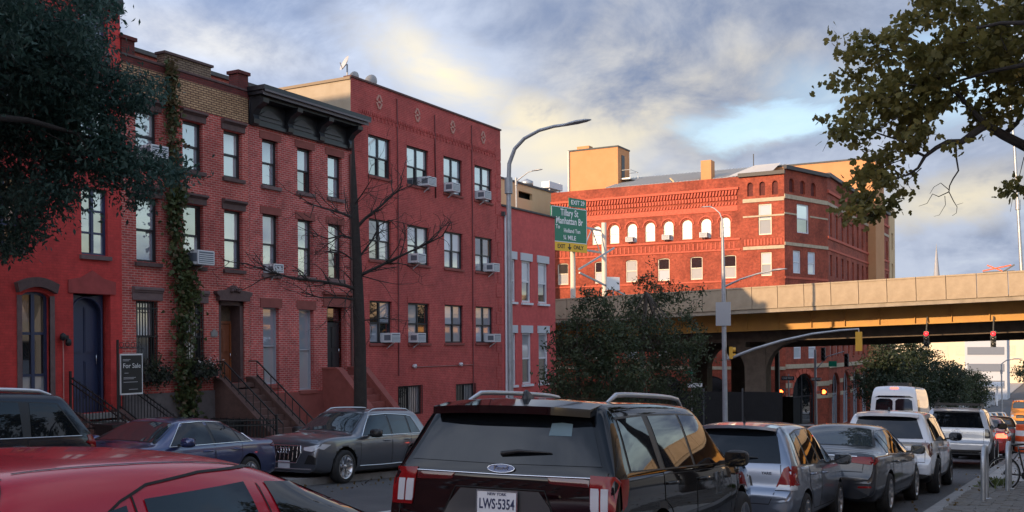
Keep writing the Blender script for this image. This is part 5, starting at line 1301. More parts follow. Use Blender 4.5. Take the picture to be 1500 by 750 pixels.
def van():
    P = paint('van_white', (.66, .68, .72), .0, .4)
    c = Car('white_van', 'white high-roof cargo van with lit roof marker lamp, driving down the street', 'van',
            dict(L=5.9, W=1.98, H=2.68, zb=.28, belt=[(0, 1.35), (5.9, 1.1)], wheels=[1.05, 4.75], wr=.35, paint=P,
                 top=[(0, .7, .9, .01, .95), (.04, .85, .93, .01), (.06, 1.5, .92, .01), (.09, 2.2, .88, .02), (.16, 2.52, .82, .03), (.30, 2.60, .78, .04), (.7, 2.62, .78, .05), (3.2, 2.62, .78, .05), (3.9, 2.58, .76, .05), (4.2, 2.42, .74, .05), (4.75, 1.75, .76, .06), (5.15, 1.28, .78, .06), (5.3, 1.2, .78, .05), (5.65, 1.05, .74, .04), (5.82, .85, .7, .02), (5.9, .65, .66, .01, .95)], rim='multi'), -6.55, 43.5, 0)
    c.poly('rear_window', GLASS, 'B', [(-.72, 1.65), (-.05, 1.65), (-.05, 2.12), (-.68, 2.12)], .006, 8); c.poly('rear_window', GLASS, 'B', [(.72, 1.65), (.05, 1.65), (.05, 2.12), (.68, 2.12)], .006, 8)
    c.poly('rear_glass_band', GLASS, 'B', [(-.74, 2.16), (.74, 2.16), (.70, 2.24), (-.70, 2.24)], .007, 8)
    lamps(c, 'B', [('tail_lamp', LAMP_RED, [(.84, .85), (.94, .85), (.93, 1.3), (.84, 1.3)], .01)], 't')
    c.poly('marker_lamp', LAMP_RED_ON, 'B', [(-.16, 2.52), (.16, 2.52), (.15, 2.57), (-.15, 2.57)], .015, 6, None, .02)
    c.seam([('B', [(0, .7), (0, 2.45)])], 'door_gap')
    for v in 'RL':
        c.poly('window', GLASS, v, [(3.85, 1.35), (4.85, 1.38), (4.55, 1.85), (4.2, 2.05), (3.85, 2.08)], .005, 8); c.door(v, 3.8, 4.9, hx=3.95)
        c.poly('window', GLASS, v, [(.35, 1.55), (.95, 1.55), (.95, 2.1), (.38, 2.1)], .005, 6)
    screen(c, 5.1, 4.3, .72, .66); c.mirror(4.75, 1.5, BLACK, 1.5)
    MB().box(1.2, 2.0, -.42, .42, 2.66, 2.80).build('roof_vent', BLACK, c.root)
    return c

def red_car():
    P = material('paint_red', (.42, .008, .022), .25, metal=.1, coat=.45, spec=.4)
    c = Car('red_hatchback', 'glossy red hatchback behind the black SUV, its roof and side windows catching the sky', 'car',
            dict(L=4.25, W=1.80, H=1.51, zb=.2, belt=[(0, 1.07), (1.5, 1.02), (4.25, .93)], wheels=[.82, 3.42], wr=.33, paint=P,
                 top=suv_top(4.25, 1.51, 1.06, .60, 1.95, 3.05, 1.02, .92, roof_w=.66, rear_w=.88, bump_z=.6, rake=.10), rim='five'), RED[0], RED[1], R(RED[2]))
    side_glass(c, [(.74, 1.04, .94, 1.07), (1.13, 1.74, 1.16, 1.73), (1.88, 2.85, 1.87, 2.24)], [(.8, 1.28), (1.15, 1.345), (1.75, 1.375), (2.3, 1.335)], band=False, mat=GLASS)
    screen(c, 3.07, 2.0, .70, .55)
    c.poly('rear_window', GLASS, 'B', [(-.62, 1.10), (.62, 1.10), (.5, 1.38), (-.5, 1.38)], .006, 10)
    lamps(c, 'B', [('tail_lamp', LAMP_RED, [(.55, .80), (.86, .80), (.86, 1.02), (.55, .98)], .01)], 't')
    for v in 'RL':
        sg = 1 if v == 'L' else -1
        c.door(v, 1.09, 1.81, hx=1.25); c.door(v, 1.84, 3.0, hx=2.0)
        c.seam([(v, [(.92, 1.28), (1.05, 1.345), (1.2, 1.395), (1.5, 1.425), (1.85, 1.43), (2.15, 1.40), (2.45, 1.30), (2.75, 1.15), (2.95, 1.03)])], 'door_frame_gap', GAP, .009, .004)
        c.seam([(v, [(1.825, 1.02), (1.81, 1.43)])], 'door_gap', GAP, .009, .004); c.seam([(v, [(1.09, 1.02), (1.11, 1.36)])], 'door_gap', GAP, .009, .004)
    [c.seam([('T', [(.72, .53*q), (1.2, .545*q), (1.85, .545*q)])], 'roof_channel', GAP, .008, .003) for q in (1, -1)]
    c.seam([('T', [(.66, -.56), (.68, 0), (.66, .56)])], 'hatch_gap', GAP, .010, .004)
    c.seam([('R', [(.64, 1.43), (.58, 1.35), (.48, 1.15)])], 'hatch_gap', GAP, .010, .004)
    c.mirror(2.75, 1.06, P, 1.0)
    return c

def audi():
    P = paint('slate', (.12, .13, .15), .6, .28)
    c = Car('grey_crossover', 'slate grey crossover facing the camera with a wide slatted grille, parked by the brown stoops', 'car',
            dict(L=4.48, W=1.86, H=1.60, zb=.2, belt=[(0, 1.03), (2.5, 1.0), (4.48, .95)], wheels=[.9, 3.58], wr=.36, paint=P, top=suv_top(4.48, 1.60, 1.05, .5, 2.45, 3.2, 1.04, .98, roof_w=.67, rear_w=.88, hood_w=.80, bump_z=.6, rake=.10, nose_z=.84), rim='y5', nose_taper=.10, archclad=.02), -14.65, 20.8, math.pi+R(2.0))
    side_glass(c, [(.58, .98, .82, 1.0), (1.06, 1.78, 1.08, 1.78), (1.86, 2.95, 1.86, 2.42)], [(.6, 1.36), (1.0, 1.43), (1.8, 1.46), (2.5, 1.42)], trim=CHROME, trim_full=True)
    screen(c, 3.22, 2.5, .72, .56)
    c.poly('grille', BLACK, 'F', [(-.40, .80), (-.44, .66), (-.32, .46), (.32, .46), (.44, .66), (.40, .80)], .012, 10, None, .02)
    b = MB(); rim = [(-.40, .80), (-.44, .66), (-.32, .46), (.32, .46), (.44, .66), (.40, .80), (-.40, .80)]
    for a, d in zip(rim, rim[1:]):
        for k in range(4): b.tube([c.hit('F', lerp(a[0], d[0], k/4), lerp(a[1], d[1], k/4), .018), c.hit('F', lerp(a[0], d[0], (k+1)/4), lerp(a[1], d[1], (k+1)/4), .018)], .014, 6)
    for k in range(7): y = -.33+.11*k; b.tube([c.hit('F', y, .50 if abs(y) < .3 else .56, .02), c.hit('F', y, .785, .02)], .011, 5)
    for k in range(4): b.tube([c.hit('F', -.105+.07*k+.05*math.cos(t*math.pi/6), .70+.05*math.sin(t*math.pi/6), .035) for t in range(13)], .008, 5)
    b.build('grille_bars', CHROME, c.root)
    lamps(c, 'F', [('headlight', LAMP_CLEAR, [(.48, .78), (.50, .72), (.72, .70), (.85, .78), (.84, .85), (.6, .80)], .008), ('air_intake', BLACK, [(.52, .44), (.80, .44), (.80, .60), (.62, .64)], .006)], 'h')
    c.sides(lambda v: c.poly('headlight', LAMP_CLEAR, v, [(4.05, .84), (4.28, .74), (4.40, .76), (4.32, .86)], .006, 6))
    c.rod('F', [(-.7, .34), (0, .33), (.7, .34)], .016, SATIN, 'bumper_trim', .01)
    for v in 'RL':
        c.door(v, 1.02, 1.82, hx=1.2); c.door(v, 1.85, 3.05, hx=2.05)
        c.rod(v, [(1.3, .36), (2.2, .35), (3.05, .36)], .014, SATIN, 'sill_trim')
    c.mirror(2.72, 1.06, BLACK, 1.1); c.rails(.65, 2.35, .58, SATIN, .045, .018)
    c.plate(.42, 'F', 0)
    return c

def blue_sedan():
    P = paint('blue', (.035, .05, .14), .5, .28)
    c = Car('blue_sedan', 'dark blue four-door sedan with chrome window trim, nosing out in front of the grey crossover', 'car',
            dict(L=4.75, W=1.84, H=1.42, zb=.18, belt=[(0, .95), (1.2, .955), (4.75, .88)], wheels=[.98, 3.8], wr=.335, paint=P, top=sedan_top(4.75, 1.42, .98, .72, 1.5, 2.7, 3.5, .96, .86, roof_w=.62, rear_w=.86), rim='y5'), -14.9, 15.55, math.pi+R(7))
    side_glass(c, [(.92, 1.24, 1.16, 1.32), (1.29, 2.0, 1.38, 2.0), (2.08, 3.2, 2.08, 2.62)], [(1.0, 1.18), (1.4, 1.30), (2.1, 1.325), (2.65, 1.29)], trim=CHROME, trim_full=True)
    screen(c, 3.5, 2.75, .72, .54); screen(c, .76, 1.46, .66, .52, GLASS, 'rear_window')
    lamps(c, 'B', [('tail_lamp', LAMP_RED, [(.45, .80), (.86, .80), (.86, .92), (.45, .90)], .01)], 't'); lamps(c, 'F', [('headlight', LAMP_CLEAR, [(.45, .62), (.78, .64), (.80, .74), (.5, .70)], .008)], 'h')
    c.poly('grille', BLACK, 'F', [(-.42, .40), (.42, .40), (.46, .72), (-.46, .72)], .008, 8)
    for v in 'RL': c.door(v, 1.24, 2.03, hx=1.42); c.door(v, 2.06, 3.28, hx=2.25)
    c.mirror(2.98, .99, P, 1.0)
    return c

def dark_suv():
    P = material('paint_midnight', (.010, .012, .020), .2, metal=.2, coat=.4, spec=.4)
    c = Car('midnight_suv', 'dark full-size SUV with a pale roof rail, parked beside the arched blue doorway', 'car',
            dict(L=5.0, W=2.0, H=1.84, zb=.26, belt=[(0, 1.17), (5, 1.10)], wheels=[1.05, 4.0], wr=.39, paint=P, top=suv_top(5.0, 1.84, 1.18, .58, 3.0, 3.7, 1.16, 1.05, roof_w=.70, rear_w=.90, bump_z=.64, rake=.10), rim='six', archclad=.02), -14.4, 10.9, math.pi+R(1))
    side_glass(c, [(.40, 1.28, .74, 1.22), (1.42, 2.2, 1.40, 2.2), (2.3, 3.42, 2.3, 2.95)], [(.4, 1.60), (.8, 1.65), (2.2, 1.68), (3.0, 1.65)], trim=SATIN)
    screen(c, 3.72, 3.05, .78, .62)
    c.poly('rear_window', GLASS, 'B', [(-.76, 1.2), (.76, 1.2), (.6, 1.66), (-.6, 1.66)], .006, 10)
    lamps(c, 'B', [('tail_lamp', LAMP_RED, [(.80, .85), (.95, .85), (.93, 1.17), (.80, 1.17)], .012)], 't')
    c.sides(lambda v: c.poly('tail_lamp', LAMP_RED, v, [(.06, .90), (.16, .90), (.26, 1.17), (.10, 1.2)], .008, 6, None, .01))
    c.rails(.72, 2.9, .60, material('rail_pale', (.7, .72, .75), .35, metal=.5), .05, .03)
    for v in 'RL': c.door(v, 1.34, 2.24, hx=1.5); c.door(v, 2.27, 3.52, hx=2.45)
    c.mirror(3.1, 1.2, BLACK, 1.1)
    return c
RED = (-3.72, 1.42, 1.0)
CARS = [f() for f in (explorer, yaris, mazda, white_suv, runner, van, red_car, audi, blue_sedan, dark_suv)]
# ------------------------------------------------------------------ street furniture and small things
def at_g(x, y, dz=.14): return (x, y, G(x, y)+dz)
GALV = material('galvanised_pole', (.36, .37, .39), .5, metal=.5, var=.15, vscale=5)
POLE_DARK = material('pole_dark', (.06, .065, .07), .5)
SIGNAL_Y = material('signal_yellow', (.62, .33, .03), .5)
SIGN_GREEN = material('sign_green', (.005, .16, .09), .4)
SIGN_YELLOW = material('sign_yellow', (.75, .42, .01), .4)
SIGN_WHITE = material('sign_white', (.75, .76, .76), .5)
RED_LIT = material('signal_red_lit', (.6, .02, .02), .3, emis=(1, .004, .006), estr=7)
HAND_LIT = material('hand_lit', (.6, .1, .02), .3, emis=(1, .10, .02), estr=5)
def cobra(parent, tip, d, mat=GALV, s=1.0):
    """lamp head at tip, pointing along d"""
    d = Vector(d).normalized(); r = Vector((-d.y, d.x, 0)); u = Vector((0, 0, 1)); b = MB(); t = Vector(tip)
    secs = [(-.15, .05, .05), (.0, .10, .07), (.25, .15, .08), (.55, .13, .06), (.72, .05, .02)]
    vs = []
    for a, w, h in secs:
        for k in range(8): q = 2*math.pi*k/8; vs.append(t+d*a*s+r*(w*s*math.cos(q))+u*(h*s*math.sin(q)*(1 if math.sin(q) > 0 else .5)))
    b.add(vs, [(i*8+k, i*8+(k+1) % 8, (i+1)*8+(k+1) % 8, (i+1)*8+k) for i in range(4) for k in range(8)]+[tuple(range(8)), tuple(range(39, 31, -1))], True)
    return b.build('lamp_head', mat, parent)
def local(pts, root): return [Vector(p)-root.location for p in pts]
def lamp_post(name, label, base, pts, r0, r1, head_dir, mat=GALV, s=1.0, sensor=True):
    T = thing(name, label, 'street lamp', base); pts = local(pts, T); n = len(pts)
    MB().tube([(0, 0, 0)]+pts[:1], [r0, lerp(r0, r1, .5)], 10).build('pole', mat, T)
    MB().tube(pts, [lerp(lerp(r0, r1, .5), r1, i/(n-1)) for i in range(n)], 8).build('arm', mat, T)
    MB().lathe([(r0*1.8, -.2), (r0*1.8, .25), (r0*1.15, .4)], (0, 0, 0), 'z', 12).build('base', mat, T); cobra(T, pts[-1], head_dir, mat, s)
    MB().lathe([(r0*1.25, -.25), (r0*1.25, .25)], tuple(pts[0]), 'z', 10).build('collar', mat, T)
    return T
Yl = at_x(748, 560, -15.6).y
lamp_post('street_lamp', 'tall grey street lamp with curved arm in front of the maroon apartment house', at_g(-15.6, Yl), [at_y(x, y, Yl) for x, y in ((745, 272), (746, 240), (754, 218), (768, 203), (790, 191), (812, 185), (834, 182))], .10, .045, (1, 0, .08), s=1.0)
lamp_post('street_lamp', 'small street lamp peeking over the rose-painted house', (at_y(757, 300, 60).x, 60, 2.6), [at_y(x, y, 60) for x, y in ((756, 266), (762, 261), (774, 252), (782, 250))], .07, .03, (1, 0, .05), s=.9)
pR = [at_y(x, y, 57.2) for x, y in ((1497, 390), (1491, 300), (1486, 215), (1480, 150), (1474, 100))]
lamp_post('highway_lamp', 'tall slim lamp standing on the overpass parapet above the trees', (pR[0].x, 57.2, 3.0), pR[1:]+[pR[-1]+Vector((-.8, 0, .5)), pR[-1]+Vector((-2, 0, .7))], .10, .05, (-1, 0, 0), LEAD)
lamp_post('street_lamp', 'distant street lamp beside the cream block at the far end', at_g(-8.9, 150), [at_y(x, y, 150) for x, y in ((1467, 545), (1467, 533), (1474, 528), (1486, 526))], .12, .05, (1, 0, 0), GALV, 1.4)

def signal_head(parent, loc, face, mat, lit=None, n=3, s=1.0, name='signal_head'):
    """stacked signal; face = rotation about z of the lens side (lens looks along local -y)"""
    b = MB(); h = .34*n*s; b.box(-.16*s, .16*s, -.10*s, .10*s, -h, 0)
    for k in range(n): b.lathe([(.13*s, -.10*s), (.135*s, -.26*s)], (0, 0, -.17*s-.34*k*s), 'y', 14)
    o = b.build(name, mat, parent, loc, (0, 0, face))
    for k in range(n):
        m = lit if lit and k == 0 else material('lens_off', (.02, .02, .02), .3)
        MB().lathe([(.125*s, -.115*s), (.08*s, -.14*s), (.001, -.15*s)], (0, 0, -.17*s-.34*k*s), 'y', 14).build('lens', m, o)
    return o
def mast():
    Y = 48.0; X = at_y(1062, 560, Y).x; base = at_g(X, Y); T = thing('signal_mast', 'grey signal pole with a long curved mast arm and yellow signals', 'traffic light', base)
    L = lambda px, py: at_y(px, py, Y)-T.location
    MB().tube([(0, 0, 0), L(1060, 425), L(1058, 320)], [.13, .10, .06], 10).build('pole', GALV, T); MB().lathe([(.24, -.2), (.24, .3), (.15, .5)], (0, 0, 0), 'z', 12).build('base', GALV, T)
    MB().tube([L(1066, 526), L(1105, 511), L(1145, 499), L(1190, 489), L(1230, 484), L(1258, 482)], [.07, .065, .06, .05, .045, .04], 8).build('mast_arm', GALV, T)
    MB().tube([L(1061, 420), L(1085, 409), L(1110, 401), L(1134, 396)], [.05, .045, .04, .035], 8).build('lamp_arm', GALV, T); cobra(T, L(1134, 396), (1, 0, .06), GALV, .85)
    MB().tube([L(1058, 322), L(1054, 312), L(1046, 305), L(1040, 303)], .03, 6).build('lamp_arm', GALV, T); cobra(T, L(1040, 303), (-1, -.2, 0), GALV, .6)
    p = L(1258, 486); signal_head(T, p, math.pi, SIGNAL_Y, None, 3, .85); MB().bar(L(1258, 481), p, .04).build('hanger', GALV, T)
    p = L(1067, 508); signal_head(T, p+Vector((.12, 0, 0)), math.pi/2*1.2, SIGNAL_Y, None, 2, .85)
    a, c = L(1050, 443), L(1072, 477); MB().box(a.x, c.x, -.18, -.15, c.z, a.z).build('sign_back', material('sign_back', (.40, .42, .45), .45, metal=.5), T)
    for zz in (a.z-.15, c.z+.15): MB().bar((a.x+.05, -.12, zz), (c.x-.05, -.12, zz), .05).build('bracket', GALV, T)
    # one-way arrow and street-name blade in the trees
    q = L(1005, 565); MB().box(q.x-.0, q.x+.75, .2, .22, q.z-.1, q.z+.12).build('arrow_sign', SIGN_WHITE, T); q2 = L(1001, 548); MB().box(q2.x, q2.x+.45, .2, .22, q2.z, q2.z+.16).build('street_sign', SIGN_GREEN, T); MB().bar((q.x+.2, .25, 0), (q.x+.2, .25, q2.z+.2), .05).build('sign_post', GALV, T)
mast()
def far_corner():
    Y = 90.0
    T = thing('signal_pole', 'dark signal pole with red hands and a green street sign at the corner building', 'traffic light', at_g(at_y(1195, 600, Y).x, Y)); L = lambda px, py: at_y(px, py, Y)-T.location
    MB().tube([(0, 0, 0), L(1194, 512)], [.14, .10], 8).build('pole', GALV, T); MB().tube([L(1196, 540), L(1212, 522), L(1236, 515)], .05, 6).build('signal_arm', GALV, T)
    signal_head(T, L(1206, 509), 0, POLE_DARK, None, 3, 1.1); signal_head(T, L(1240, 518), 0, POLE_DARK, None, 3, 1.1)
    a, c = L(1214, 529), L(1226, 537); MB().box(a.x, c.x, -.1, -.06, c.z, a.z).build('street_sign', material('sign_green_bright', (.01, .30, .17), .4), T)
    def hand(px, py):
        p = L(px, py); b = MB(); b.box(-.27, .27, -.05, .25, -.27, .27); o = b.build('walk_signal', POLE_DARK, T, p)
        h = MB(); h.box(-.12, .12, -.085, -.055, -.16, .02)
        for k in range(4): h.box(-.12+.065*k, -.075+.065*k, -.085, -.055, .03, .14 if k in (0, 3) else .19)
        h.box(.13, .18, -.085, -.055, -.06, .08); h.build('hand', HAND_LIT, o)
    hand(1207, 574)
    MB().bar(L(1197, 574), L(1204, 574), .06).build('bracket', GALV, T)
    U = thing('sign_pole', 'slim pole with two black one-way signs and a red hand by the fence', 'sign', at_g(at_y(1156, 600, Y).x, Y)); L2 = lambda px, py: at_y(px, py, Y)-U.location
    MB().tube([(0, 0, 0), L2(1155, 548)], .06, 8).build('pole', GALV, U)
    for (xa, ya, xb, yb) in ((1145, 551, 1164, 557), (1190, 553, 1202, 558)):
        a, c = L2(xa, ya), L2(xb, yb); o = MB().box(a.x, c.x, -.10, -.07, c.z, a.z).build('one_way_sign', POLE_DARK, U)
        t = text_mesh('lettering', 'ONE WAY', .26, SIGN_WHITE, True, xs=.75); link('lettering', t, o, ((a.x+c.x)/2, -.105, (a.z+c.z)/2), (math.pi/2, 0, 0))
    p = L2(1144, 574); b = MB(); b.box(-.27, .27, -.05, .25, -.27, .27); o = b.build('walk_signal', POLE_DARK, U, p); h = MB(); h.box(-.12, .12, -.085, -.055, -.16, .02)
    for k in range(4): h.box(-.12+.065*k, -.075+.065*k, -.085, -.055, .03, .14 if k in (0, 3) else .19)
    h.box(.13, .18, -.085, -.055, -.06, .08); h.build('hand', HAND_LIT, o); MB().bar(L2(1146, 574), L2(1155, 574), .05).build('bracket', GALV, U)
far_corner()
for px, lab in ((1357, 'red traffic light under the overpass nearer the street trees'), (1455, 'red traffic light under the overpass above the roadway')):
    p = at_y(px, 489, 57.4); T = thing('traffic_light', lab, 'traffic light', p); signal_head(T, (0, 0, .14), .05, POLE_DARK, RED_LIT, 3, .8); MB().bar((0, 0, .14), (0, .4, .9), .06).build('hanger', POLE_DARK, T)
T = thing('signal_span', 'dark horizontal truss carrying the signals beneath the overpass', 'beam', at_y(1357, 497, 79.3)); MB().bar((-11, 0, .25), (12, 0, .45), .34, .5).build('beam', POLE_DARK, T)
for x in (-10.8, 11.8): MB().bar((x, 0, .2), (x, 0, G(-10, 79)-T.location.z), .3).build('post', POLE_DARK, T)

def gantry():
    O = Vector((-28.69, 57, 8.65)); T = thing('exit_sign', 'green highway exit sign with yellow bottom strip on a steel gantry', 'sign', (-27.3, 57.3, 2.4))
    ang = math.atan2(.967, .254); w, h = 3.5, 2.80
    S = MB().box(0, w, 0, .06, -h, 0).build('sign_panel', SIGN_GREEN, T, O-T.location, (0, 0, ang))
    fr = SIGN_WHITE
    b = MB()
    for x0, x1, z0, z1 in ((.03, w-.03, -.07, -.03), (.03, w-.03, -h+.56, -h+.60), (.03, .07, -h+.6, -.03), (w-.07, w-.03, -h+.6, -.03)): b.box(x0, x1, -.012, -.002, z0, z1)
    b.build('border', fr, S); MB().box(.0, w, -.010, -.002, -h, -h+.55).build('yellow_strip', SIGN_YELLOW, S)
    def tx(s, x, z, size, m=fr, xs=1.0): return link('lettering', text_mesh('lettering', s, size, m, True, .004, xs), S, (x, -.014, z), (math.pi/2, 0, 0))
    tx('Tillary St', w/2, -.38, .60, xs=.80); tx('Manhattan Br', w/2, -.90, .60, xs=.80); tx('To', .62, -1.30, .36); tx('Holland Tun', w/2+.25, -1.50, .36, xs=.9); tx('\u00be MILE', w/2, -1.95, .40)
    INK = material('sign_black', (.01, .01, .01), .5)
    tx('EXIT', w*.27, -h+.28, .36, INK); tx('ONLY', w*.75, -h+.28, .36, INK)
    b = MB(); b.box(w/2-.05, w/2+.05, -.016, -.011, -h+.26, -h+.48); b.prism([(w/2-.2, -h+.28), (w/2+.2, -h+.28), (w/2, -h+.06)], -.016, -.011); b.build('arrow', INK, S)
    E_ = MB().box(w-1.75, w-.05, 0, .06, .06, .62).build('exit_tab', SIGN_GREEN, T, O-T.location, (0, 0, ang))
    link('lettering', text_mesh('lettering', 'EXIT 29', .40, fr, True, .004), E_, (w-.9, -.012, .34), (math.pi/2, 0, 0))
    l = T.location
    Z0 = 2.4
    posts = [Vector((-28.6, 59.9, Z0)), Vector((-28.2, 64.0, Z0))]; tops = (6.6, 8.2)
    for p, t in zip(posts, tops): MB().tube([p-l, Vector((p.x, p.y, t))-l], .17, 10).build('post', material('post_cream', (.62, .56, .48), .5), T)
    b = MB()
    for zz in (7.7, 6.2): b.bar(Vector((-28.75, 58.2, zz))-l, Vector((-28.5, 64.6, zz))-l, .13)
    for k in range(2): y = 59+2.6*k; b.bar(Vector((-28.7+.06*k, y, 6.2))-l, Vector((-28.66+.06*k, y+1.3, 7.7))-l, .06); b.bar(Vector((-28.66+.06*k, y+1.3, 7.7))-l, Vector((-28.64+.06*k, y+2.6, 6.2))-l, .06)
    b.build('truss', GALV, T); b = MB(); b.bar(Vector((-27.1, 57.6, 4.6))-l, Vector((-27.3, 63.6, 6.4))-l, .10); b.bar(Vector((-27.1, 57.7, 4.4))-l, Vector((-26.4, 66, 2.8))-l, .10); b.build('brace', GALV, T)
    q = MB().box(0, .05, -.5, .5, -.8, 0).build('small_sign', SIGN_WHITE, T, Vector((-25.2, 58.5, 4.1))-l, (0, 0, -.5)); MB().bar((0.02, 0, -.8), (.02, 0, -2.0), .06).build('small_sign_post', GALV, q)
gantry()

# fence below the overpass
T = thing('hoarding', 'dark screened fence standing below the overpass', 'fence', at_g(-26, 57.5, 0)); zz = 0
FAB = material('fence_fabric', (.010, .010, .011), .9, var=.3, vscale=2)
for k in range(5):
    x = 2.3*k; dz = G(-26+x, 57.5)-T.location.z
    MB().box(x+.04, x+2.26, -.02, .02, dz-.1, dz+2.6).build('panel', FAB, T); MB().bar((x, 0, dz-.2), (x, 0, dz+2.8), .09).build('post', POLE_DARK, T)
T = thing('hoarding', 'dark screened fence along the far side under the overpass', 'fence', at_g(-26, 79, 0))
for k in range(3):
    x = 2.3*k; MB().box(x+.04, x+2.26, -.02, .02, -.2, 2.6).build('panel', FAB, T); MB().bar((x, 0, -.3), (x, 0, 2.8), .09).build('post', POLE_DARK, T)

# for-sale board
p = Vector((-20.3, 17.1, 0)); zg = G(-20.3, 17.1)+.14
T = thing('sale_board', 'black For Sale board with white border on an iron post by the front steps', 'sign', (p.x, p.y-.08, zg))
MB().tube([(0, 0, 0), (0, 0, .18-zg)], .03, 8).build('post', IRON, T); MB().tube([(0, 0, -.02-zg), (.0, .8, -.02-zg)], .015, 6).build('arm', IRON, T)
b = MB()
for k in range(4): b.tube([(0, .12+.17*k+.06*math.cos(t*math.pi/5), .06-zg+.06*math.sin(t*math.pi/5)) for t in range(11)], .008, 5)
b.build('scrollwork', IRON, T)
S = MB().box(0, .68, -.015, .015, -1.16, -.16).build('board', SIGN_WHITE, T, (0, .06, -zg), (0, 0, math.pi/2)); MB().box(.03, .65, -.022, -.016, -1.12, -.20).build('board_face', material('board_black', (.012, .012, .015), .4), S)
for s_, z_, sz in (('For Sale', -.46, .165), ('BROWNSTONE', -.28, .05), ('Townhouse', -.70, .06), ('by appointment', -.82, .05), ('718 555 0100', -1.0, .06)):
    if s_ == 'For Sale': link('lettering', text_mesh('lettering', s_, sz, SIGN_WHITE, False, .002), S, (.34, -.026, z_), (math.pi/2, 0, 0))
b = MB()
for z_, x0, x1 in ((-.31, .07, .30), (-.34, .07, .26), (-.64, .12, .24), (-.75, .09, .46), (-.78, .09, .40), (-.86, .09, .52), (-1.04, .25, .52)): b.box(x0, x1, -.024, -.021, z_, z_+.014)
o = b.build('small_print', material('print_grey', (.4, .4, .42), .6), S); o['kind'] = 'stuff'

# iron railings of the front yards
def railing(label, pts, h=1.05, gap=.13):
    T = thing('iron_railing', label, 'railing', pts[0]); b = MB(); pk = MB(); l = T.location
    for a, c in zip(pts, pts[1:]):
        a, c = Vector(a)-l, Vector(c)-l
        for z_ in (h, h-.14, .12): b.bar(a+Vector((0, 0, z_)), c+Vector((0, 0, z_)), .03)
        n = max(2, int((c-a).length/gap))
        for k in range(n+1): q = lerp(a, c, k/n); pk.bar(q, q+Vector((0, 0, h+(.06 if k % 2 else 0))), .016)
        pk.bar(a, a+Vector((0, 0, h+.16)), .05)
    b.build('rails', IRON, T)['kind'] = 'stuff'; pk.build('pickets', IRON, T)['kind'] = 'stuff'
g = lambda x, y: at_g(x, y)
railing('black iron railing of the front yard below the arched window', [g(-20.3, 12.5), g(-20.3, 17.0)])
railing('black iron railing between the For Sale board and the ivy', [g(-20.3, 19.4), g(-20.3, 22.6), g(-22.9, 22.6)])
railing('sloping stair railing on the near side of the arched doorway', [(-22.9, 17.7, -1.72), (-20.6, 17.7, G(-20.6, 17.7)+.25)], .95)
railing('sloping stair railing on the ivy side of the arched doorway', [(-22.9, 19.25, -1.72), (-20.6, 19.25, G(-20.6, 19.25)+.25)], .95)
def bin_(label, x, y, m, lid):
    T = thing('rubbish_bin', label, 'bin', at_g(x, y)); b = MB(); b.add([(-.25, -.28, .08), (.25, -.28, .08), (.25, .28, .08), (-.25, .28, .08), (-.3, -.33, .95), (.3, -.33, .95), (.3, .33, .95), (-.3, .33, .95)], [(3, 2, 1, 0), (4, 5, 6, 7), (0, 1, 5, 4), (1, 2, 6, 5), (2, 3, 7, 6), (3, 0, 4, 7)]); b.build('body', m, T)
    MB().box(-.33, .33, -.36, .38, .95, 1.02).build('lid', lid, T)
    for sx in (-.25, .25): MB().lathe([(.1, -.03), (.1, .03)], (sx, .3, .1), 'x', 12).build('wheel', TYRE, T)
bin_('black wheeled bin with a red lid label beside the stair railing', -19.9, 16.6, BLACK, BLACK)
bin_('dark bin tucked beside the brown stoop', -21.9, 22.3, BLACK, BLACK)

# air conditioners in windows
AC_W = material('ac_white', (.60, .62, .64), .5); AC_G = material('ac_grille', (.12, .14, .17), .5)
def aircon(label, x, y, z, rz=RZ, s=1.0, group=None):
    T = thing('air_conditioner', label, 'air conditioner', (x, y, z), rz, group); b = MB(); w, d, h = .56*s, .42*s, .36*s
    b.box(-w/2, w/2, -d, .15, 0, h); b.build('casing', AC_W, T)
    MB().box(-w/2+.04, w/2-.04, -d-.008, -d, .04, h-.04).build('back_grille', AC_G, T)
    for k in range(5): MB().box(-w/2+.04, w/2-.04, -d-.014, -d-.008, .06+k*(h-.12)/5, .085+k*(h-.12)/5).build('slat', AC_W, T)
    for sd in (-1, 1): MB().box(sd*w/2-(.0 if sd < 0 else .0)-.004, sd*w/2+.004, -d+.05, -.08, .08, h-.08).build('side_vent', AC_G, T)
    MB().bar((0, -d*.8, 0), (0, .05, -.25), .03).build('bracket', AC_W, T)
for lab, Y, z in (('second window of the top row', 34.35, 6.36), ('third window of the top row', 36.15, 6.36), ('fourth window of the top row', 38.75, 6.36), ('second window of the middle row', 33.55, 3.23), ('fourth window of the middle row', 39.45, 3.23), ('first window of the lowest row', 31.75, .10), ('second window of the lowest row', 33.5, .10), ('fourth window of the lowest row', 39.5, .10)):
    aircon('white air conditioner in the %s of the maroon apartment house' % lab, -23, Y, z)
aircon('large blue-grey fronted air conditioner in the banded house beside the ivy', -23, 22.1, 2.42, s=1.15)
aircon('air conditioner high on the banded house below the beige brick', -23, 20.4, 5.26, s=1.1)
aircon('small air conditioner in the middle row of the house with the black cornice', -23, 25.4, 2.37, s=.8)
for i, X in enumerate((-38.98, -35.15, -31.34)): aircon('air conditioner under the %s arched window from the stone-banded bay of the corner building' % ('sixth', 'fourth', 'second')[i], X-.1, 95.4, 10.1, 0, 1.35)

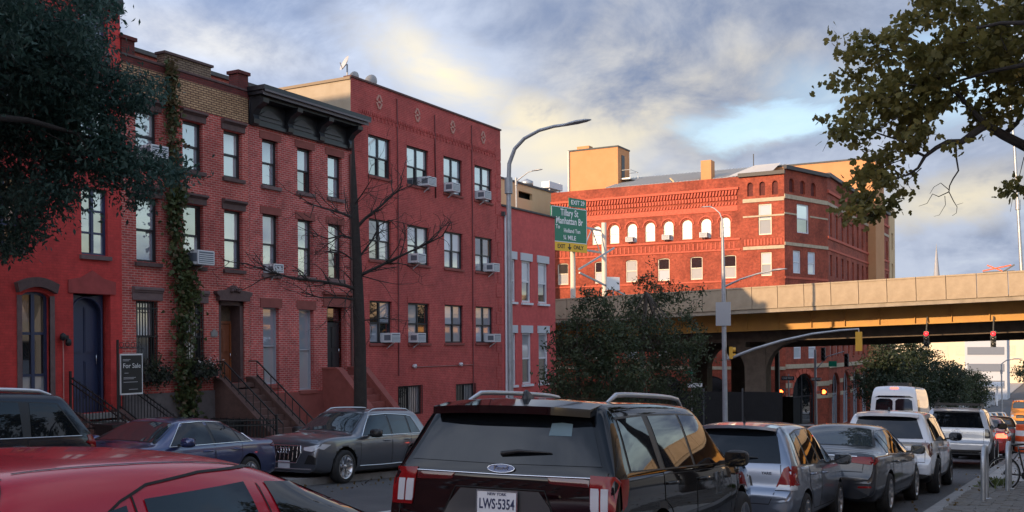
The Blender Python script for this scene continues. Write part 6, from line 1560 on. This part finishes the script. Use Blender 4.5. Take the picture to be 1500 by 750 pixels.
# roof dishes
def dish(label, x, y, z, s, face):
    T = thing('satellite_dish', label, 'satellite dish', (x, y, z), face); b = MB(); n = 14
    prof = [(.001, .0)]+[(s*k/5, .25*s*(k/5)**2) for k in range(1, 6)]
    b.lathe(prof, (0, 0, 0), 'y', 18); o = b.build('reflector', material('dish_grey', (.42, .43, .45), .5), T, (0, 0, .55)); o.rotation_euler = (R(25), 0, 0)
    MB().tube([(0, -.02, .55), (0, .45*s, .35), (0, .75*s, .58)], .02, 6).build('feed_arm', GALV, T); MB().tube([(0, -.05, 0), (0, -.05, .55)], .03, 6).build('mast', GALV, T)
dish('satellite dish with a long feed arm on the front corner of the maroon roof', -23.4, 29.9, 9.75, .30, R(150)); dish('small satellite dish just behind the maroon parapet', -24.0, 31.2, 9.6, .25, R(80)); dish('satellite dish farther along the maroon parapet', -23.8, 32.0, 9.6, .28, R(70))

# bike racks, bicycle, barrel
for lab, x, y in (('grey steel hoop bike rack standing alone on the block paving', -1.42, 18.9), ('grey steel hoop bike rack with the bicycle against it', -1.2, 21.6)):
    T = thing('bike_rack', lab, 'bike rack', at_g(x, y, .12)); n = 12
    pts = [(0, 0, 0), (0, 0, .55)]+[(0, .33-.33*math.cos(math.pi*k/n), .62+.33*math.sin(math.pi*k/n)) for k in range(n+1)]+[(0, .66, .55), (0, .66, 0)]
    MB().tube(pts, .042, 10).build('hoop', LEAD, T)
    for y_ in (0, .66): MB().lathe([(.09, 0), (.09, .015), (.04, .02)], (0, y_, .02), 'z', 12).build('foot_plate', LEAD, T)
def bicycle(label, x, y, rz):
    T = thing('bicycle', label, 'bicycle', at_g(x, y, .13), rz); FR = material('bike_black', (.015, .015, .018), .35, coat=.6)
    for wx in (0, 1.02):
        b = MB(); b.tube([(wx+.325*math.cos(2*math.pi*k/24), 0, .34+.325*math.sin(2*math.pi*k/24)) for k in range(25)], .018, 8); w = b.build('wheel', TYRE, T)
        s_ = MB()
        for k in range(12): a = math.pi*k/6; s_.bar((wx, .0, .34), (wx+.31*math.cos(a), 0, .34+.31*math.sin(a)), .004)
        s_.tube([(wx+.30*math.cos(2*math.pi*k/24), 0, .34+.30*math.sin(2*math.pi*k/24)) for k in range(25)], .008, 6); s_.build('rim', LEAD, w)
    b = MB(); bb = (.42, 0, .30); st = (.30, 0, .82); hd = (.88, 0, .80)
    for a, c in ((bb, st), (bb, (.90, 0, .68)), (st, hd), ((0, .0, .34), bb), ((0, 0, .34), (.31, 0, .76)), ((.87, 0, .84), (1.02, 0, .34))): b.tube([a, c], .017, 8)
    b.build('frame', FR, T); MB().tube([(.80, -.29, .98), (.86, -.2, .99), (.86, 0, .96), (.86, .2, .99), (.80, .29, .98)], .013, 8).build('handlebar', LEAD, T)
    MB().tube([(.87, 0, .8), (.86, 0, .97)], .014, 6).build('stem', LEAD, T)
    s = MB(); s.add([(.14, -.08, .92), (.14, .08, .92), (.30, .05, .93), (.44, .015, .93), (.44, -.015, .93), (.30, -.05, .93), (.16, 0, .87), (.42, 0, .90)], [(0, 5, 4, 3, 2, 1), (0, 1, 6), (1, 2, 7, 6), (2, 3, 7), (3, 4, 7), (4, 5, 7), (5, 0, 6, 7)]); s.build('saddle', BLACK, T); MB().tube([(.30, 0, .82), (.29, 0, .90)], .013, 6).build('seat_post', LEAD, T)
    MB().lathe([(.09, -.01), (.09, .01), (.001, .01)], (.42, -.05, .30), 'y', 16).build('chainring', DARK_ALLOY, T)
    for sg in (1, -1): MB().tube([(.42, -.06*sg, .30), (.42+.12*sg, -.07*sg, .30-.12*sg), (.42+.12*sg, -.17*sg, .30-.12*sg)], .011, 6).build('crank', LEAD, T)
bicycle('black bicycle leaning by the hoop rack on the pavement', -1.32, 22.4, R(28))
bicycle('dark bicycle parked behind the first one', -.62, 23.2, R(70))
T = thing('traffic_barrel', 'orange and white traffic barrel at the pavement corner', 'traffic barrel', at_g(-1.80, 42)); OR = material('barrel_orange', (.75, .10, .02), .5)
for k in range(5): MB().lathe([(.30-.012*k, .2*k), (.295-.012*k, .2*k+.2)], (0, 0, .05), 'z', 20).build('stripe', OR if k % 2 == 0 else SIGN_WHITE, T)
MB().lathe([(.42, 0), (.42, .06), (.3, .07)], (0, 0, 0), 'z', 20).build('base_ring', BLACK, T); MB().lathe([(.25, 1.05), (.001, 1.07)], (0, 0, 0), 'z', 20).build('cap', OR, T)
q = at_y(1462, 399, 57.1); T = thing('road_barrier', 'small folded orange barrier lying on top of the overpass parapet', 'barrier', q); b = MB(); b.bar((-.7, 0, .1), (.6, 0, .34), .12, .06); b.bar((-.5, 0, .38), (.2, 0, .06), .08, .06); b.build('board', OR, T); b = MB(); b.bar((.2, 0, .0), (.75, 0, .36), .07); b.bar((-.7, 0, .02), (.75, 0, .04), .07); b.build('leg', POLE_DARK, T)
T = thing('church_spire', 'thin far-off spire above the overpass', 'spire', (at_y(1372, 400, 500).x, 500, -10)); MB().lathe([(1.5, 0), (1.4, 35), (1.6, 36), (.05, 54)], (0, 0, 0), 'z', 8).build('spire', material('spire_grey', (.3, .3, .32), .6), T)

# ------------------------------------------------------------------ other side of the street and an added shading slab uphill
def far_side():
    m = material('pale_tan_wall', (.60, .43, .26), .9, col2=(.66, .50, .32), vscale=.6, bump=.1)
    for i, (y0, y1, t) in enumerate(((-42, -2, 12.0), (-1.8, 42, 11.0))):
        zb = G(0, (y0+y1)/2)-2; Q = building('loft_building', ('pale tan loft building on the opposite side, uphill', 'pale tan loft building on the opposite side, beside the pavement')[i], (9.2, y1, zb), -math.pi/2)
        w = y1-y0; ops = [(1.5+4*k, 4+4*k, 3+3.6*j, 5.4+3.6*j) for k in range(int((w-2)/4)) for j in range(3)]
        link('wall', wall_mesh('wall', w, t-zb, ops, m, .3), Q); shell_box(Q, w, 14, 0, t-zb, m)
        for o in ops: window(Q, *o, FRAME_GREY, P('sky', 'dark'), y=.15, cols=2)
    Q = building('shade_tower', 'unseen tall slab added uphill to shade the street', (-92, -125, -1), 0)  # added out of view; its shadow keeps the low sun off the street
    MB().box(0, 62, 0, 14, 0, 53.5).build('wall', MAROON, Q)
    for j in range(15):
        MB().box(1, 61, 14, 14.05, 3+3.3*j, 4.6+3.3*j).build('window_band', PANES['dark'], Q)
far_side()
# ------------------------------------------------------------------ plants
def leaf_mat(name, c1, c2, trans=.25, scale=2.5, c3=None):
    m = bpy.data.materials.new(name); m.use_nodes = True; nt = m.node_tree; N = nt.nodes; Lk = nt.links.new
    b = N['Principled BSDF']; b.inputs['Roughness'].default_value = .55; b.inputs['Specular IOR Level'].default_value = .35
    tc = N.new('ShaderNodeTexCoord'); n = N.new('ShaderNodeTexNoise'); n.inputs['Scale'].default_value = scale; n.inputs['Detail'].default_value = 4; n.inputs['Roughness'].default_value = .8
    Lk(tc.outputs['Object'], n.inputs['Vector']); r = N.new('ShaderNodeValToRGB'); Lk(n.outputs[0], r.inputs[0])
    r.color_ramp.elements[0].position = .36; r.color_ramp.elements[0].color = (*c1, 1); r.color_ramp.elements[1].position = .62; r.color_ramp.elements[1].color = (*c2, 1)
    if c3: e = r.color_ramp.elements.new(.70); e.color = (*c3, 1)
    Lk(r.outputs[0], b.inputs['Base Color'])
    t = N.new('ShaderNodeBsdfTranslucent'); Lk(r.outputs[0], t.inputs[0]); x = N.new('ShaderNodeMixShader'); x.inputs[0].default_value = trans
    Lk(b.outputs[0], x.inputs[1]); Lk(t.outputs[0], x.inputs[2]); Lk(x.outputs[0], N['Material Output'].inputs[0]); return m
SHAPES = {
    'oval': [(0, 0, 0), (.22, .42, .05), (0, 1, -.04), (-.22, .42, .05)],
    'lance': [(0, 0, 0), (.19, .45, .03), (0, 1, -.10), (-.19, .45, .03)],
    'maple': [(0, 0, 0), (.30, .08, .02), (.52, .42, .03), (.26, .48, .03), (.28, .80, .02), (0, 1, -.06), (-.28, .80, .02), (-.26, .48, .03), (-.52, .42, .03), (-.30, .08, .02)]}
def leaves(name, pos, size, mat, parent, shape='oval', droop=.35, svar=.35):
    n = len(pos); S = np.array(SHAPES[shape], dtype=np.float32); k = len(S)
    d = rng.normal(size=(n, 3)); d[:, 2] -= droop*1.5; d /= np.linalg.norm(d, axis=1)[:, None]+1e-9
    a = rng.normal(size=(n, 3)); a[:, 2] += .6; x = np.cross(d, a); x /= np.linalg.norm(x, axis=1)[:, None]+1e-9; z = np.cross(x, d)
    s = size*(1+rng.uniform(-svar, svar, n))
    V = pos[:, None, :]+s[:, None, None]*(S[None, :, 0, None]*x[:, None, :]+S[None, :, 1, None]*d[:, None, :]+S[None, :, 2, None]*z[:, None, :])
    me = numpy_mesh(name, V.reshape(-1, 3), np.arange(n*k, dtype=np.int32).reshape(n, k), mat)
    o = link(name, me, parent); o['kind'] = 'stuff'; return o
def blob_points(blobs, total, clump=.35, per=40):
    """blobs: (centre, radius); leaves gathered in clumps through the volume, thicker towards the outside"""
    vol = np.array([b[1]**2.2 for b in blobs]); nb = rng.multinomial(max(1, total//per), vol/vol.sum()); out = []; cs = []
    for (c, r), k in zip(blobs, nb):
        if k == 0: continue
        u = rng.normal(size=(k, 3)); u /= np.linalg.norm(u, axis=1)[:, None]; rad = r*rng.uniform(.25, 1, k)**.5
        cc = np.array(c)[None]+u*rad[:, None]; cs.append(cc)
        sp = rng.normal(size=(k, per, 3))*np.array([1, 1, .62])*clump*rng.uniform(.6, 1.2, (k, 1, 1)); out.append((cc[:, None]+sp).reshape(-1, 3))
    return np.concatenate(out), np.concatenate(cs)
BARK = material('bark', (.055, .045, .036), .9, col2=(.09, .075, .06), vscale=9, bump=.8, bscale=30)
BARK_DARK = material('bark_dark', (.022, .018, .016), .9, col2=(.04, .032, .028), vscale=9, bump=.8, bscale=30)
def limb_to(b, a, c, r0, r1, sag=.15, n=6):
    a, c = Vector(a), Vector(c); d = c-a; L = d.length; pts = []; j = Vector(rng.normal(size=3))*L*.05
    for i in range(n+1):
        t = i/n; p = a.lerp(c, t)+j*math.sin(math.pi*t)+Vector((0, 0, 1))*L*sag*math.sin(math.pi*t)*.6; pts.append(p)
    b.tube(pts, [lerp(r0, r1, i/n) for i in range(n+1)], 7); return pts
def tree(name, label, base, trunk, blobs, total, size, mat, shape, clump, r0, bark=BARK, nl=16, per=40, group=None, droop=.35, limbs=None, sag=.15):
    T = thing(name, label, 'tree', base, 0, group); o = Vector(base); tr = [Vector(p)-o for p in trunk]
    b = MB(); k = len(tr); b.tube(tr, [lerp(r0, r0*.5, i/(k-1)) for i in range(k)], 10); b.lathe([(r0*1.9, -.2), (r0*1.35, .12), (r0*1.05, .45)], (0, 0, 0), 'z', 12)
    bl = [(Vector(c)-o, r) for c, r in blobs]
    pts, cs = blob_points(bl, total, clump, per)
    idx = rng.permutation(len(cs))[:nl]
    for i in idx: limb_to(b, tr[rng.integers(max(1, k-2), k)], cs[i], r0*.36, r0*.05, sag)
    if limbs:
        for l, ra, rb in limbs: n = len(l); b.tube([Vector(p)-o for p in l], [lerp(ra, rb, i/(n-1)) for i in range(n)], 7)
    b.build('trunk', bark, T)
    # twigs
    tw = MB()
    for i in rng.permutation(len(cs))[:160]:
        c = cs[i]; e = c+rng.normal(size=3)*clump*1.2; s = c-(c-np.array(tr[-1]))*.12+rng.normal(size=3)*.1; tw.tube([s, (s+e)/2+rng.normal(size=3)*.06, e], [.014, .009, .004], 4, False)
    q = tw.build('twigs', bark, T); q['kind'] = 'stuff'
    leaves('crown', pts, size, mat, T, shape, droop); return T
def pxb(lst, D, jit=1.2): return [(at_d(px, py, D+random.uniform(-jit, jit)), r/1500*D) for px, py, r in lst]
L_OAK = leaf_mat('leaf_oak_dark', (.020, .055, .046), (.062, .118, .090), .3, 1.6)
L_PLANE = leaf_mat('leaf_plane', (.10, .10, .03), (.22, .18, .05), .5, 1.1, (.36, .22, .04))
L_MID = leaf_mat('leaf_street_tree', (.026, .042, .020), (.068, .084, .038), .3, 1.2, (.12, .09, .04))
L_FAR = leaf_mat('leaf_far', (.012, .022, .011), (.03, .045, .02), .2, .5)
# big dark oak over the painted red house
D = 20.5
bl = pxb([(60, 30, 95), (0, 110, 120), (90, 100, 75), (165, 130, 38), (125, 195, 62), (40, 220, 85), (205, 130, 24), (225, 125, 14), (195, 160, 22), (160, 235, 40), (205, 248, 28), (240, 252, 20), (266, 256, 9), (185, 290, 22), (205, 300, 14), (215, 275, 14), (60, 285, 42), (120, 275, 26), (0, 310, 60), (45, 345, 30), (15, 365, 20), (55, 372, 10), (130, 35, 26), (140, 75, 28), (150, 0, 22), (100, 300, 12), (180, 90, 10)], D, 1.6)
bl += [(Vector((-15.5, 8.0, 5.5)), 2.6), (Vector((-16.5, 5.5, 6.5)), 2.6)]
tree('oak_tree', 'huge dark green tree whose crown hides the upper floors of the red painted house', at_g(-15.9, 6.2), [at_g(-15.9, 6.2), (-15.8, 6.3, .2), (-15.9, 6.6, 2.2), (-15.7, 7.2, 4.5)], bl, 125000, .125, L_OAK, 'lance', .21, .36, nl=4, per=50, droop=.5, bark=BARK_DARK)
# plane tree reaching in over the parked cars
D = 23.5
bl = pxb([(1370, 40, 55), (1440, 25, 70), (1500, 60, 75), (1310, 80, 38), (1255, 62, 32), (1225, 72, 18), (1335, 130, 45), (1275, 150, 42), (1400, 125, 60), (1475, 130, 52), (1225, 178, 24), (1204, 224, 9), (1255, 195, 26), (1330, 180, 32), (1300, 245, 34), (1325, 215, 24), (1280, 275, 38), (1262, 305, 25), (1250, 320, 14), (1315, 275, 24), (1345, 205, 18), (1235, 118, 22), (1340, 10, 25), (1440, 170, 22), (1395, 205, 14), (1480, 290, 13), (1488, 270, 9), (1478, 310, 10), (1494, 258, 6)], D, 1.5)
vis = list(bl)
bl += [(Vector((1.2, 23.5, 8)), 1.8), (Vector((2.4, 26, 7)), 1.8), (Vector((2.8, 21, 8)), 1.6)]
def dl(l, D0): return [at_d(px, py, D0+dd) for px, py, dd in l]
limbs = [(([(.45, 24.4, 2.0), (.3, 24.2, 3.0)] and [Vector((.35, 24.0, 2.6))])+dl([(1505, 216, .2), (1470, 198, 0), (1445, 183, -.1), (1425, 196, -.2), (1408, 208, -.2), (1388, 208, -.3), (1372, 216, -.4), (1355, 229, -.5), (1345, 246, -.5)], D), .13, .03),
         (dl([(1445, 183, -.1), (1430, 168, 0), (1405, 140, .2), (1370, 110, .3), (1330, 80, .2), (1290, 70, 0)], D), .07, .015),
         (dl([(1355, 229, -.5), (1335, 219, -.4), (1318, 205, -.2), (1300, 200, -.2), (1270, 190, 0), (1240, 175, .2)], D), .035, .01),
         (dl([(1345, 246, -.5), (1330, 256, -.5), (1310, 262, -.4), (1285, 275, -.3), (1265, 300, -.2)], D), .03, .008),
         (dl([(1400, 210, -.2), (1401, 232, -.2), (1404, 250, -.3), (1396, 262, -.3), (1391, 272, -.3), (1390, 281, -.3)], D), .022, .012),
         (dl([(1390, 281, -.3), (1375, 288, -.3), (1366, 284, -.4), (1358, 298, -.4), (1346, 302, -.4)], D), .012, .004), (dl([(1390, 278, -.3), (1378, 268, -.4), (1368, 274, -.4), (1362, 284, -.5)], D), .01, .004), (dl([(1390, 281, -.3), (1397, 295, -.2), (1402, 303, -.2), (1401, 312, -.2), (1395, 316, -.2)], D), .011, .004), (dl([(1384, 287, -.3), (1385, 300, -.3), (1376, 315, -.3), (1368, 317, -.3)], D), .008, .003), (dl([(1402, 300, -.2), (1411, 297, -.1)], D), .005, .003),
         (dl([(1470, 198, 0), (1490, 180, .1), (1500, 150, .3), (1480, 100, .4)], D), .07, .02), (dl([(1318, 205, -.2), (1325, 195, -.3), (1335, 175, -.3)], D), .012, .005), (dl([(1240, 175, .2), (1218, 196, .2), (1205, 222, .3)], D), .008, .004), (dl([(1500, 230, .2), (1494, 255, .2), (1485, 280, .2), (1480, 310, .2)], D), .010, .004)]
tree('plane_tree', 'plane tree with brownish autumn leaves leaning in over the parked cars', at_g(.55, 24.6), [at_g(.55, 24.6), (.5, 24.5, -1), (.42, 24.3, 1.2), (.35, 24.0, 2.6), (.9, 24, 5.5)], bl, 16500, .15, L_PLANE, 'maple', .17, .26, nl=8, per=24, limbs=limbs, droop=.3, bark=BARK_DARK)
# two street trees before the overpass
D = 38
blA = pxb([(868, 470, 38), (832, 505, 30), (850, 545, 52), (900, 548, 48), (880, 432, 20), (812, 560, 28), (858, 425, 8), (905, 500, 32), (840, 470, 18), (930, 560, 25)], D, 1.5)
tree('street_tree', 'bushy dark street tree beside the rose-painted house', at_g(-16.4, 34.8), [at_g(-16.4, 34.8), (-16.4, 34.8, -2.4), (-16.5, 34.9, -.6)], blA, 12000, .14, L_MID, 'oval', .20, .13, nl=14, per=36)
D = 44
blB = pxb([(952, 455, 34), (944, 415, 17), (952, 388, 7), (985, 428, 20), (1020, 442, 8), (1000, 488, 36), (958, 505, 42), (1022, 512, 18), (990, 552, 40), (925, 478, 26), (1027, 424, 5), (945, 560, 36), (920, 440, 12), (1005, 455, 14), (1045, 530, 10), (960, 430, 16), (1000, 585, 30)], D, 1.6)
tree('street_tree', 'taller street tree with a pointed top in front of the overpass', at_g(-16.6, 41.5), [at_g(-16.6, 41.5), (-16.6, 41.5, -2.4), (-16.5, 41.6, .5), (-16.4, 41.7, 2.2)], blB, 12500, .14, L_MID, 'oval', .19, .14, nl=18, per=34, sag=.02)
# trees lining the far street
for i, (x, y, h, lab) in enumerate(((-16.2, 104, 8.0, 'dark street tree in front of the arches of the corner building'), (-16.4, 116, 9.0, 'broad street tree past the arches of the corner building'), (-16.2, 129, 9.0, 'street tree before the ochre block'), (-16.0, 143, 8.5, 'street tree beside the ochre block'), (-15.6, 160, 7.5, 'browner street tree next before the low white canopy'), (-15.0, 178, 6.0, 'last small street tree beside the low white canopy'))):
    z0 = G(x, y)+.14; B_ = [(Vector((x+random.uniform(-1.2, 1.2), y+random.uniform(-2, 2), z0+h*f)), r) for f, r in ((.42, 2.2), (.55, 2.6), (.7, 2.3), (.85, 1.6), (.95, .8), (.35, 1.8))]
    tree('street_tree', lab, (x, y, z0), [(x, y, z0), (x, y, z0+h*.3), (x+.1, y, z0+h*.6)], B_, 7000, .34, L_FAR if i < 4 else L_MID, 'oval', .5, .18, nl=8, per=36)
T_ = tree('street_tree', 'small round tree before the cream block far down the street', at_g(-7.6, 215), [at_g(-7.6, 215), (-7.6, 215, G(-7, 215)+3.5)], [(Vector((-7.6, 215, G(-7, 215)+6)), 2.6), (Vector((-6.4, 215, G(-7, 215)+5)), 2.0)], 2500, .5, L_MID, 'oval', .6, .2, nl=5, per=30)

# leafless tree before the brick houses
def bare():
    Y = 20.6; X = -15.9; base = at_g(X, Y); T = thing('bare_tree', 'leafless dark tree in front of the brown stoops', 'tree', base); o = Vector(base); D0 = ray(527, 500); D_ = Y/D0.y
    def q(px, py, dd=0): return at_d(px, py, D_+dd)-o
    tr = [Vector((0, 0, 0)), q(528, 590), q(527, 500), q(525, 440), q(523, 380), q(520, 320), q(518, 260), q(517, 205)]
    MB().tube(tr, [.20, .17, .155, .145, .12, .105, .07, .025], 10).build('trunk', BARK_DARK, T)
    main = [([(521, 335), (535, 320), (560, 300), (590, 272)], .05), ([(524, 405), (545, 395), (580, 378), (615, 362), (650, 345)], .05), ([(519, 320), (500, 312), (475, 305), (445, 296)], .045), ([(525, 425), (505, 418), (470, 412), (430, 408), (395, 398), (360, 386)], .05), ([(520, 350), (500, 345), (480, 350), (460, 342)], .035), ([(524, 380), (545, 352), (556, 330), (570, 322)], .03), ([(525, 440), (500, 436), (470, 436), (440, 428)], .035), ([(527, 470), (560, 466), (600, 470)], .02), ([(519, 300), (530, 285), (545, 262)], .025), ([(523, 385), (505, 372), (490, 366), (470, 372)], .025)]
    b = MB()
    def rec(p, d, L, r, lev):
        pts = [p]; n = 4
        for i in range(n):
            d = (d+Vector(rng.normal(size=3))*.22+Vector((0, 0, .05))).normalized(); pts.append(pts[-1]+d*L/n)
        b.tube(pts, [lerp(r, r*.45, i/n) for i in range(n+1)], 5, False)
        if lev > 0:
            for k in range(rng.integers(2, 4)): i = rng.integers(1, n+1); rec(pts[i], (d+Vector(rng.normal(size=3))*.75).normalized(), L*rng.uniform(.45, .7), r*.5, lev-1)
    for pl, r in main:
        dd = random.uniform(-1.2, 1.0); n = len(pl); pts = [q(x, y, dd*i/(n-1)) for i, (x, y) in enumerate(pl)]
        b.tube(pts, [lerp(r, r*.3, i/(n-1)) for i in range(n)], 6)
        for i in range(1, n):
            for _ in range(3): d = (pts[i]-pts[i-1]).normalized(); rec(pts[i].lerp(pts[i-1], random.random()), (d+Vector(rng.normal(size=3))*.6).normalized(), rng.uniform(.5, 1.0), r*.35, 2)
    b.build('branches', BARK_DARK, T)['kind'] = 'stuff'
    pts = np.array([tuple(q(*random.choice(((450, 412), (470, 436), (430, 410), (480, 410), (410, 402))), random.uniform(-.4, .4))+Vector(rng.normal(size=3))*.12) for _ in range(120)]); leaves('dead_leaves', pts, .07, leaf_mat('leaf_dead', (.06, .02, .012), (.11, .035, .02), .2), T)
bare()
# ivy on the banded house
IVY = leaf_mat('leaf_ivy', (.038, .062, .024), (.105, .125, .045), .3, 2.0, (.18, .11, .045)); IVY_B = leaf_mat('leaf_ivy_brown', (.075, .060, .028), (.17, .115, .055), .3, 2.0)
T = thing('ivy', 'ivy climbing the front of the banded house between its windows', 'climbing plant', at_g(-22.9, 21.5)); o = Vector(T.location)
path = [(21.9, -3.0, .25), (21.75, -2.3, .35), (21.6, -1.4, .35), (21.55, -.4, .40), (21.5, .6, .45), (21.7, 1.4, .40), (21.6, 1.9, .42), (21.35, 2.7, .38), (21.25, 3.3, .30), (21.2, 4.0, .30), (21.3, 4.6, .34), (21.2, 5.2, .22), (21.15, 5.9, .26), (21.15, 6.5, .2), (21.1, 7.1, .18), (21.1, 7.7, .16), (21.05, 8.1, .12)]
pa, pb = [], []
for (y, z, w), (y2, z2, w2) in zip(path, path[1:]):
    for k in range(int((330 if z < 4.4 else 200)*random.uniform(.35, 1.3))):
        t = random.random(); ww = lerp(w, w2, t); p = (-22.88+abs(random.gauss(0, .07)+.05), lerp(y, y2, t)+random.gauss(0, .5)*ww*1.2, lerp(z, z2, t)+random.gauss(0, .12)); (pa if random.random() < (.85 if z < 4.4 else .3) else pb).append(Vector(p)-o)
b = MB()
for dy in (0, .12, -.1): b.tube([Vector((-22.95, y+dy*(.5+math.sin(z*2)), z))-o for y, z, w in path], [lerp(.035, .008, i/(len(path)-1)) for i in range(len(path))], 6)
b.build('stem', BARK, T)
leaves('leaves', np.array([tuple(p) for p in pa]), .12, IVY, T, 'maple', .5); leaves('brown_leaves', np.array([tuple(p) for p in pb]), .11, IVY_B, T, 'maple', .5)
for lab, y0, y1, zz, flow in (('window box with spiky grass and dark foliage under the barred window', 19.9, 20.8, -.75, False), ('window box with trailing dark foliage and pale flowers beside the ivy', 21.75, 22.65, -.68, True)):
    T = thing('window_box', lab, 'window box', (-22.78, (y0+y1)/2, zz-.05)); o = Vector(T.location); MB().box(-.14, .16, -(y1-y0)/2, (y1-y0)/2, -.16, .06).build('trough', BLACK_PAINT, T)
    pts = np.array([(random.uniform(-.1, .30), random.gauss(0, .28), .12+random.gauss(-.08, .16)) for _ in range(900)]); leaves('foliage', pts, .10, leaf_mat('leaf_box', (.012, .018, .012), (.04, .05, .03), .2, 4), T, 'oval', .5)
    if flow: leaves('flowers', np.array([(random.uniform(.05, .3), random.gauss(.1, .22), .25+random.gauss(0, .07)) for _ in range(40)]), .07, material('petal', (.7, .62, .6), .7), T)
    else:
        b = MB()
        for k in range(26): a = random.uniform(0, 6.3); l = random.uniform(.3, .6); b.bar((.05, 0, .05), (.05+.25*math.cos(a)*l, .4*math.sin(a)*l, .05+l), .012)
        b.build('grass_blades', L_MID, T)['kind'] = 'stuff'
# weeds at the curb and fallen leaves
pts = np.array([(-1.75+abs(random.gauss(0, .18)), 23.4+random.gauss(0, .5), 0) for _ in range(420)]); pts[:, 2] = [G(x, y)+.16 for x, y, _ in pts]
w = leaves('weeds', pts, .12, leaf_mat('leaf_weed', (.05, .075, .02), (.10, .12, .04), .3), None, 'lance', -1.2); tag(w, 'green weeds sprouting along the curb by the bike racks', 'weeds', kind='stuff')
FALL = leaf_mat('leaf_fallen', (.07, .045, .018), (.14, .09, .03), .1, 3.0)
n = 380; xs = np.concatenate([rng.uniform(-13.8, -12.4, n), rng.uniform(-2.9, 1.5, n), rng.uniform(-19, -14.1, n)]); ys = np.concatenate([rng.uniform(4, 46, n), rng.uniform(6, 40, n), rng.uniform(8, 46, n)])
pts = np.array([(x, y, G(x, y)+(.012 if -13.9 < x < -2.1 else .165)) for x, y in zip(xs, ys)]); V = []
q = leaves('fallen_leaves', pts, .06, FALL, None, 'maple', 0); tag(q, 'scattered fallen leaves along the gutters and pavements', 'leaves', kind='stuff')
# ------------------------------------------------------------------ traffic farther off
def simple_car(name, label, P, x, y, heading, L=4.6, W=1.84, H=1.46, kind='sedan', cat='car', lit=False, z=None):
    top = sedan_top(L, H, H*.69, .75, 1.5, L*.58, L*.74, H*.68, H*.59) if kind == 'sedan' else suv_top(L, H, H*.66, .45, L*.6, L*.75, H*.65, H*.58)
    c = Car(name, label, cat, dict(L=L, W=W, H=H, zb=.2, belt=[(0, H*.66), (L, H*.6)], wheels=[L*.2, L*.8], wr=.33, paint=P, top=top, rim='five'), x, y, heading)
    zu = [(.6, H*.82), (1.4, H*.90), (2.8, H*.9)]; side_glass(c, [(1.0, 2.0, 1.35, 2.0), (2.1, L*.68, 2.1, L*.55)], zu)
    screen(c, L*.745, L*.6, .68, .54)
    if kind == 'sedan': screen(c, .8, 1.46, .64, .52, GLASS, 'rear_window')
    else: c.poly('rear_window', GLASS, 'B', [(-.62, H*.68), (.62, H*.68), (.52, H*.9), (-.52, H*.9)], .006, 8)
    lamps(c, 'B', [('tail_lamp', LAMP_RED_ON if lit else LAMP_RED, [(.5, H*.52), (.85, H*.52), (.85, H*.64), (.5, H*.62)], .012)], 't'); lamps(c, 'F', [('headlight', LAMP_CLEAR, [(.45, .58), (.78, .60), (.8, .7), (.5, .68)], .008)], 'h')
    c.plate(H*.5)
    if z is not None: c.root.location.z = z
    return c
simple_car('red_sedan', 'red car with a lit tail lamp parked beyond the silver off-road SUV', paint('crimson', (.35, .02, .02)), -3.0, 38.2, R(1), lit=True)
simple_car('black_sedan', 'black car parked near the traffic barrel before the overpass', paint('jet', (.01, .01, .012)), -3.2, 47.9, 0)
for i, (nm, x, y, c, k, lab) in enumerate((('white_sedan', -7.4, 101, (.6, .61, .62), 'sedan', 'white car waiting far down the street'), ('grey_sedan', -7.6, 110, (.2, .21, .22), 'suv', 'grey car queued behind the far white car'), ('black_hatchback', -7.6, 119, (.015, .015, .018), 'suv', 'black car in the far queue of traffic'), ('silver_sedan', -7.8, 128, (.4, .42, .44), 'sedan', 'silver car at the back of the far queue'), ('blue_hatchback', -12.6, 100, (.04, .06, .14), 'suv', 'blue car parked by the far street trees'))):
    simple_car(nm, lab, paint('far%d' % i, c), x, y, math.pi, kind=k, H=1.5)
simple_car('highway_car', 'dark blue car showing only its roof above the overpass parapet', paint('navy', (.02, .03, .06)), -17.0, 60.5, math.pi/2, z=1.55)
def bus():
    P_ = paint('bus_yellow', (.62, .22, .01), 0, .45)
    c = Car('school_bus', 'orange-yellow school bus far down the street', 'bus', dict(L=9, W=2.4, H=3.0, zb=.4, belt=[(0, 1.6), (9, 1.5)], wheels=[2, 7.4], wr=.48, paint=P_, top=[(0, 1.0, .9, .01, .96), (.05, 1.4, .92, .01), (.1, 2.4, .9, .03), (.2, 2.8, .8, .06), (.5, 2.88, .74, .10), (4, 2.9, .74, .10), (6.9, 2.88, .74, .10), (7.1, 2.75, .74, .1), (7.45, 1.75, .8, .06), (7.7, 1.5, .8, .05), (8.6, 1.4, .74, .04), (8.9, 1.2, .7, .02), (9, .9, .66, .01, .95)], rim='six'), -6.2, 146, math.pi)
    for v in 'RL':
        for k in range(6): c.poly('window', GLASS, v, [(.6+1.0*k, 1.75), (1.45+1.0*k, 1.75), (1.45+1.0*k, 2.4), (.6+1.0*k, 2.4)], .006, 4)
        c.rod(v, [(.3, 1.5), (7.0, 1.5)], .03, BLACK, 'rub_rail')
    screen(c, 7.45, 7.1, .95, .85); lamps(c, 'F', [('headlight', LAMP_CLEAR, [(.7, .9), (1.0, .9), (1.0, 1.15), (.7, 1.15)], .01)], 'h'); c.poly('grille', BLACK, 'F', [(-.5, .75), (.5, .75), (.5, 1.15), (-.5, 1.15)], .01, 6)
    b = MB(); [b.box(7.0, 7.1, -.9+.3*k, -.75+.3*k, 2.75, 2.88) for k in range(7) if k != 3]; b.build('warning_lamps', LAMP_RED, c.root)['kind'] = 'stuff'
bus()
